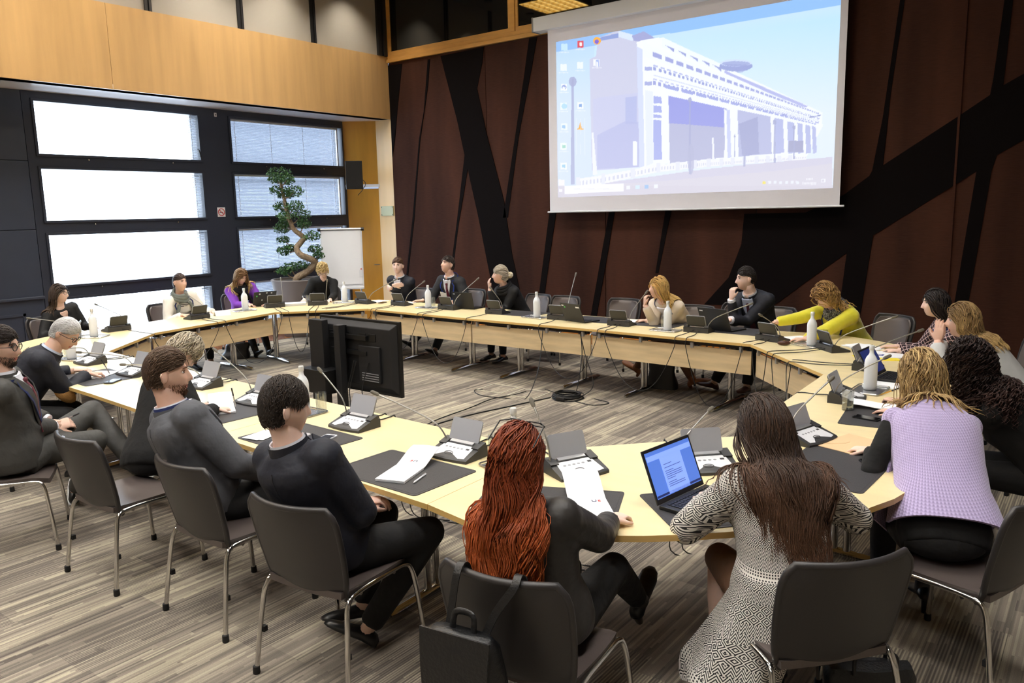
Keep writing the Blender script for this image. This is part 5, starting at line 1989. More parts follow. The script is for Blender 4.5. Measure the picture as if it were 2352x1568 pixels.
    # ------------------------------------------------ bottoms
    if bottom:
        g = MB()
        g.ell(Vector((0, 0.0, 0.535 + seat)), (0.185 * s, 0.15 * s, 0.10), 16, 10)
        for h_, k__, f__ in zip(hips, kn, ft):
            ex = 0.012 if sex == 'm' else 0.004
            an = k__.lerp(f__, 0.93)
            g.tube([h_, h_.lerp(k__, 0.5), k__], [0.092 * s + ex, 0.078 * s + ex, 0.062 * s + ex], 14)
            g.ell(k__, (0.062 * s + ex,) * 3, 12, 8)
            if not legskin:
                g.tube([k__, k__.lerp(an, 0.5), an], [0.061 * s + ex, 0.056 * s + ex, 0.045 * s + ex], 12)
        obj('trousers' if not legskin else 'skirt', remesh(g, 0.014 if big else 0.02, 5, 'legs', L(bottom)), None, root)
    for h_, k__, f__, sg in zip(hips, kn, ft, (1, -1)):
        d = (f__ - k__)
        toe = Vector((0.03 * sg, 1, 0))
        if feet and d.length > 0:
            hz = Vector((f__.x - hips[0].x, f__.y, 0))
            dd = Vector((d.x, d.y, 0))
            # toe direction follows the shin when the leg is crossed
            toe = Vector((0.05 * sg, 1, 0)) if dd.length < 0.12 else (dd.normalized() + Vector((0, 0.35, 0))).normalized()
        shin = d.normalized()
        toe = (toe - shin * toe.dot(shin) * 0.85).normalized()
        sd_ = toe.cross(shin).normalized()
        upv = sd_.cross(toe)
        if upv.dot(shin) > 0:
            upv = -upv
        sh = MB()
        base = f__ - upv * 0.02
        R = []
        for t, hw, ht, dz in ((-0.075, 0.022, 0.022, -0.012), (-0.055, 0.034, 0.040, -0.006), (0.0, 0.038, 0.046, 0.0), (0.06, 0.042, 0.036, -0.014), (0.12, 0.046, 0.027, -0.024), (0.165, 0.038, 0.019, -0.031), (0.19, 0.018, 0.011, -0.036)):
            c = base + toe * t * s + upv * dz * s
            R.append([c + (sd_ * math.cos(a) * hw + upv * math.sin(a) * ht * (1 if math.sin(a) > 0 else 0.55)) * s for a in LS(0, 2 * PI, 12, endpoint=False)])
        sh.rings(R)
        shoe = obj('shoe', sh, shoes, root, True, 70)
        if shoe_style == 'heel':
            hb = base - toe * 0.055 * s - upv * 0.01
            obj('heel', MB().tube([hb, hb - upv * 0.075], [0.024, 0.016], 10), shoes, shoe)
            obj('shaft', MB().tube([f__ - shin * 0.11, f__ - shin * 0.03, f__ + shin * 0.015], [0.048, 0.043, 0.044], 12), shoes, shoe)
        if shoe_style == 'sneaker':
            so = MB()
            R = []
            for t, hw in ((-0.085, 0.020), (-0.06, 0.036), (0.0, 0.040), (0.08, 0.047), (0.14, 0.046), (0.185, 0.03), (0.20, 0.012)):
                c = base + toe * t * s - upv * 0.034 * s
                R.append([c + sd_ * hw * s + upv * 0.012, c - sd_ * hw * s + upv * 0.012, c - sd_ * hw * s - upv * 0.010, c + sd_ * hw * s - upv * 0.010])
            obj('sole', MB().rings(R), 'sole_white', shoe, True, 50) if False else obj('sole', so.rings(R), 'sole_white', shoe, False)
    # ------------------------------------------------ shirt front, lapels, tie
    ob = bulk + 0.004
    tq = 0.985

    def sn(t, phi):
        a, b = T.S(t, phi, 0.0), T.S(t, phi, 0.02)
        return (b - a).normalized()
    if v:
        # v = (material, depth t, half angle at the neck)
        vm, tv, ha = v
        tq = 1.045 if lapel and collar else 1.0
        hw0 = 0.058 * s * ha / 0.42

        def phi_for(t, hw, off):
            w_ = T.dims(t)[0] * s + off
            return math.asin(min(0.97, (min(hw / w_, 0.97)) ** (2.35 / 2)))
        P, Q = [], []
        for i in range(11):
            q = i / 10
            t = tv + (tq - tv) * q
            hw = hw0 * min(1.0, 1.25 * q) + 0.006
            o_ = ob + 0.005
            w = phi_for(t, hw, o_)
            P.append([T.S(t, w * r, o_) for r in LS(-1, 1, 7)])
            Q.append([T.S(t, w * r, o_ - 0.016) for r in LS(-1, 1, 7)])
        obj('shirt_front', MB().sheet(P, Q), vm, root, True, 60)
        if lapel:
            for sg in (1, -1):
                qs = LS(0, 1, 9)
                pts, nn = [], []
                for q in qs:
                    t = tv + (tq - 0.01 - tv) * q
                    hw = hw0 * min(1.0, 1.25 * q) + 0.024
                    ph_ = phi_for(t, hw, ob + 0.006)
                    pts.append(T.S(t, sg * ph_, ob + 0.007))
                    nn.append(sn(min(t, 0.97), sg * ph_))
                mb = MB()
                ribbon(mb, pts, nn, [0.014, 0.030, 0.044, 0.054, 0.060, 0.056, 0.048, 0.040, 0.03], 0.005)
                obj('lapel', mb, top, root, True, 60)
        if tie:
            pts = [T.S(t, 0.0, ob + 0.010) for t in LS(0.95, max(tv - 0.05, 0.25), 8)]
            nn = [sn(t, 0.0) for t in LS(0.95, max(tv - 0.05, 0.25), 8)]
            mb = MB()
            ribbon(mb, pts, nn, [0.030, 0.028, 0.040, 0.050, 0.056, 0.062, 0.066, 0.07], 0.004)
            mb.ell(T.S(0.955, 0.0, ob + 0.012), (0.020, 0.014, 0.018), 10, 6)
            obj('tie', mb, tie, root, True, 60)
    if collar:
        # standing shirt or jacket collar around the neck
        P = []
        ax_ = (n1 - n0).normalized()
        c_ = T.c(1.0) + ax_ * 0.004
        rr = nk * 1.12
        x_ = (r_ - ax_ * r_.dot(ax_)).normalized()
        y_ = ax_.cross(x_)
        for mname, h0, h1, ro, nm in collar:
            mname = top if mname == 'TOP' else mname
            path0 = [c_ + (x_ * math.sin(a) + y_ * math.cos(a) * 1.05) * (rr + ro) + ax_ * h0 for a in LS(0.35, 2 * PI - 0.35, 22)]
            path1 = [c_ + (x_ * math.sin(a) + y_ * math.cos(a) * 1.05) * (rr + ro - 0.004) + ax_ * h1 for a in LS(0.30, 2 * PI - 0.30, 22)]
            path2 = [p + (p - c_).normalized() * 0.006 for p in path1]
            path3 = [p + (p - c_).normalized() * 0.008 for p in path0]
            obj(nm, MB().rings([list(r) for r in zip(path0, path1, path2, path3)]), mname, root, True, 60)
    if scarf:
        mb = MB()
        c_ = T.c(1.0) + (n1 - n0).normalized() * 0.01
        ax_ = (n1 - n0).normalized()
        x_ = (r_ - ax_ * r_.dot(ax_)).normalized()
        y_ = ax_.cross(x_)
        for q, (rr, h, th) in enumerate(((0.085, -0.03, 0.030), (0.078, 0.005, 0.028), (0.072, 0.035, 0.022))):
            path = [c_ + (x_ * math.sin(a) + y_ * math.cos(a)) * rr * s * (1 + 0.06 * math.sin(3 * a + q)) + ax_ * (h + 0.012 * math.sin(2 * a + q)) + f_ * 0.02 * math.cos(a) for a in LS(0, 2 * PI, 26, endpoint=False)]
            mb.tube(path, th, 10, closed=True)
        if scarf[1] == 'tails':
            for sg in (1, -1):
                mb.tube([T.S(t, sg * (0.30 + 0.08 * i), bulk + 0.018) for i, t in enumerate(LS(0.93, 0.35, 8))], [0.03, 0.034, 0.036, 0.036, 0.036, 0.036, 0.036, 0.03], 10, flat=0.55, ref=(1, 0, 0))
        obj('scarf', mb, scarf[0], root, True, 80)
    if lanyard:
        for sg in (1, -1):
            mb = MB()
            tt_ = LS(0.985, lanyard[1], 10)
            pts = [T.S(t, sg * (0.62 * ((t - lanyard[1]) / (0.985 - lanyard[1])) ** 0.8 + 0.02), bulk + 0.020) for t in tt_]
            nn = [sn(t, 0.1 * sg) for t in tt_]
            ribbon(mb, pts, nn, 0.017, 0.003)
            obj('lanyard', mb, lanyard[0], root, True, 60)
        mb = MB()
        ribbon(mb, [T.S(1.0, a, bulk + 0.006) for a in LS(0.62, 2 * PI - 0.62, 16)], [sn(0.97, a) for a in LS(0.62, 2 * PI - 0.62, 16)], 0.017, 0.003)
        obj('lanyard', mb, lanyard[0], root, True, 60)
        if len(lanyard) > 2:
            cb_ = T.S(lanyard[1] - 0.09, 0.0, bulk + 0.024)
            r2_, f2_, u2_ = T.frame(lanyard[1])
            obj('badge', MB().box(cb_, (0.085, 0.004, 0.11), Matrix((r2_, f2_, u2_)).transposed()), 'badge_white', root, False)
    if glasses:
        mb = MB()
        up_ = 0.0 if glasses[1] == 'on' else 0.118
        bk_ = 0.0 if glasses[1] == 'on' else -0.040
        sp_ = 1.0 if glasses[1] == 'on' else 1.22
        for sg in (1, -1):
            ex_ = 1.0 if glasses[1] == 'on' else 0.45
            sq_ = lambda q: math.copysign(abs(q) ** ex_, q)
            path = [hp((sg * 0.033 + 0.024 * sq_(math.cos(a))) * sp_, 0.098 + bk_ - 0.10 * abs(sg * 0.033 + 0.024 * math.cos(a)) ** 1.2 - (0.02 * sq_(math.sin(a)) if ex_ < 1 else 0), 0.008 + up_ + 0.0185 * sq_(math.sin(a)) * (0.6 if ex_ < 1 else 1)) for a in LS(0, 2 * PI, 18, endpoint=False)]
            mb.tube(path, 0.0026 * hs, 6, closed=True)
            mb.tube([hp(sg * 0.056 * sp_, 0.090 + bk_, 0.014 + up_), hp(sg * 0.079 * sp_, 0.055 + bk_, 0.014 + up_ * 0.97), hp(sg * 0.0815 * sp_, -0.012 + bk_, 0.012 + up_ * 0.45)], 0.0024 * hs * sp_, 6)
        mb.tube([hp(-0.010, 0.103 + bk_, 0.012 + up_), hp(0.010, 0.103 + bk_, 0.012 + up_)], 0.0024 * hs, 6)
        obj('glasses', mb, glasses[0], root, True, 80)
    # ------------------------------------------------ hair
    if hair:
        sph = []
        for t in (0.97, 0.90, 0.80, 0.68, 0.55, 0.42, 0.28):
            w, d, f = T.dims(t)
            fr_ = T.frame(t)
            Rm = np.array([list(q) for q in fr_]).T
            sph.append((np.array(T.c(t) + fr_[1] * f * s), Rm, np.array([w * s + bulk, d * s + bulk, 0.075])))
        for (a, e, w_, *_x) in arms:
            for q in (0.0, 0.3):
                sph.append((np.array(a.lerp(e, q)), np.eye(3), np.full(3, sr + bulk)))
        st = dict(hair)
        build_hair(hc, HR, hs, st, root, sph, seed=len(label), lod=lod)
        if hair.get('bun'):
            bx_, by_, bz_, br = hair['bun']
            nB = 46
            rng = np.random.default_rng(3)
            bc_ = hp(bx_, by_, bz_)
            mb = MB()
            for q in range(nB):
                ax_ = Vector([float(w) for w in rng.normal(size=3)]).normalized()
                x_, y_ = ring_frame(ax_)
                rr = br * float(rng.uniform(0.75, 1.0))
                a0 = float(rng.uniform(0, 2 * PI))
                mb.tube([bc_ + (x_ * math.cos(a) + y_ * math.sin(a)) * rr for a in LS(a0, a0 + 3.0, 8)], [0.002, 0.007, 0.008, 0.008, 0.008, 0.008, 0.006, 0.002], 5)
            mb.ell(bc_, (br * 0.85,) * 3, 12, 8)
            hm_ = 'bun_%d_%d_%d' % hair['c0']
            mat(hm_, hair.get('c1') or hair['c0'], 0.45)
            obj('hair_bun', mb, hm_, root, True, 180)
    if beard:
        rng = np.random.default_rng(9)
        gd = HG.reshape(-1, 3)
        sel = (gd[:, 1] > -0.012) & (gd[:, 2] < -0.034) & (gd[:, 2] > -0.112) & ~((np.abs(gd[:, 0]) < 0.021) & (gd[:, 2] > -0.073) & (gd[:, 2] < -0.050)) & ~((np.abs(gd[:, 0]) < 0.04) & (gd[:, 2] > -0.045)) & (gd[:, 2] < -0.034 - 0.25 * np.clip(gd[:, 1] - 0.02, 0, 1))
        bp_ = gd[sel]
        bp_ = bp_[rng.integers(0, len(bp_), 1500)] + rng.normal(0, 0.0035, (1500, 3))
        dr_ = bp_ / (np.linalg.norm(bp_, axis=1, keepdims=True) + 1e-9) * 0.5 + np.array([0, 0.1, -0.9]) + rng.normal(0, 0.25, bp_.shape)
        dr_ /= np.linalg.norm(dr_, axis=1, keepdims=True)
        pp = np.stack([bp_ * 0.99, bp_ + dr_ * 0.005, bp_ + dr_ * 0.010], 1) * hs
        pp = pp @ np.array(HR).T + np.array(hc)
        tv_, tf_ = tubes_np(pp, np.repeat(np.array([[0.0012, 0.001, 0.0004]]), len(pp), 0), 3)
        bme = bpy.data.meshes.new('beard')
        bme.from_pydata(tv_.tolist(), [], tf_.tolist())
        bme.materials.append(MATS[bname])
        obj('beard', bme, None, root, kind='stuff')
    if extra:
        extra(root, T, loc, hp, arms, kn, ft, s)
    return root
# ================================================================== THE CAST
def H(p, d=None, palm=None, curl=0.55, thumb=0.5):
    return dict(p=p, d=d, palm=palm, curl=curl, thumb=thumb)


LOW = 0.5
straight = dict(flow='fall', grav=0.30, steps=12, n=420, r=0.009, vol=0.016, lenv=0.10, hl=0.46, jit=0.10, draw=0.05)


def hs_(base, **kw):
    d = dict(base)
    d.update(kw)
    return d


SHORT = dict(flow='crop', n=420, len=0.024, r=0.0055, vol=0.007, top=0.016, capv=0.003, hl=0.50, side=-0.02, nape=-0.40, jit=0.22, steps=5)

# ---- left side and far side
person('woman with round glasses and long dark hair in a black shirt', (-10.02, 4.18), 12, (-9.80, 4.10, 1.15), (37, 0), s=0.98, skin='fair', top='black_shirt', lod=LOW,
       hair=hs_(straight, len=0.36, c0=(62, 50, 44), c1=(96, 78, 64), part=0.0, back=0.9, n=300, r=0.011), glasses=('glasses_metal', 'on'), v=('skin_fair', 0.78, 0.28), lapel=True, hands=(H((-9.62, 3.98, 0.745)), H((-9.62, 4.35, 0.745))))
chair(-10.06, 4.17, 12, 'dark chair under the woman with round glasses')


def cardigan_front(mat_, t0, half, stripes=False):
    def f(root, T, loc, hp, arms, kn, ft, s):
        P, Q = [], []
        for i in range(8):
            t = t0 + (0.955 - t0) * i / 7
            P.append([T.S(t, half * r, 0.022) for r in LS(-1, 1, 6)])
            Q.append([T.S(t, half * r, 0.008) for r in LS(-1, 1, 6)])
        obj('blouse', MB().sheet(P, Q), mat_, root, True, 60)
    return f


m = mat('stripe_blouse', (30, 30, 34), 0.8)
k = NodeKit(m)
k.base(k.mix(k.m('GREATER_THAN', k.m('FRACT', k.m('DIVIDE', k.z, 0.022)), 0.5), (24, 24, 28), (232, 230, 226)))
person('woman in a cream cardigan with a grey scarf and hair tied back', (-10.05, 5.72), 0, (-9.78, 5.60, 1.16), (12, 2), s=1.02, skin='light', top='cream_knit', lod=LOW, bulk=0.026,
       hair=dict(flow='tied', n=260, len=0.13, r=0.008, vol=0.007, capv=0.006, c0=(66, 48, 40), hl=0.46, steps=7, jit=0.08, bun=(0, -0.085, -0.035, 0.030)), scarf=('scarf_grey', 'tails'), lanyard=('lanyard_navy', 0.42),
       extra=cardigan_front('stripe_blouse', 0.2, 0.36), hands=(H((-9.60, 5.50, 0.75), (1, 0.5, 0)), H((-9.56, 5.92, 0.75), (0.8, -0.4, 0))))
chair(-10.10, 5.66, 0, 'dark chair under the woman in the cream cardigan')

person('woman in a purple cardigan with long blonde hair typing on a laptop', (-10.34, 6.90), -20, (-10.02, 6.68, 1.15), (0, -32), s=1.0, skin='light', top='purple_knit', lod=LOW, bulk=0.022, bottom='trouser_black',
       hair=hs_(straight, len=0.40, c0=(120, 88, 58), c1=(216, 182, 124), part=0.1, back=0.35, n=320, r=0.011), scarf=('scarf_black', 'tails'), extra=cardigan_front('knit_black', 0.1, 0.42),
       hands=(H((-9.78, 6.62, 0.76)), H((-9.72, 6.82, 0.76))), feet=((-9.66, 6.60, 0.075), (-9.62, 6.78, 0.075)), shoe_style='heel')
chair(-10.40, 6.92, -20, 'dark chair under the woman in the purple cardigan')

person('short-haired blonde woman in a black turtleneck writing with a pen', (-9.88, 8.02), -45, (-9.47, 7.72, 1.17), (-48, -34), s=1.02, skin='fair', top='knit_black', lod=LOW, bulk=0.018,
       hair=dict(flow='side', n=300, len=0.07, r=0.010, vol=0.018, top=0.016, c0=(196, 164, 104), c1=(236, 214, 160), hl=0.44, nape=-0.45, steps=6, jit=0.4), collar=[('knit_black', -0.02, 0.045, 0.0, 'turtleneck')],
       hands=(H((-9.52, 7.38, 0.76), (0.7, -0.5, -0.1), curl=0.9), H((-9.20, 7.60, 0.75), (0.5, -0.8, 0))), glasses=('glasses_metal', 'on'))
chair(-9.95, 8.10, -45, 'dark chair under the blonde woman in the black turtleneck')

person('man in a dark suit and wine tie with folded arms', (-8.55, 8.56), -85, (-8.50, 8.34, 1.22), (-62, 2), 'm', s=1.0, skin='fair', top='suit_navy', lod=LOW, tie='tie_wine', v=('shirt_white', 0.42, 0.42), collar=[('shirt_white', -0.006, 0.036, 0.004, 'shirt_collar'), ('TOP', -0.03, 0.022, 0.014, 'jacket_collar')],
       hair=hs_(SHORT, c0=(88, 62, 44), c1=(116, 84, 60), toplen=0.06, flow='back', n=260, r=0.008), hands=(H((-8.49, 8.235, 0.945), (0.9, 0.30, 0.05), (0.1, 0.9, 0.2), 0.45), H((-8.55, 8.215, 0.905), (-0.9, 0.28, 0.0), (0.1, 0.9, 0), 0.45)), elbows=((-0.9, 0.1, -0.7), (0.9, 0.1, -0.7)))
chair(-8.53, 8.62, -85, 'dark chair under the man with folded arms')

person('laughing man in a dark suit with red tie and blue lanyard', (-7.68, 8.78), -92, (-7.66, 8.52, 1.245), (-105, 16), 'm', s=1.02, skin='light', top='suit_darkgrey', lod=LOW, tie='tie_red', v=('shirt_white', 0.36, 0.46), collar=[('shirt_white', -0.006, 0.036, 0.004, 'shirt_collar'), ('TOP', -0.03, 0.022, 0.014, 'jacket_collar')], smile=True,
       hair=hs_(SHORT, c0=(58, 46, 40), c1=(84, 68, 58), len=0.03, n=240, r=0.008), lanyard=('lanyard_blue', 0.40, 'badge'), hands=(H((-7.90, 8.20, 0.75), (-0.6, -0.6, 0), curl=0.3), H((-7.40, 8.30, 0.75), (0.1, -0.9, 0))), knees=((-7.86, 8.34, 0.50), (-7.55, 8.34, 0.50)), feet=((-7.90, 7.95, 0.15), (-7.50, 8.0, 0.075)))
chair(-7.68, 8.84, -92, 'dark chair under the laughing man')

person('woman with grey-blonde hair in a bun resting her chin on her hand', (-6.42, 8.58), -100, (-6.50, 8.26, 1.15), (-140, 4), s=1.0, skin='light', top='suit_black', lod=LOW, bulk=0.022,
       hair=dict(flow='tied', n=280, len=0.14, r=0.009, vol=0.020, top=0.01, capv=0.015, c0=(176, 166, 150), c1=(214, 200, 172), hl=0.40, steps=7, jit=0.12, bun=(0, -0.135, 0.01, 0.040)), scarf=('scarf_black', 'none'),
       hands=(H((-6.58, 8.13, 0.985), (-0.05, -0.15, 1), (0.35, 0.6, 0.2), 0.35, 0.2), H((-6.34, 8.02, 0.75), (-0.8, -0.3, 0))), elbows=((-0.3, 0.3, -1), (0.5, 0, -1)))
chair(-6.38, 8.66, -98, 'dark chair under the woman with the grey-blonde bun')
chair(-5.88, 8.62, -93, 'empty dark chair right of the woman with the bun')
chair(-5.00, 8.68, -90, 'empty dark chair behind the open black laptop')
chair(-3.90, 8.42, -95, 'dark chair under the woman in the beige blazer')
chair(-3.50, 8.86, -88, 'empty dark chair between the beige blazer and the navy suit')

person('blonde woman in a beige blazer leaning her cheek on her hand', (-3.86, 8.34), -98, (-3.92, 7.76, 1.13), (-132, 2), s=1.0, skin='light', top='beige_blazer', lod=LOW, bulk=0.02, bottom='brown_skirt', shoes='shoe_tan', shoe_style='heel', v=('shirt_white', 0.5, 0.42),
       hair=hs_(straight, len=0.27, c0=(196, 154, 88), c1=(232, 200, 130), part=0.0, back=0.9, hl=0.36, n=330, r=0.011, vol=0.02), lanyard=('lanyard_navy', 0.45), hands=(H((-4.02, 7.64, 0.955), (0.02, 0.0, 1), (0.5, 0.6, 0), 0.8, 0.3), H((-4.12, 7.84, 0.75), (-0.9, 0.0, 0))), elbows=((-0.4, 0.2, -1), (0.6, 0, -1)),
       knees=(None, None), feet=((-4.40, 8.15, 0.13), (-3.62, 8.02, 0.09)), bend=0.4)

person('man in a navy suit with his hand on his chin', (-3.06, 8.60), -95, (-3.13, 8.25, 1.215), (-143, -2), 'm', s=1.03, skin='fair', top='suit_navy', lod=LOW, tie='tie_wine', v=('shirt_blue', 0.40, 0.40), collar=[('shirt_white', -0.006, 0.036, 0.004, 'shirt_collar'), ('TOP', -0.03, 0.022, 0.014, 'jacket_collar')],
       hair=hs_(SHORT, c0=(34, 28, 27), c1=(52, 44, 42), toplen=0.07, flow='back', n=300, r=0.008, top=0.014), hands=(H((-3.22, 8.07, 1.02), (0.12, -0.05, 1), (0.3, 0.8, 0), 0.75, 0.2), H((-3.20, 7.98, 0.80), (-0.95, 0.2, 0), curl=0.5)), elbows=((-0.2, 0.3, -1), (0.6, 0.1, -1)), cuffs='shirt_white', shoes='shoe_brown', feet=((-3.38, 8.02, 0.075), (-3.02, 8.05, 0.075)))
chair(-3.04, 8.68, -93, 'dark chair under the man in navy with his hand on his chin')

person('woman in a bright yellow cardigan with curly blonde hair reaching across the table', (-2.02, 8.38), -118, (-2.20, 7.90, 1.11), (-135, -38), s=1.03, skin='light', top='yellow_knit', lod=LOW, bulk=0.024,
       hair=dict(flow='fall', grav=0.14, steps=10, n=330, len=0.20, lenv=0.25, r=0.010, vol=0.03, top=0.015, wave=0.010, wl=0.075, c0=(140, 102, 60), c1=(206, 168, 104), part=0.15, back=1.0, hl=0.42, jit=0.2, draw=0.03), scarf=('scarf_speckled', 'none'), lanyard=('lanyard_navy', 0.45),
       hands=(H((-2.62, 7.70, 0.85), (-0.8, -0.4, -0.5), curl=0.4), H((-2.24, 7.42, 0.75), (-0.9, -0.2, 0), curl=0.4)), elbows=((-0.8, 0.1, -0.3), (0.6, 0.2, -0.8)), bend=0.45)
chair(-1.88, 8.58, -118, 'dark chair under the woman in the yellow cardigan')

# ---- right side
person('dark-haired woman in a plaid tweed jacket with a blue lanyard', (-0.80, 7.62), 212, (-1.16, 7.35, 1.15), (200, -3), s=1.0, skin='fair', top='plaid_jacket', lod=LOW, bulk=0.022, v=('knit_black', 0.4, 0.34),
       hair=hs_(straight, len=0.30, c0=(36, 29, 29), c1=(50, 40, 38), part=0.0, back=0.7, n=320, r=0.011), lanyard=('lanyard_blue', 0.40), hands=(H((-1.46, 7.40, 0.75), (-0.9, -0.1, 0), curl=0.4), H((-1.40, 7.20, 0.75), (-0.9, 0.2, 0))))
chair(-0.66, 7.70, 212, 'dark chair under the woman in the plaid jacket')

person('blonde woman in a light grey sweater pressing her hands to her mouth', (-0.38, 6.36), 183, (-0.82, 6.32, 1.15), (188, -4), s=1.02, skin='light', top='grey_knit', lod=0.8, bulk=0.026,
       hair=hs_(straight, len=0.26, c0=(120, 92, 58), c1=(206, 172, 112), part=0.05, back=1.0, n=420, r=0.009, vol=0.024, wave=0.006, wl=0.14), hands=(H((-0.965, 6.36, 1.0), (0.05, -0.02, 1), (0.25, -0.9, 0), 0.08, 0.1), H((-0.965, 6.30, 1.0), (0.05, 0.02, 1), (0.25, 0.9, 0), 0.08, 0.1)), elbows=((0.3, 0.4, -1), (-0.3, 0.4, -1)), bend=0.45)
chair(-0.22, 6.38, 183, 'dark chair under the blonde woman with hands at her mouth')

person('woman with dark curly hair in a black top holding a pen', (-0.14, 4.92), 172, (-0.58, 4.88, 1.10), (160, -14), s=1.03, skin='light', top='knit_black', lod=1.0, bulk=0.022,
       hair=dict(flow='fall', grav=0.20, steps=12, n=620, len=0.30, lenv=0.25, r=0.0075, vol=0.030, top=0.012, wave=0.014, wl=0.055, curl=1, c0=(34, 25, 24), c1=(70, 44, 36), part=0.1, back=0.7, hl=0.36, jit=0.3, wsteps=30), hands=(H((-1.00, 5.28, 0.76), (-0.8, 0.3, 0), curl=0.8), H((-0.96, 5.02, 0.75), (-0.95, 0.1, 0), curl=0.35)), elbows=((0.6, 0.1, -0.6), (-0.7, 0.1, -0.6)), bend=0.5)
chair(0.06, 4.94, 172, 'dark chair under the woman with dark curly hair')


def vest_extra(root, T, loc, hp, arms, kn, ft, s):
    # flaring panels of the poncho-like vest: wide back panel and a front tail
    P, Q = [], []
    for i in range(10):
        t = 0.97 - 0.97 * i / 9
        w = 1.05 + 0.35 * min(1, i / 5)
        off = 0.026 + 0.030 * (i / 9)
        P.append([T.S(t, PI + w * r, off + 0.008) for r in LS(-1, 1, 16)])
        Q.append([T.S(t, PI + w * r, off - 0.006) for r in LS(-1, 1, 16)])
    obj('back_panel', MB().sheet(P, Q), 'lavender_knit', root, True, 60)
    P, Q = [], []
    for i in range(8):
        q = i / 7
        c = T.S(0.6, -0.9, 0.02).lerp(Vector((-0.20, 0.16, 0.50)), q)
        r = T.frame(0.5)[0]
        f = T.frame(0.5)[1]
        w = 0.05 + 0.035 * q
        P.append([c + (f * 0.8 + r * 0.6).normalized() * w * a for a in LS(-1, 1, 5)])
        Q.append([p + Vector((-0.008, 0.008, 0)) for p in P[-1]])
    obj('front_tail', MB().sheet(P, Q), 'lavender_knit', root, True, 60)


person('woman in a lavender knit vest with tousled blonde hair leaning on the table', (-0.50, 3.74), 118, (-0.71, 4.27, 1.13), (140, -22), s=1.04, skin='fair', top='lavender_knit', lod=1.3, bulk=0.030, hem=0.10, sleeve='none', sleeve_mat='knit_black',
       hair=dict(flow='fall', grav=0.22, steps=11, n=700, len=0.22, lenv=0.25, r=0.0075, vol=0.022, top=0.008, wave=0.009, wl=0.11, c0=(112, 86, 54), c1=(196, 162, 104), part=-0.1, back=0.8, hl=0.40, jit=0.22, streak=(214, 184, 128), streakp=0.3), hands=(H((-0.72, 4.46, 0.985), (-0.25, 0.0, 1), (0.2, -0.6, 0), 0.75, 0.3), H((-0.90, 4.14, 0.755), (-0.95, 0.15, -0.1), curl=0.6)), elbows=((0.5, 0.3, -1), (-0.40, -0.8, -0.5)), bend=0.5, extra=vest_extra, feet=((-0.62, 4.12, 0.10), (-0.80, 4.05, 0.075)), shoe_style='heel')
chair(-0.42, 3.66, 162, 'dark chair under the woman in the lavender vest')


# ---- near side
def cardigan_long(root, T, loc, hp, arms, kn, ft, s):
    # long skirt of the cardigan hanging over the left edge of the seat
    R = []
    for q in LS(0, 1, 10):
        c = Vector((-0.04 - 0.19 * q ** 1.3, -0.01 + 0.02 * q, 0.66 - 0.42 * q))
        w, d = 0.14 + 0.02 * q, 0.115 + 0.105 * q
        R.append([c + Vector((w * math.cos(a), (d + 0.016 * q * math.sin(6 * a)) * math.sin(a), 0.03 * math.sin(4 * a) * q)) for a in LS(0, 2 * PI, 36, endpoint=False)])
    obj('cardigan_skirt', MB().rings(R), 'pattern_cardigan', root, True, 80)


person('woman with long brown hair in a black and white patterned cardigan', (-0.88, 2.80), 138, (-1.03, 2.96, 1.13), (150, -32), s=1.03, skin='fair', top='pattern_cardigan', headscale=1.04, lod=1.4, bulk=0.026, bottom='brown_skirt', legskin=True,
       hair=dict(flow='fall', grav=0.30, steps=14, n=900, len=0.50, lenv=0.18, r=0.0065, vol=0.014, top=0.004, wave=0.009, wl=0.20, c0=(48, 36, 29), c1=(100, 68, 48), part=0.0, back=0.85, hl=0.42, jit=0.10, draw=0.055), hands=(H((-0.98, 3.28, 0.755)), H((-1.28, 3.00, 0.765), (-0.4, 0.9, 0))), elbows=((0.9, -0.2, -0.6), (-0.9, -0.2, -0.6)), extra=cardigan_long, feet=((-0.98, 3.02, 0.09), (-1.15, 2.86, 0.09)), knees=((-1.02, 3.16, 0.5), (-1.24, 3.05, 0.5)), shoe_style='heel', bend=0.35)
chair(-0.82, 2.78, 140, 'dark chair under the woman in the patterned cardigan')

person('red-haired woman with glasses pushed up on her head', (-1.55, 2.16), 98, (-1.61, 2.12, 1.125), (92, -6), s=1.0, skin='fair', top='leather_jacket', lod=1.5, bulk=0.024, bottom='trouser_black',
       hair=dict(flow='fall', grav=0.30, steps=14, n=1000, len=0.52, lenv=0.12, r=0.0068, vol=0.018, top=0.004, wave=0.014, wl=0.19, c0=(110, 42, 18), c1=(196, 100, 46), part=0.0, back=1.0, hl=0.50, jit=0.07, draw=0.035, frizz=0.12), glasses=('glasses_black', 'up'), hands=(H((-1.52, 2.60, 0.755), (0.1, 1, 0), curl=0.6), H((-1.80, 2.62, 0.75), (0.1, 1, 0))), elbows=((0.8, -0.3, -0.8), (-0.8, -0.3, -0.8)),
       knees=((-1.50, 2.60, 0.56), (-1.70, 2.56, 0.52)), feet=((-1.56, 2.92, 0.27), (-1.72, 2.50, 0.09)), shoe_style='heel')
chair(-1.53, 2.13, 98, 'dark chair with a black backpack on its back')

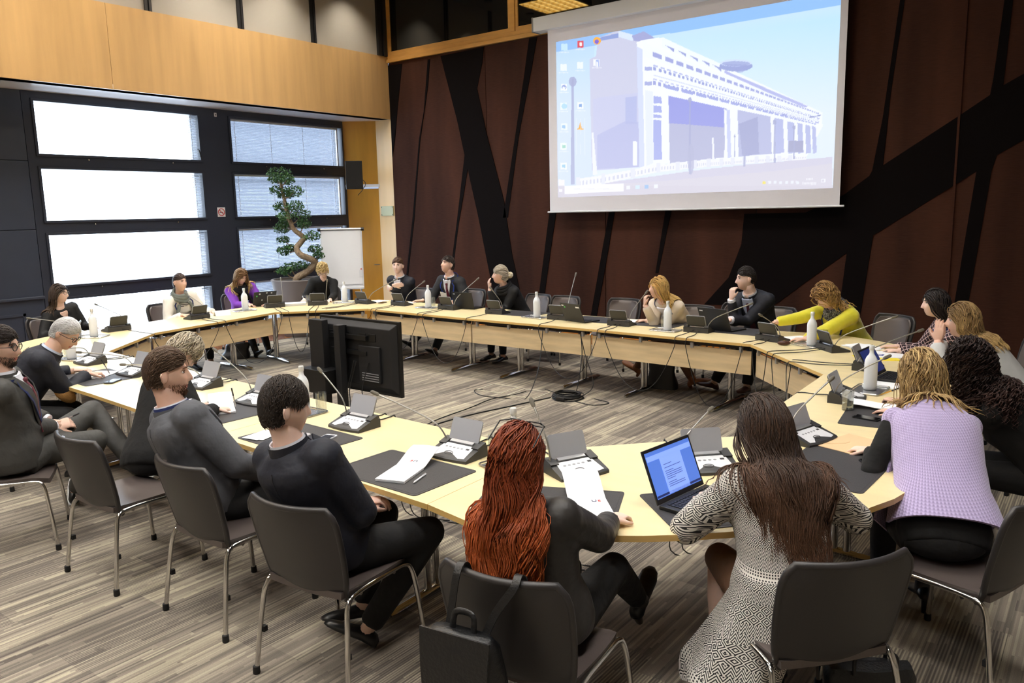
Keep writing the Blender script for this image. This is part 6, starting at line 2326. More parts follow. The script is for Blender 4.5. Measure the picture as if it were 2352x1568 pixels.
person('young man with dark hair in a dark navy suit seen from behind', (-2.66, 2.12), 94, (-2.72, 1.97, 1.185), (68, -2), 'm', s=1.0, skin='fair', top='suit_navy', lod=1.5, bulk=0.024, collar=[('shirt_white', 0.0, 0.044, 0.004, 'shirt_collar'), ('suit_navy', -0.03, 0.037, 0.013, 'jacket_collar')], cuffs='shirt_white', v=('shirt_white', 0.4, 0.4),
       hair=hs_(SHORT, c0=(36, 30, 27), c1=(64, 52, 44), len=0.026, toplen=0.085, flow='side', n=1000, r=0.0055, top=0.024, nape=-0.44, side=0.04, jit=0.38, lenv=0.35), hands=(H((-2.64, 2.32, 0.64), (-0.3, 0.6, 0), (0, 0, -1), 0.5), H((-2.72, 2.36, 0.66), (0.5, 0.5, 0), (0, 0, -1), 0.5)), elbows=((0.9, -0.3, -0.6), (-0.9, -0.3, -0.6)),
       knees=((-2.42, 2.50, 0.53), (-2.76, 2.54, 0.53)), feet=((-2.62, 2.26, 0.08), (-2.80, 2.40, 0.08)))
chair(-2.63, 2.14, 97, 'dark chair under the young man in the dark navy suit')

person('bearded man with brown hair in a grey suit and navy lanyard', (-3.70, 2.17), 82, (-3.80, 2.06, 1.20), (60, 0), 'm', s=1.07, headscale=1.06, skin='light', top='suit_grey', lod=1.4, bulk=0.026, collar=[('shirt_white', 0.0, 0.042, 0.004, 'shirt_collar'), ('lanyard_navy', 0.006, 0.036, 0.009, 'lanyard_band'), ('suit_grey', -0.03, 0.024, 0.016, 'jacket_collar')], v=('shirt_white', 0.4, 0.4), beard=True,
       hair=hs_(SHORT, c0=(72, 54, 42), c1=(104, 80, 60), len=0.022, toplen=0.07, flow='back', n=950, r=0.0055, top=0.016, nape=-0.42), hands=(H((-3.50, 2.44, 0.62), (-0.5, 0.5, 0)), H((-3.70, 2.46, 0.62), (0.5, 0.5, 0))), elbows=((0.9, -0.3, -0.6), (-0.9, -0.3, -0.6)), knees=((-3.35, 2.60, 0.52), (-3.66, 2.64, 0.52)), brow=(104, 70, 48))
chair(-3.47, 2.18, 90, 'dark chair under the bearded man in grey')

person('fair-haired woman in black bending over her notebook', (-4.62, 2.34), 78, (-4.76, 2.70, 1.13), (70, -48), s=0.98, skin='fair', top='knit_black', lod=1.0, bulk=0.022,
       hair=dict(flow='side', n=520, len=0.06, r=0.007, vol=0.018, top=0.018, c0=(168, 152, 128), c1=(226, 214, 190), hl=0.44, nape=-0.5, steps=6, jit=0.35, streak=(92, 82, 74), streakp=0.18), hands=(H((-4.56, 2.78, 0.76), (0.2, 0.9, -0.1), curl=0.9), H((-4.86, 2.80, 0.75))), elbows=((0.8, -0.2, -0.6), (-0.8, -0.2, -0.6)), bend=0.5)
chair(-4.38, 2.10, 92, 'dark chair with its seat half empty behind the fair-haired woman')


def patch(root, T, loc, hp, arms, kn, ft, s):
    a, e, w, *_ = arms[0]
    ax = (w - a).normalized()
    out = ((e - (a + w) / 2).normalized() * 0.45 + Vector((1, -0.1, 0.1))).normalized()
    ax = (ax - out * ax.dot(out)).normalized()
    x, y = out.cross(ax).normalized(), out
    rot = Matrix((ax, x, out)).transposed()
    obj('elbow_patch', MB().ell(e + out * 0.034, (0.092, 0.060, 0.038), 16, 10, rot), 'suede_patch', root)


person('white-haired man with glasses and suede elbow patches writing', (-6.66, 2.30), 56, (-6.46, 2.71, 1.12), (40, -34), 'm', s=1.04, skin='light', top='suit_navy', lod=1.2, bulk=0.026, collar=[('shirt_blue', 0.0, 0.042, 0.004, 'shirt_collar'), ('suit_navy', -0.03, 0.028, 0.015, 'jacket_collar')],
       hair=hs_(SHORT, c0=(206, 204, 202), c1=(240, 238, 236), len=0.036, toplen=0.05, flow='back', n=650, r=0.006, top=0.010, brow=None), glasses=('glasses_black', 'on'), hands=(H((-6.52, 2.88, 0.765), (0.35, 0.9, -0.05), curl=0.9), H((-6.86, 2.92, 0.75), (0.5, 0.8, 0))), elbows=((0.75, -0.3, -0.9), (-0.8, -0.2, -0.6)), extra=patch, bend=0.5)
chair(-6.78, 2.14, 56, 'dark chair under the white-haired man')

person('man with black glasses, red tie and crossed legs at the left edge', (-5.36, 1.88), 62, (-5.33, 1.86, 1.235), (45, -4), 'm', s=1.03, skin='light', top='suit_taupe', bottom='suit_taupe', lod=1.3, bulk=0.024, collar=[('shirt_white', 0.0, 0.042, 0.004, 'shirt_collar'), ('suit_taupe', -0.03, 0.028, 0.015, 'jacket_collar')], v=('shirt_white', 0.30, 0.46), tie='tie_red', lanyard=('lanyard_navy', 0.38), beard=True, brow=(64, 48, 38), cuffs='shirt_white',
       hair=hs_(SHORT, c0=(38, 32, 30), c1=(56, 46, 42), len=0.03, toplen=0.06, flow='back', n=600, r=0.006), glasses=('glasses_black', 'on'), hands=(H((-5.42, 2.14, 0.665), (0.2, 0.7, 0.1), (-0.6, 0, -0.6), 0.75), H((-5.50, 2.15, 0.685), (0.7, 0.35, 0.0), (0.1, -0.3, -1), 0.75)), elbows=((0.8, -0.4, -0.6), (-0.8, -0.4, -0.6)),
       knees=((-5.66, 2.50, 0.66), (-5.30, 2.34, 0.54)), feet=((-5.22, 2.60, 0.24), (-5.74, 2.36, 0.09)), shoe_style='sneaker')
chair(-5.36, 1.84, 60, 'dark chair at the left edge under the man with crossed legs')
# ================================================================== THINGS ON THE TABLES
def text_mesh(txt, size, mats, extrude=0.0006):
    cu = bpy.data.curves.new('text', 'FONT')
    cu.body = txt
    cu.size = size
    cu.extrude = extrude
    cu.align_x = 'CENTER'
    o = bpy.data.objects.new('text', cu)
    tmp_scene.collection.objects.link(o)
    tmp_scene.view_layers[0].update()
    dg = tmp_scene.view_layers[0].depsgraph
    me = bpy.data.meshes.new_from_object(o.evaluated_get(dg), depsgraph=dg)
    bpy.data.objects.remove(o)
    me.materials.clear()
    for m_ in L(mats):
        me.materials.append(m_)
    return me


mat('frosted_glass', (246, 249, 252), 0.4, trans=0.12, ior=1.3)
mat('bottle_cap', (226, 226, 222), 0.35, 0.3)
mat('bottle_label', (206, 214, 220), 0.6)
m = MATS['window_glass'].copy()
m.name = 'clear_glass'
for n_ in m.node_tree.nodes:
    if n_.type == 'MIX_SHADER':
        n_.inputs[0].default_value = 0.16
    if n_.type == 'BSDF_TRANSPARENT':
        n_.inputs[0].default_value = (0.93, 0.95, 0.95, 1)
MATS['clear_glass'] = m
mat('water', (236, 240, 236), 0.02, trans=1.0, ior=1.33)
mat('ink_navy', (36, 42, 80), 0.7)
mat('ink_red', (210, 70, 60), 0.7)
mat('ink_grey', (120, 120, 126), 0.7)
mat('kraft', (226, 190, 146), 0.8)
mat('yellow_card', (240, 220, 60), 0.7)
mat('brown_card', (150, 112, 70), 0.7)
mat('page_grey', (206, 208, 214), 0.85)
mat('phone_black', (18, 18, 20), 0.12)
mat('laptop_black', (22, 22, 24), 0.5, bump=(300, 0.05))
mat('laptop_silver', (172, 168, 160), 0.35, 0.6)
mat('sticker_white', (228, 228, 228), 0.6)
mat('sticker_green', (70, 170, 80), 0.6)
mat('lcd_blue', (60, 96, 180), 0.3, emit=((84, 120, 205), 0.55))
mat('lcd_page', (110, 140, 220), 0.3, emit=((128, 156, 232), 0.62))
mat('lcd_dark', (20, 30, 70), 0.3, emit=((34, 48, 110), 0.4))
mat('lcd_text', (40, 56, 120), 0.3, emit=((60, 80, 160), 0.35))

BT = {}
BT['glass'] = MB().lathe([(0.0, 0.0), (0.036, 0.0), (0.042, 0.006), (0.0425, 0.02), (0.0425, 0.185), (0.040, 0.205), (0.030, 0.228), (0.018, 0.244), (0.0145, 0.256), (0.0145, 0.282), (0.0, 0.282)], 20).mesh('glass', L('frosted_glass'), True, 60)
BT['cap'] = MB().lathe([(0.0, 0.274), (0.0172, 0.274), (0.0175, 0.280), (0.0175, 0.303), (0.015, 0.306), (0.0, 0.306)], 16).mesh('cap', L('bottle_cap'), True, 50)
BT['tray'] = MB().prism(roundrect(0.29, 0.19, 0.02, 3), 0.0, 0.004).mesh('plate', L('steel_tray'), False)
BT['rim'] = MB().tube([(x, y, 0.010) for x, y in roundrect(0.30, 0.20, 0.025, 4)], 0.0045, 6, closed=True).mesh('rim', L('steel_tray'), True)
BT['tumbler'] = MB().lathe([(0.0, 0.0), (0.031, 0.0), (0.0335, 0.004), (0.036, 0.130), (0.0345, 0.130), (0.0315, 0.012), (0.0, 0.012)], 20).mesh('wall', L('clear_glass'), True, 50)
BT['water'] = MB().lathe([(0.0, 0.0125), (0.0312, 0.0125), (0.0325, 0.055), (0.0, 0.055)], 20).mesh('water', L('water'), True, 50)


def inst(nm, me, parent, loc=(0, 0, 0), rz=0.0):
    o = bpy.data.objects.new(nm, me)
    C.objects.link(o)
    o.parent = parent
    o.location = loc
    o.rotation_euler = (0, 0, rz)
    return o


def bottle(x, y, who, tray=True, rz=0.0, off=(0.02, 0.0)):
    if tray:
        t = thing('serving_tray', (x, y, TT), rz, 'steel tray under the bottle ' + who, 'tray', 'steel trays')
        inst('plate', BT['tray'], t)
        inst('rim', BT['rim'], t)
    o = Rz(rz) @ Vector((off[0], off[1], 0))
    b = thing('water_bottle', (x + o.x, y + o.y, TT + (0.0045 if tray else 0)), random.random() * 6, 'frosted water bottle ' + who, 'bottle', 'frosted water bottles')
    g = inst('glass', BT['glass'], b)
    inst('cap', BT['cap'], b)
    ds = MB()
    for i_ in range(3):
        ds.box((0.0432, 0, 0.06 + i_ * 0.03), (0.0012, 0.016, 0.006))
    return b


def tumbler(x, y, who, water=False, z=0.0):
    b = thing('glass_tumbler', (x, y, TT + z), 0, 'clear glass tumbler ' + who, 'glass', 'glass tumblers')
    inst('wall', BT['tumbler'], b)
    if water:
        inst('water', BT['water'], b)
    return b


for x, y, who, rz in ((-8.86, 4.0, 'before the woman in the black shirt', 0.6), (-9.41, 6.28, 'beside the purple cardigan', 1.4), (-8.90, 7.60, 'beside the blonde in the turtleneck', 0.8), (-7.34, 7.72, 'before the laughing man', 0.0), (-5.47, 7.62, 'before the empty chairs', 0.0), (-3.66, 7.42, 'between beige blazer and navy suit', 0.0), (-2.14, 7.24, 'before the yellow cardigan', -0.5), (-1.26, 5.64, 'on the right table near the laptop', 1.55), (-2.30, 2.98, 'hidden behind the red hair', -0.2), (-4.12, 3.12, 'behind the young man in navy', 0.0), (-7.62, 3.22, 'before the white-haired man', 0.4)):
    bottle(x, y, who, True, rz)
for x, y, who, wt, z in ((-9.48, 6.37, 'beside the purple cardigan', 0, .0045), (-9.30, 7.28, 'behind the unit of the turtleneck', 0, 0), (-8.98, 7.72, 'beside the blonde in the turtleneck', 0, .0), (-7.40, 7.90, 'before the laughing man', 0, 0), (-5.60, 7.85, 'before the empty chairs', 0, 0), (-3.75, 7.56, 'between beige blazer and navy suit', 0, 0), (-2.06, 7.38, 'before the yellow cardigan', 0, 0), (-1.24, 5.02, 'half full of water near the phone', 1, 0), (-2.46, 3.05, 'left of the red hair', 0, 0), (-7.78, 3.27, 'before the white-haired man', 0, 0), (-1.33, 5.93, 'behind the right-hand bottle', 1, 0), (-4.02, 3.20, 'behind the young man in navy', 0, 0)):
    tumbler(x, y, who, bool(wt), z)


def pad(x, y, rz, who, w=0.62, d=0.43):
    o = obj('desk_pad', MB().prism(roundrect(w, d, 0.02, 3), 0, 0.0035), 'desk_pad', label='dark grey desk pad ' + who, cat='desk pad', group='dark desk pads')
    st = MB().tube([(p[0], p[1], 0.0036) for p in roundrect(w - 0.03, d - 0.03, 0.014, 3)], 0.0007, 4, closed=True)
    obj('stitching', st, 'dark_plastic', o)
    o.location = (x, y, TT)
    o.rotation_euler = (0, 0, rz)
    return o


pad(-2.725, 2.64, -0.03, 'with the open notebook and pen')
pad(-3.64, 2.73, -0.04, 'before the young man in navy')
pad(-1.87, 2.67, math.radians(23), 'before the red-haired woman')
pad(-1.235, 3.08, math.radians(48), 'under the open laptop with the document')
pad(-1.00, 3.86, math.radians(88), 'before the lavender vest')
pad(-1.03, 5.00, math.radians(97), 'before the curly dark hair')
pad(-4.62, 2.83, -0.04, 'before the bearded man and the notebook')
pad(-6.52, 2.95, -0.05, 'under the writing hand of the white-haired man')
pad(-5.86, 7.84, 0.0, 'before the woman with the bun')
pad(-3.98, 7.83, 0.0, 'before the beige blazer')
pad(-3.02, 7.76, -0.05, 'under the laptop of the man in navy')
pad(-4.72, 7.80, 0.0, 'behind the open black laptop at the empty chair')


def open_notebook(x, y, rz, lab, w=0.155, h=0.215, logo=True, lift=0.05):
    """local: lower page towards -Y, upper page towards +Y, curling up"""
    t = thing('notebook', (x, y, TT + 0.004), rz, lab, 'notebook', 'open notebooks')
    obj('lower_page', MB().bx(-w / 2, w / 2, -h, 0, 0, 0.012), 'white_paper', t, smooth=False, bevel=0.001)
    P, Q = [], []
    for i in range(9):
        q = i / 8
        yy = h * (q - 0.05 * q * q)
        zz = 0.010 + lift * math.sin(q * PI * 0.62) * (0.4 + 0.6 * q)
        P.append([(-w / 2, yy, zz), (0, yy, zz + 0.004), (w / 2, yy, zz)])
        Q.append([(p[0], p[1], p[2] - 0.003) for p in P[-1]])
    obj('upper_page', MB().sheet(P, Q), 'white_paper', t, True, 50)
    if logo:
        a = inst('logo_letter', LOGO['U'], t, (w * 0.28 - 0.02, -0.035 if logo == 'low' else 0.03, 0.0128 if logo == 'low' else 0.034), PI if logo != 'low' else 0)
        b_ = inst('logo_letter', LOGO['E'], t, (w * 0.28 + 0.002 if logo == 'low' else w * 0.28 - 0.042, -0.035 if logo == 'low' else 0.03, 0.0128 if logo == 'low' else 0.034), PI if logo != 'low' else 0)
    return t


LOGO = {'U': text_mesh('U', 0.034, 'ink_navy'), 'E': text_mesh('E', 0.028, 'ink_red')}
n1 = open_notebook(-2.715, 2.685, math.radians(18), 'open white notebook with a small logo on the spare desk pad', logo='up')
n2 = open_notebook(-1.74, 2.785, math.radians(42), 'open white notebook before the red-haired woman', w=0.165, h=0.225, logo='low', lift=0.07)
open_notebook(-4.70, 2.91, math.radians(60), 'open notebook under the hands of the fair-haired woman', logo=None)
open_notebook(-1.06, 5.18, math.radians(100), 'open notebook between the hands of the curly-haired woman', logo=None, lift=0.02)
pn = thing('pen', (-2.56, 2.595, TT + 0.009), math.atan2(0.19, -0.06), 'white pen beside the open notebook on the spare pad', 'pen')
obj('barrel', MB().tube([(-0.068, 0, 0), (-0.055, 0, 0), (0.06, 0, 0), (0.066, 0, 0)], [0.0015, 0.0048, 0.0048, 0.003], 8), 'white_plastic', pn)
obj('clip', MB().box((0.045, 0, 0.006), (0.035, 0.003, 0.0015)), 'silver', pn, smooth=False)


def held_pen(p, d, col, lab):
    t = thing('pen', p, 0, lab, 'pen')
    d = Vector(d).normalized()
    obj('barrel', MB().tube([d * -0.05, d * -0.038, d * 0.075, d * 0.08], [0.001, 0.0042, 0.0042, 0.003], 8), col, t)
    obj('cap', MB().tube([d * 0.03, d * 0.082], [0.0052, 0.0048], 8), 'dark_plastic', t)


held_pen((-6.44, 2.99, 0.80), (-0.2, -0.35, 1), 'silver', 'silver pen in the hand of the white-haired man')
held_pen((-9.46, 7.32, 0.80), (-0.4, 0.1, 1), 'white_plastic', 'white pen in the hand of the turtleneck woman')
held_pen((-1.08, 5.31, 0.80), (0.9, 0.15, 0.45), 'gold', 'golden pen in the hand of the curly-haired woman')
held_pen((-4.53, 2.90, 0.80), (-0.1, -0.1, 1), 'silver', 'silver pen in the hand of the fair-haired woman')
held_pen((-5.43, 2.25, 0.70), (0.7, 0.3, 0.3), 'silver', 'thin pen in the clasped hands at the left edge')


def sheets(x, y, rz, lab, n=3, w=0.21, h=0.297, m_='white_paper', z=0.0, fan=0.08):
    t = thing('papers', (x, y, TT + z), rz, lab, 'papers')
    for i in range(n):
        o = obj('sheet', MB().bx(-w / 2, w / 2, -h / 2, h / 2, 0, 0.0016), m_, t, smooth=False)
        o.location = (0.01 * math.sin(i * 2.1), 0.012 * math.cos(i * 1.7), 0.0018 * i)
        o.rotation_euler = (0, 0, fan * math.sin(i * 1.9))
    return t


sheets(-9.22, 4.06, 0.3, 'white papers before the woman in the black shirt')
sheets(-9.58, 5.84, 0.5, 'white papers before the cream cardigan', 2)
sheets(-9.30, 7.42, 0.9, 'white papers before the turtleneck woman', 3)
sheets(-8.60, 7.98, 0.1, 'papers and leaflet before the man with folded arms', 2)
sheets(-8.02, 8.00, 0.2, 'white papers under the hand of the laughing man', 3)
sheets(-4.32, 7.84, 0.3, 'white notepad before the beige blazer', 5, 0.15, 0.21, fan=0.02)
sheets(-2.34, 7.56, 0.8, 'white papers under the hand of the yellow cardigan', 3)
sheets(-1.72, 7.36, 0.7, 'spread white papers before the plaid jacket', 5, fan=0.35)
sheets(-1.44, 7.10, 0.5, 'white brochure pile with a blue block', 4, fan=0.15)
sheets(-6.60, 2.99, 0.5, 'white papers under the writing hand', 3, z=0.004)
sheets(-0.88, 4.28, 1.3, 'white sheet beside the hand of the lavender vest', 2, 0.15, 0.21)
sheets(-3.86, 2.64, 0.2, 'white leaflet on the pad left of the young man', 3, 0.12, 0.17, z=0.004)
sheets(-1.18, 5.88, 1.5, 'white papers beside the right-hand tumbler', 2, z=0.0)
bb = obj('leaflet', MB().bx(-0.05, 0.05, -0.03, 0.03, 0, 0.002), 'lanyard_blue', label='small blue leaflet on the white brochure pile', cat='leaflet', smooth=False)
obj('text_block', MB().bx(-0.035, 0.035, -0.01, 0.012, 0.002, 0.0028), 'sticker_white', bb, smooth=False)
bb.location = (-1.52, 7.02, TT + 0.0075)
yf = obj('folder', MB().bx(-0.16, 0.16, -0.12, 0.12, 0, 0.003), 'yellow_card', label='yellow card folder under the brochures at the right', cat='folder', smooth=False)
obj('flap', MB().bx(-0.15, 0.15, -0.11, -0.09, 0.003, 0.005), 'yellow_card', yf, smooth=False)
yf.location = (-1.50, 6.90, TT)
yf.rotation_euler = (0, 0, 0.5)
kf = obj('envelope', MB().bx(-0.16, 0.16, -0.115, 0.115, 0, 0.003), 'kraft', label='kraft paper envelope before the lavender vest', cat='envelope', smooth=False)
obj('flap', MB().prism([(-0.158, 0.113), (0.158, 0.113), (0.02, 0.02), (-0.02, 0.02)], 0.003, 0.0045), 'kraft', kf, smooth=False)
kf.location = (-1.03, 4.28, TT + 0.004)
kf.rotation_euler = (0, 0, 1.25)
bf = obj('folder', MB().bx(-0.13, 0.13, -0.09, 0.09, 0, 0.006), 'brown_card', label='brown folder under the hand of the cream cardigan', cat='folder', smooth=False)
obj('tab', MB().bx(-0.10, -0.04, 0.09, 0.105, 0.002, 0.004), 'brown_card', bf, smooth=False)
bf.location = (-9.66, 6.02, TT)
bf.rotation_euler = (0, 0, 0.9)
nc = thing('name_card', (-9.24, 5.84, TT), 1.35, 'folded white name card before the cream cardigan', 'name card')
for sy in (1, -1):
    obj('panel', MB().box((0, 0.022 * sy, 0.035), (0.2, 0.002, 0.078), Matrix.Rotation(0.55 * sy, 3, 'X')), 'white_paper', nc, smooth=False)
bk = thing('book', (-9.34, 7.08, TT), 0.95, 'thick white book beside the unit of the purple cardigan', 'book')
obj('pages', MB().bx(-0.15, 0.15, -0.105, 0.105, 0.003, 0.030), 'page_grey', bk, smooth=False)
obj('cover', MB().bx(-0.152, 0.152, -0.108, 0.108, 0.030, 0.034), 'white_paper', bk, smooth=False)


def phone(x, y, rz, m_, lab):
    t = thing('smartphone', (x, y, TT + 0.004), rz, lab, 'phone')
    obj('case', MB().prism(roundrect(0.075, 0.148, 0.011, 4), 0, 0.008), m_, t, smooth=False)
    obj('screen', MB().prism(roundrect(0.066, 0.112 if m_ == 'white_plastic' else 0.138, 0.004, 3), 0.008, 0.0086), 'phone_black', t, smooth=False)
    obj('speaker_slot', MB().bx(-0.01, 0.01, 0.064, 0.0665, 0.0081, 0.0088), 'dark_plastic', t, smooth=False)


phone(-3.49, 2.79, math.radians(-75 + 90), 'white_plastic', 'white smartphone on the pad before the young man')
phone(-6.21, 2.92, 0.6, 'black_plastic', 'black smartphone beside the white-haired man')
phone(-1.09, 4.86, math.radians(80), 'black_plastic', 'black smartphone on the pad of the curly-haired woman')
phone(-0.86, 3.98, 0.6, 'black_plastic', 'black smartphone on the pad of the lavender vest')
phone(-8.36, 7.86, 0.3, 'black_plastic', 'black phone before the man with folded arms')


# ---------------------------------------------------------------- laptops
def laptop(x, y, ang, lab, w=0.33, d=0.225, opening=108, m_='laptop_black', stick=(), full=False, screen='lcd_dark'):
    """ang: direction the user sits, degrees"""
    t = thing('laptop', (x, y, TT + 0.004), math.radians(ang + 90), lab, 'laptop', 'open laptops')
    b = obj('base', MB().bx(-w / 2, w / 2, -d, 0, 0.0, 0.016), m_, t, smooth=False, bevel=0.003)
    kb = MB()
    for r in range(6):
        ncol = 14
        for c in range(ncol):
            kb.box((-w / 2 + 0.028 + (w - 0.056) * (c + 0.5) / ncol, -0.028 - r * 0.0185, 0.0175), ((w - 0.056) / ncol * 0.84, 0.0155 if r else 0.010, 0.003))
    obj('keys', kb, 'black_plastic' if m_ == 'laptop_black' else 'dark_plastic', b, smooth=False, kind='stuff')
    obj('touchpad', MB().bx(-0.05, 0.05, -d + 0.012, -d + 0.07, 0.016, 0.0166), 'dark_plastic', b, smooth=False)
    a = math.radians(opening)
    R = Matrix.Rotation(PI - a, 3, 'X')     # lid plane from the hinge
    up = Vector((0, -math.cos(a), math.sin(a)))
    up = Vector((0, math.cos(PI - a), math.sin(PI - a)))
    nn = Vector((0, -up.z, up.y))           # towards the user
    rot = Matrix((Vector((1, 0, 0)), up, -nn)).transposed()
    o = Vector((0, 0.004, 0.014))

    def pl(cx, cy, off, sx, sy, th):
        return MB().box(o + Vector((cx, 0, 0)) + up * cy + nn * off, (sx, sy, th), rot)
    hh = d * 0.98
    lid = obj('lid', pl(0, hh / 2, -0.004, w, hh, 0.007), m_, t, smooth=False, bevel=0.002)
    obj('screen', pl(0, hh / 2 + 0.004, 0.0, w - 0.024, hh - 0.036, 0.0012), screen, lid, smooth=False)
    if full:
        obj('page', pl(0.0, hh / 2 - 0.012, 0.001, 0.16, hh - 0.075, 0.001), 'lcd_page', lid, smooth=False)
        obj('ribbon_bar', pl(0.0, hh - 0.042, 0.001, w - 0.03, 0.022, 0.001), 'lcd_page', lid, smooth=False)
        obj('task_bar', pl(0.0, 0.031, 0.001, w - 0.026, 0.009, 0.001), 'lcd_dark', lid, smooth=False)
        tx = MB()
        rr = random.Random(4)
        yy = hh - 0.085
        while yy > 0.045:
            ln = 0.12 if rr.random() > 0.3 else 0.06
            c = o + Vector((-0.065 + ln / 2, 0, 0)) + up * yy + nn * 0.002
            tx.box(c, (ln, 0.0024, 0.0006), rot)
            yy -= 0.0085 if rr.random() > 0.2 else 0.015
        obj('text_lines', tx, 'lcd_text', lid, smooth=False, kind='stuff')
        obj('pointing_stick', MB().ell((0.01, -0.075, 0.020), (0.005, 0.005, 0.003), 8, 5), 'ink_red', b)
        obj('palm_sticker', MB().bx(-w / 2 + 0.03, -w / 2 + 0.055, -d + 0.012, -d + 0.035, 0.016, 0.0168), 'sticker_white', b, smooth=False)
    for sx, sy, sw, sh, sm in stick:
        obj('sticker', pl(sx, hh * sy, -0.0080, sw, sh, 0.0008), sm, lid, smooth=False)
    return t


laptop(-1.42, 3.06, -8, 'open black laptop showing a blue text document', w=0.36, d=0.24, opening=112, full=True, screen='lcd_blue')
laptop(-9.66, 6.78, 165, 'black laptop with stickers before the purple cardigan', opening=115, stick=[(0.08, 0.85, 0.02, 0.02, 'sticker_white'), (-0.02, 0.9, 0.02, 0.015, 'sticker_white'), (-0.09, 0.88, 0.02, 0.015, 'sticker_white'), (0.12, 0.7, 0.02, 0.02, 'sticker_green'), (0.04, 0.4, 0.015, 0.015, 'sticker_white')])
laptop(-6.80, 7.86, 95, 'black laptop right of the grey laptop', opening=105, stick=[(0.12, 0.88, 0.03, 0.012, 'sticker_white')])
laptop(-7.18, 7.93, 60, 'small grey laptop beside the laughing man', w=0.27, d=0.19, opening=100, m_='laptop_silver', stick=[(0.0, 0.5, 0.03, 0.03, 'sticker_white')])
laptop(-4.84, 7.52, 74, 'open black laptop at the empty chair with a green sticker', opening=112, stick=[(0.13, 0.86, 0.035, 0.012, 'sticker_white'), (0.10, 0.78, 0.022, 0.022, 'sticker_green'), (-0.12, 0.82, 0.06, 0.016, 'sticker_white')])
laptop(-3.20, 7.66, 76, 'black laptop before the man in navy', w=0.36, d=0.25, opening=112, stick=[(0.14, 0.86, 0.04, 0.014, 'sticker_white')])
laptop(-1.30, 6.14, -4, 'black laptop seen edge-on at the right side', opening=120)

# small things: watch, grey purse, hands-free case
pu = thing('coin_purse', (-2.34, 7.14, TT), 0.4, 'small brown purse behind the unit of the yellow cardigan', 'purse')
obj('shell', MB().ell((0, 0, 0.022), (0.06, 0.026, 0.022), 14, 8), 'shoe_brown', pu)
obj('zip', MB().tube([(-0.055, 0, 0.026), (0, 0.0, 0.046), (0.055, 0, 0.026)], 0.002, 5), 'gold', pu)

# ================================================================== TELEVISION ON ITS STAND
tv = thing('television', (-5.48, 4.83, 0), math.radians(-1.5), 'large television seen from behind on a black floor stand', 'television')
mat('tv_black', (17, 17, 18), 0.38)
mat('tv_matte', (26, 26, 28), 0.55)
zt, zb, hw = 1.05, 0.37, 0.55
obj('bezel', MB().bx(-hw, hw, 0.0, 0.035, zb, zt), 'tv_black', tv, smooth=False, bevel=0.004)
obj('panel_glass', MB().bx(-hw + 0.02, hw - 0.02, 0.035, 0.038, zb + 0.02, zt - 0.02), 'screen_glass', tv, smooth=False)
shl_ = MB().prism([(-hw + 0.03, zb + 0.04), (hw - 0.03, zb + 0.04), (hw - 0.03, zt - 0.03), (-hw + 0.03, zt - 0.03)], 0, 0.0, None)
bs = MB()
bs.add([(-hw + .02, 0, zb + .02), (hw - .02, 0, zb + .02), (hw - .02, 0, zt - .02), (-hw + .02, 0, zt - .02), (-hw + .07, -.05, zb + .08), (hw - .07, -.05, zb + .08), (hw - .07, -.05, zt - .07), (-hw + .07, -.05, zt - .07)], [(0, 1, 2, 3), (4, 7, 6, 5), (0, 4, 5, 1), (1, 5, 6, 2), (2, 6, 7, 3), (3, 7, 4, 0)])
bsh = obj('back_shell', bs, 'tv_matte', tv, smooth=False, bevel=0.006)
for q in (-0.3, -0.1, 0.12, 0.25):
    obj('vent_block', MB().bx(q - 0.05, q + 0.05, -0.058, -0.05, zt - 0.19, zt - 0.12), 'tv_black', bsh, smooth=False, bevel=0.003)
obj('connector_box', MB().bx(0.08, 0.36, -0.075, -0.05, zb + 0.12, zb + 0.45), 'tv_matte', bsh, smooth=False, bevel=0.006)
for i in range(4):
    obj('label_strip', MB().bx(0.12, 0.34, -0.0765, -0.075, zb + 0.13 + i * 0.022, zb + 0.137 + i * 0.022), 'grey_plastic', bsh, smooth=False)
obj('mount_rail', MB().bx(-0.30, 0.20, -0.085, -0.055, zb + 0.36, zb + 0.40).bx(-0.30, 0.20, -0.085, -0.055, zb + 0.50, zb + 0.54).bx(-0.12, -0.09, -0.09, -0.055, zb + 0.2, zb + 0.62), 'tv_black', tv, smooth=False)
for x0, x1 in ((-0.50, -0.30), (-0.14, -0.06)):
    obj('post', MB().bx(x0, x1, -0.17, -0.10, 0.03, zt - 0.02 if x0 < -0.4 else zt - 0.05), 'tv_matte', tv, smooth=False, bevel=0.004)
obj('equipment_box', MB().bx(-0.54, -0.16, -0.28, -0.09, 0.36, 0.58), 'tv_black', tv, smooth=False, bevel=0.005)
obj('grip_handle', MB().tube(bez([(-0.54, -0.02, 0.96), (-0.60, -0.06, 0.95), (-0.60, -0.08, 0.78), (-0.55, -0.08, 0.74)]), 0.014, 8), 'tv_black', tv)
obj('base_plate', MB().bx(-0.60, 0.62, -0.42, 0.32, 0.0, 0.03), 'tv_black', tv, smooth=False, bevel=0.008)
for i, (xa, xb) in enumerate(((0.02, -0.1), (0.05, 0.02), (0.22, 0.25))):
    obj('power_lead', MB().tube(bez([(xa, -0.08, zb + 0.3), (xa - 0.05, -0.13, zb + 0.05), (xb, -0.15, 0.3), (xb + 0.03, -0.2, 0.05)]), 0.005, 6), 'cable', tv)

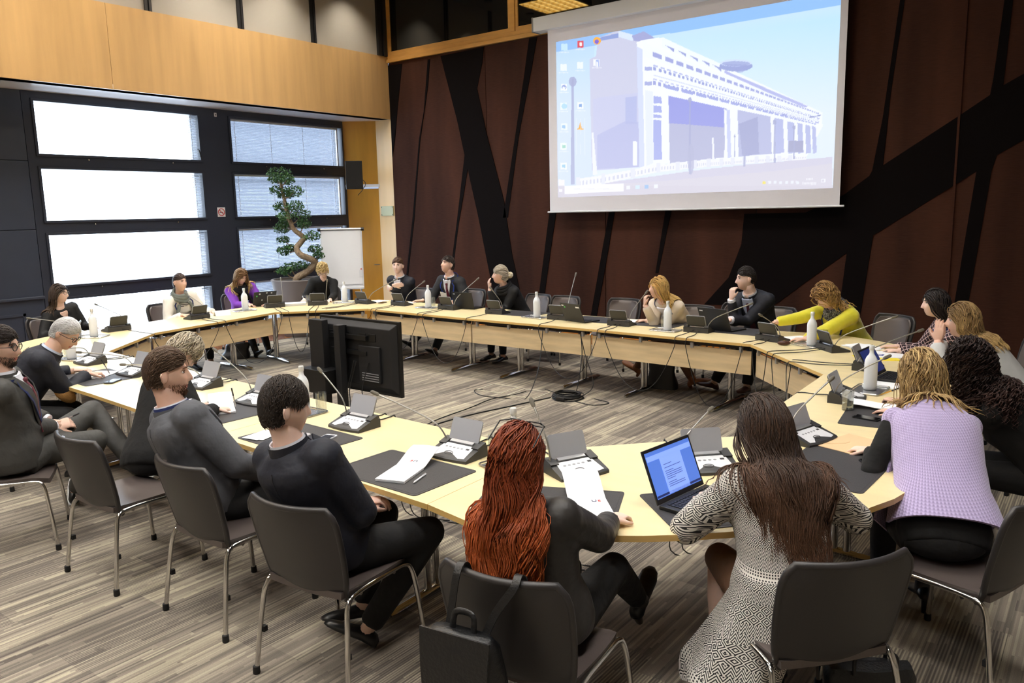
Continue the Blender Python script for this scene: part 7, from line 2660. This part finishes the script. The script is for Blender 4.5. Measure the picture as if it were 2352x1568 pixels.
# ================================================================== FLOOR: cables, coil, boxes
mat('box_frame', (196, 190, 168), 0.5)
for x, y, rz, who in ((-5.47, 6.85, 0.05, 'left'), (-5.01, 6.83, 0.08, 'right')):
    t = thing('floor_box', (x, y, 0), rz, 'pale metal frame of the %s floor socket box' % who, 'floor box', 'floor socket boxes')
    for q in ((-0.18, 0.18, -0.18, -0.165), (-0.18, 0.18, 0.165, 0.18), (-0.18, -0.165, -0.165, 0.165), (0.165, 0.18, -0.165, 0.165)):
        obj('frame_bar', MB().bx(q[0], q[1], q[2], q[3], 0, 0.006), 'box_frame', t, smooth=False)
    obj('lid', MB().bx(-0.162, 0.162, -0.162, 0.162, 0, 0.003), 'carpet', t, smooth=False)
co = thing('cable_coil', (-4.55, 6.89, 0), 0, 'coil of black cable lying on the carpet', 'cable')
rr = random.Random(2)
for q in range(9):
    r0 = 0.13 + 0.035 * rr.random()
    ox, oy = rr.uniform(-.012, .012), rr.uniform(-.012, .012)
    path = [(ox + (r0 + 0.012 * math.sin(3 * a + q)) * math.cos(a), oy + r0 * math.sin(a), 0.008 + 0.006 * q + 0.004 * math.sin(2 * a + q)) for a in LS(0, 2 * PI, 36, endpoint=False)]
    obj('loop', MB().tube(path, 0.0058, 6, closed=True), 'cable', co)
obj('plug', MB().box((0.03, -0.16, 0.03), (0.10, 0.05, 0.03), Rz(0.1)), 'black_plastic', co, smooth=False, bevel=0.004)
obj('plug_label', MB().box((0.02, -0.1855, 0.03), (0.05, 0.001, 0.018), Rz(0.1)), 'grey_plastic', co, smooth=False)


def floor_cable(pts, lab, r=0.005):
    obj('cable', MB().tube(bez([(p[0], p[1], 0.006 if len(p) < 3 else p[2]) for p in pts], 6), r, 6), 'cable', label=lab, cat='cable')


floor_cable([(-5.25, 4.55, 0.02), (-4.95, 4.95), (-5.0, 5.35), (-4.95, 5.8), (-4.85, 6.2), (-4.75, 6.6), (-4.70, 6.80)], 'black cable on the carpet from the television to the coil', 0.007)
floor_cable([(-5.30, 4.60, 0.02), (-5.05, 5.0), (-5.12, 5.5), (-5.15, 6.0), (-5.2, 6.4), (-5.12, 6.68), (-5.10, 6.9)], 'second black cable from the television to the floor box')
floor_cable([(-5.58, 6.72), (-5.62, 6.62), (-5.40, 6.48), (-5.1, 6.52), (-4.9, 6.62), (-5.0, 7.0, 0.25), (-5.05, 7.17, 0.66)], 'thin looping cable rising from the left floor box')
floor_cable([(-4.42, 6.95), (-4.30, 7.02, 0.15), (-4.45, 7.10, 0.45), (-4.52, 7.12, 0.66)], 'cable rising from the coil to the table')
floor_cable([(-4.40, 6.80), (-4.15, 6.75), (-4.05, 6.92), (-4.28, 7.0)], 'short loose cable end right of the coil')
floor_cable([(-4.95, 7.05, 0.02), (-4.80, 7.02), (-4.62, 6.95), (-4.52, 7.0), (-4.50, 7.11, 0.4), (-4.52, 7.13, 0.66)], 'black cable between the floor box and the table seam')
tp_ = thing('tape_mark', (-5.07, 5.20, 0.009), 1.0, 'tiny red tape mark on the floor cable', 'tape')
obj('band', MB().tube([(-0.014, 0, 0), (0.014, 0, 0)], 0.0085, 8), 'ink_red', tp_)
obj('flag', MB().box((0.0, 0.016, 0.0), (0.02, 0.018, 0.001)), 'ink_red', tp_, smooth=False)


# ================================================================== BAGS
def handbag(x, y, rz, lab, w, h, d, m_='leather_black', slump=0.0):
    t = thing('handbag', (x, y, 0), rz, lab, 'bag')
    mb = MB()
    R = []
    for q in LS(0, 1, 8):
        f = 1 - 0.25 * q + 0.06 * math.sin(q * 9)
        R.append([(w / 2 * f * math.copysign(abs(math.cos(a)) ** 0.5, math.cos(a)) + slump * q, d / 2 * f * math.copysign(abs(math.sin(a)) ** 0.6, math.sin(a)) * (1 - 0.55 * q), h * q + 0.006 * math.sin(5 * a) * q) for a in LS(0, 2 * PI, 20, endpoint=False)])
    mb.rings(R)
    obj('body', mb, m_, t, True, 60)
    for sy in (-0.2, 0.2):
        obj('handle', MB().tube(bez([(-w * 0.2 + slump, sy * d, h * 0.95), (-w * 0.16 + slump, sy * d, h * 1.3), (w * 0.16 + slump, sy * d, h * 1.3), (w * 0.2 + slump, sy * d, h * 0.95)]), 0.008, 6), m_, t)
    return t


handbag(-3.92, 7.86, 0.1, 'black leather handbag on the floor under the beige blazer', 0.36, 0.34, 0.16)
handbag(-9.92, 6.42, 0.9, 'slumped black bag on the floor under the purple cardigan', 0.40, 0.22, 0.26, slump=0.06)
bg_ = handbag(-0.62, 3.02, 0.6, 'black bag on the floor behind the patterned cardigan', 0.40, 0.24, 0.26)

# backpack hanging on the chair of the red-haired woman
bp = thing('backpack', (-1.53, 2.13, 0), math.radians(98 - 90), 'small black leather backpack hanging from the chair back', 'backpack')
R = []
for q, w_, d_ in ((0.22, 0.11, 0.04), (0.24, 0.145, 0.065), (0.40, 0.155, 0.075), (0.55, 0.145, 0.066), (0.66, 0.128, 0.052), (0.69, 0.105, 0.03)):
    R.append([(-0.06 + w_ * math.copysign(abs(math.cos(a)) ** 0.55, math.cos(a)), -0.42 + 0.05 * (0.69 - q) + d_ * math.copysign(abs(math.sin(a)) ** 0.6, math.sin(a)), q) for a in LS(0, 2 * PI, 24, endpoint=False)])
obj('body', MB().rings(R), 'leather_black', bp, True, 60)
P, Q = [], []
for i in range(8):
    q = i / 7
    z = 0.70 - 0.24 * q
    y = -0.455 - 0.012 * math.sin(q * 2.5)
    P.append([(-0.06 + s_ * (0.128 - 0.01 * q), y - 0.010, z) for s_ in (-1, -0.5, 0, 0.5, 1)])
    Q.append([(p[0], p[1] + 0.006, p[2]) for p in P[-1]])
obj('flap', MB().sheet(P, Q), 'leather_black', bp, True, 60)
obj('top_handle', MB().tube(bez([(-0.10, -0.41, 0.685), (-0.09, -0.40, 0.74), (-0.03, -0.40, 0.74), (-0.02, -0.41, 0.685)]), 0.011, 8, flat=0.5), 'leather_black', bp)
for x0, x1 in ((-0.13, -0.12), (0.0, 0.09)):
    mb = MB()
    pts = bez([(x0, -0.39, 0.66), (x0 * 0.6 + x1 * 0.4, -0.365, 0.75), (x1, -0.345, 0.835), (x1, -0.31, 0.862), (x1, -0.275, 0.82), (x1, -0.235, 0.62)], 5)
    ribbon(mb, pts, [(0, -1, 0.15)] * 12 + [(0, -0.3, 1)] * 6 + [(0, 1, 0.2)] * (len(pts) - 18), 0.026, 0.003)
    obj('strap', mb, 'leather_black', bp, True, 60)
obj('buckle', MB().box((0.10, -0.37, 0.30), (0.02, 0.01, 0.03)), 'silver', bp, smooth=False)

# ================================================================== FLIP CHART
fc = thing('flip_chart', (-10.72, 9.18, 0), math.radians(45), 'white flip chart with a blank paper pad near the corner', 'flip chart')
bt_ = Matrix.Rotation(math.radians(-8), 3, 'X')
obj('board', MB().box((0, 0, 1.24), (0.72, 0.02, 1.05), bt_), 'white_plastic', fc, smooth=False, bevel=0.008)
obj('paper_pad', MB().box((0, -0.016, 1.26), (0.66, 0.008, 0.94), bt_), 'white_paper', fc, smooth=False)
obj('clamp_bar', MB().tube([(-0.37, 0.055, 1.745), (0.37, 0.055, 1.745)], 0.024, 10), 'silver', fc)
for sx in (-0.37, 0.37):
    obj('clamp_end', MB().tube([(sx - 0.025, 0.055, 1.745), (sx + 0.025, 0.055, 1.745)], 0.030, 10), 'black_plastic', fc)
obj('pen_tray', MB().box((0, -0.09, 0.73), (0.72, 0.07, 0.03)), 'white_plastic', fc, smooth=False)
obj('eraser', MB().box((0.31, -0.05, 0.98), (0.05, 0.03, 0.12), bt_), 'white_plastic', fc, smooth=False)
obj('marker', MB().tube([(0.31, -0.045, 1.05), (0.33, -0.045, 1.06)], 0.012, 8), 'ink_red', fc)
for a, b_ in (((-0.30, -0.05, 0.8), (-0.36, -0.28, 0)), ((0.30, -0.05, 0.8), (0.36, -0.28, 0)), ((0, 0.05, 1.6), (0, 0.42, 0))):
    obj('leg', MB().tube([a, b_], 0.013, 8), 'silver', fc)

# ================================================================== BONSAI TREE IN A LARGE PLANTER
mat('planter', (128, 118, 112), 0.55)
mat('soil', (46, 38, 32), 0.95, bump=(60, 0.8))
mat('bark', (150, 128, 102), 0.85, noise=(18, 0.25), bump=(40, 0.6))
m = mat('leaf', (58, 96, 46), 0.5, noise=(9, 0.35))
pt_ = thing('potted_tree', (-10.87, 8.38, 0), 0, 'tall twisted ornamental tree in a wide taupe planter', 'potted plant')
obj('planter', MB().lathe([(0.30, 0.0), (0.32, 0.02), (0.40, 0.45), (0.465, 0.90), (0.48, 0.945), (0.475, 0.955), (0.44, 0.955), (0.43, 0.92), (0.40, 0.90), (0.0, 0.90)], 40), 'planter', pt_, True, 40)
obj('soil', MB().lathe([(0.0, 0.89), (0.435, 0.90), (0.30, 0.915), (0.0, 0.925)], 24), 'soil', pt_, True, 60)
rv = Vector((0.794, 0.608, 0))
dv_ = Vector((-0.608, 0.794, 0))


def tp3(u, v, dd=0.0):
    return rv * ((u - 690) * 0.00733) + dv_ * dd + Vector((0, 0, 0.95 + (637 - v) * 0.00733))


trunk = [(680, 645, 0), (684, 634, 0), (705, 622, .03), (722, 606, .05), (724, 598, .03), (712, 590, -.02), (696, 582, -.05), (687, 568, -.03), (694, 556, .02), (702, 545, .05), (696, 537, .03), (684, 526, 0), (677, 508, -.03), (670, 485, 0), (664, 455, .03), (661, 430, .0), (660, 412, 0)]
tpts = bez([tp3(*q) for q in trunk], 4)
n_ = len(tpts)
obj('trunk', MB().tube(tpts, [0.050 * (1 - i / n_) ** 0.6 + 0.014 for i in range(n_)], 12), 'bark', pt_)
clusters = [(660, 402, .19, 0), (648, 412, .13, .08), (676, 414, .12, -.05), (652, 438, .14, .05), (690, 440, .15, -.03), (664, 446, .12, .1), (656, 474, .13, .06), (690, 472, .14, -.06), (700, 493, .15, .04), (668, 495, .13, -.08), (654, 522, .13, .05), (662, 512, .1, 0), (722, 540, .13, 0), (704, 512, .12, .05), (655, 548, .10, .04), (658, 572, .12, 0), (726, 570, .11, .05), (672, 566, .09, 0), (668, 610, .13, .02), (655, 618, .11, -.05), (695, 606, .12, .05), (735, 585, .09, .03)]
rg_ = np.random.default_rng(5)
for ci, (u, v, r, dd) in enumerate(clusters):
    c = tp3(u, v, dd)
    j = min(range(n_), key=lambda i: (tpts[i] - c - Vector((0, 0, -0.08))).length)
    br = bez([tpts[j], tpts[j].lerp(c, 0.5) + Vector((0, 0, -0.03)), c], 4)
    obj('branch', MB().tube(br, [0.014 - 0.009 * i / len(br) for i in range(len(br))], 6), 'bark', pt_)
    nl = int(r * 1500)
    P0 = rg_.normal(size=(nl, 3))
    P0 /= np.linalg.norm(P0, axis=1, keepdims=True)
    P0 = P0 * (rg_.uniform(0.15, 1, (nl, 1)) ** 0.45) * np.array([r * 1.15, r * 1.15, r * 0.7]) + np.array(c)
    mb = MB()
    for p in P0:
        a = rg_.normal(size=3)
        a /= np.linalg.norm(a)
        b_ = np.cross(a, rg_.normal(size=3))
        b_ /= np.linalg.norm(b_)
        s1, s2 = rg_.uniform(0.018, 0.032), rg_.uniform(0.009, 0.015)
        nrm_ = np.cross(a, b_) * 0.004
        mb.add([p - a * s1, p + b_ * s2 + nrm_, p + a * s1, p - b_ * s2 + nrm_], [(0, 1, 2), (0, 2, 3)])
    me_ = mb.mesh('foliage', L('leaf'), False, fix=False)
    obj('foliage', me_, None, pt_, kind='stuff')

bpy.data.scenes.remove(tmp_scene)
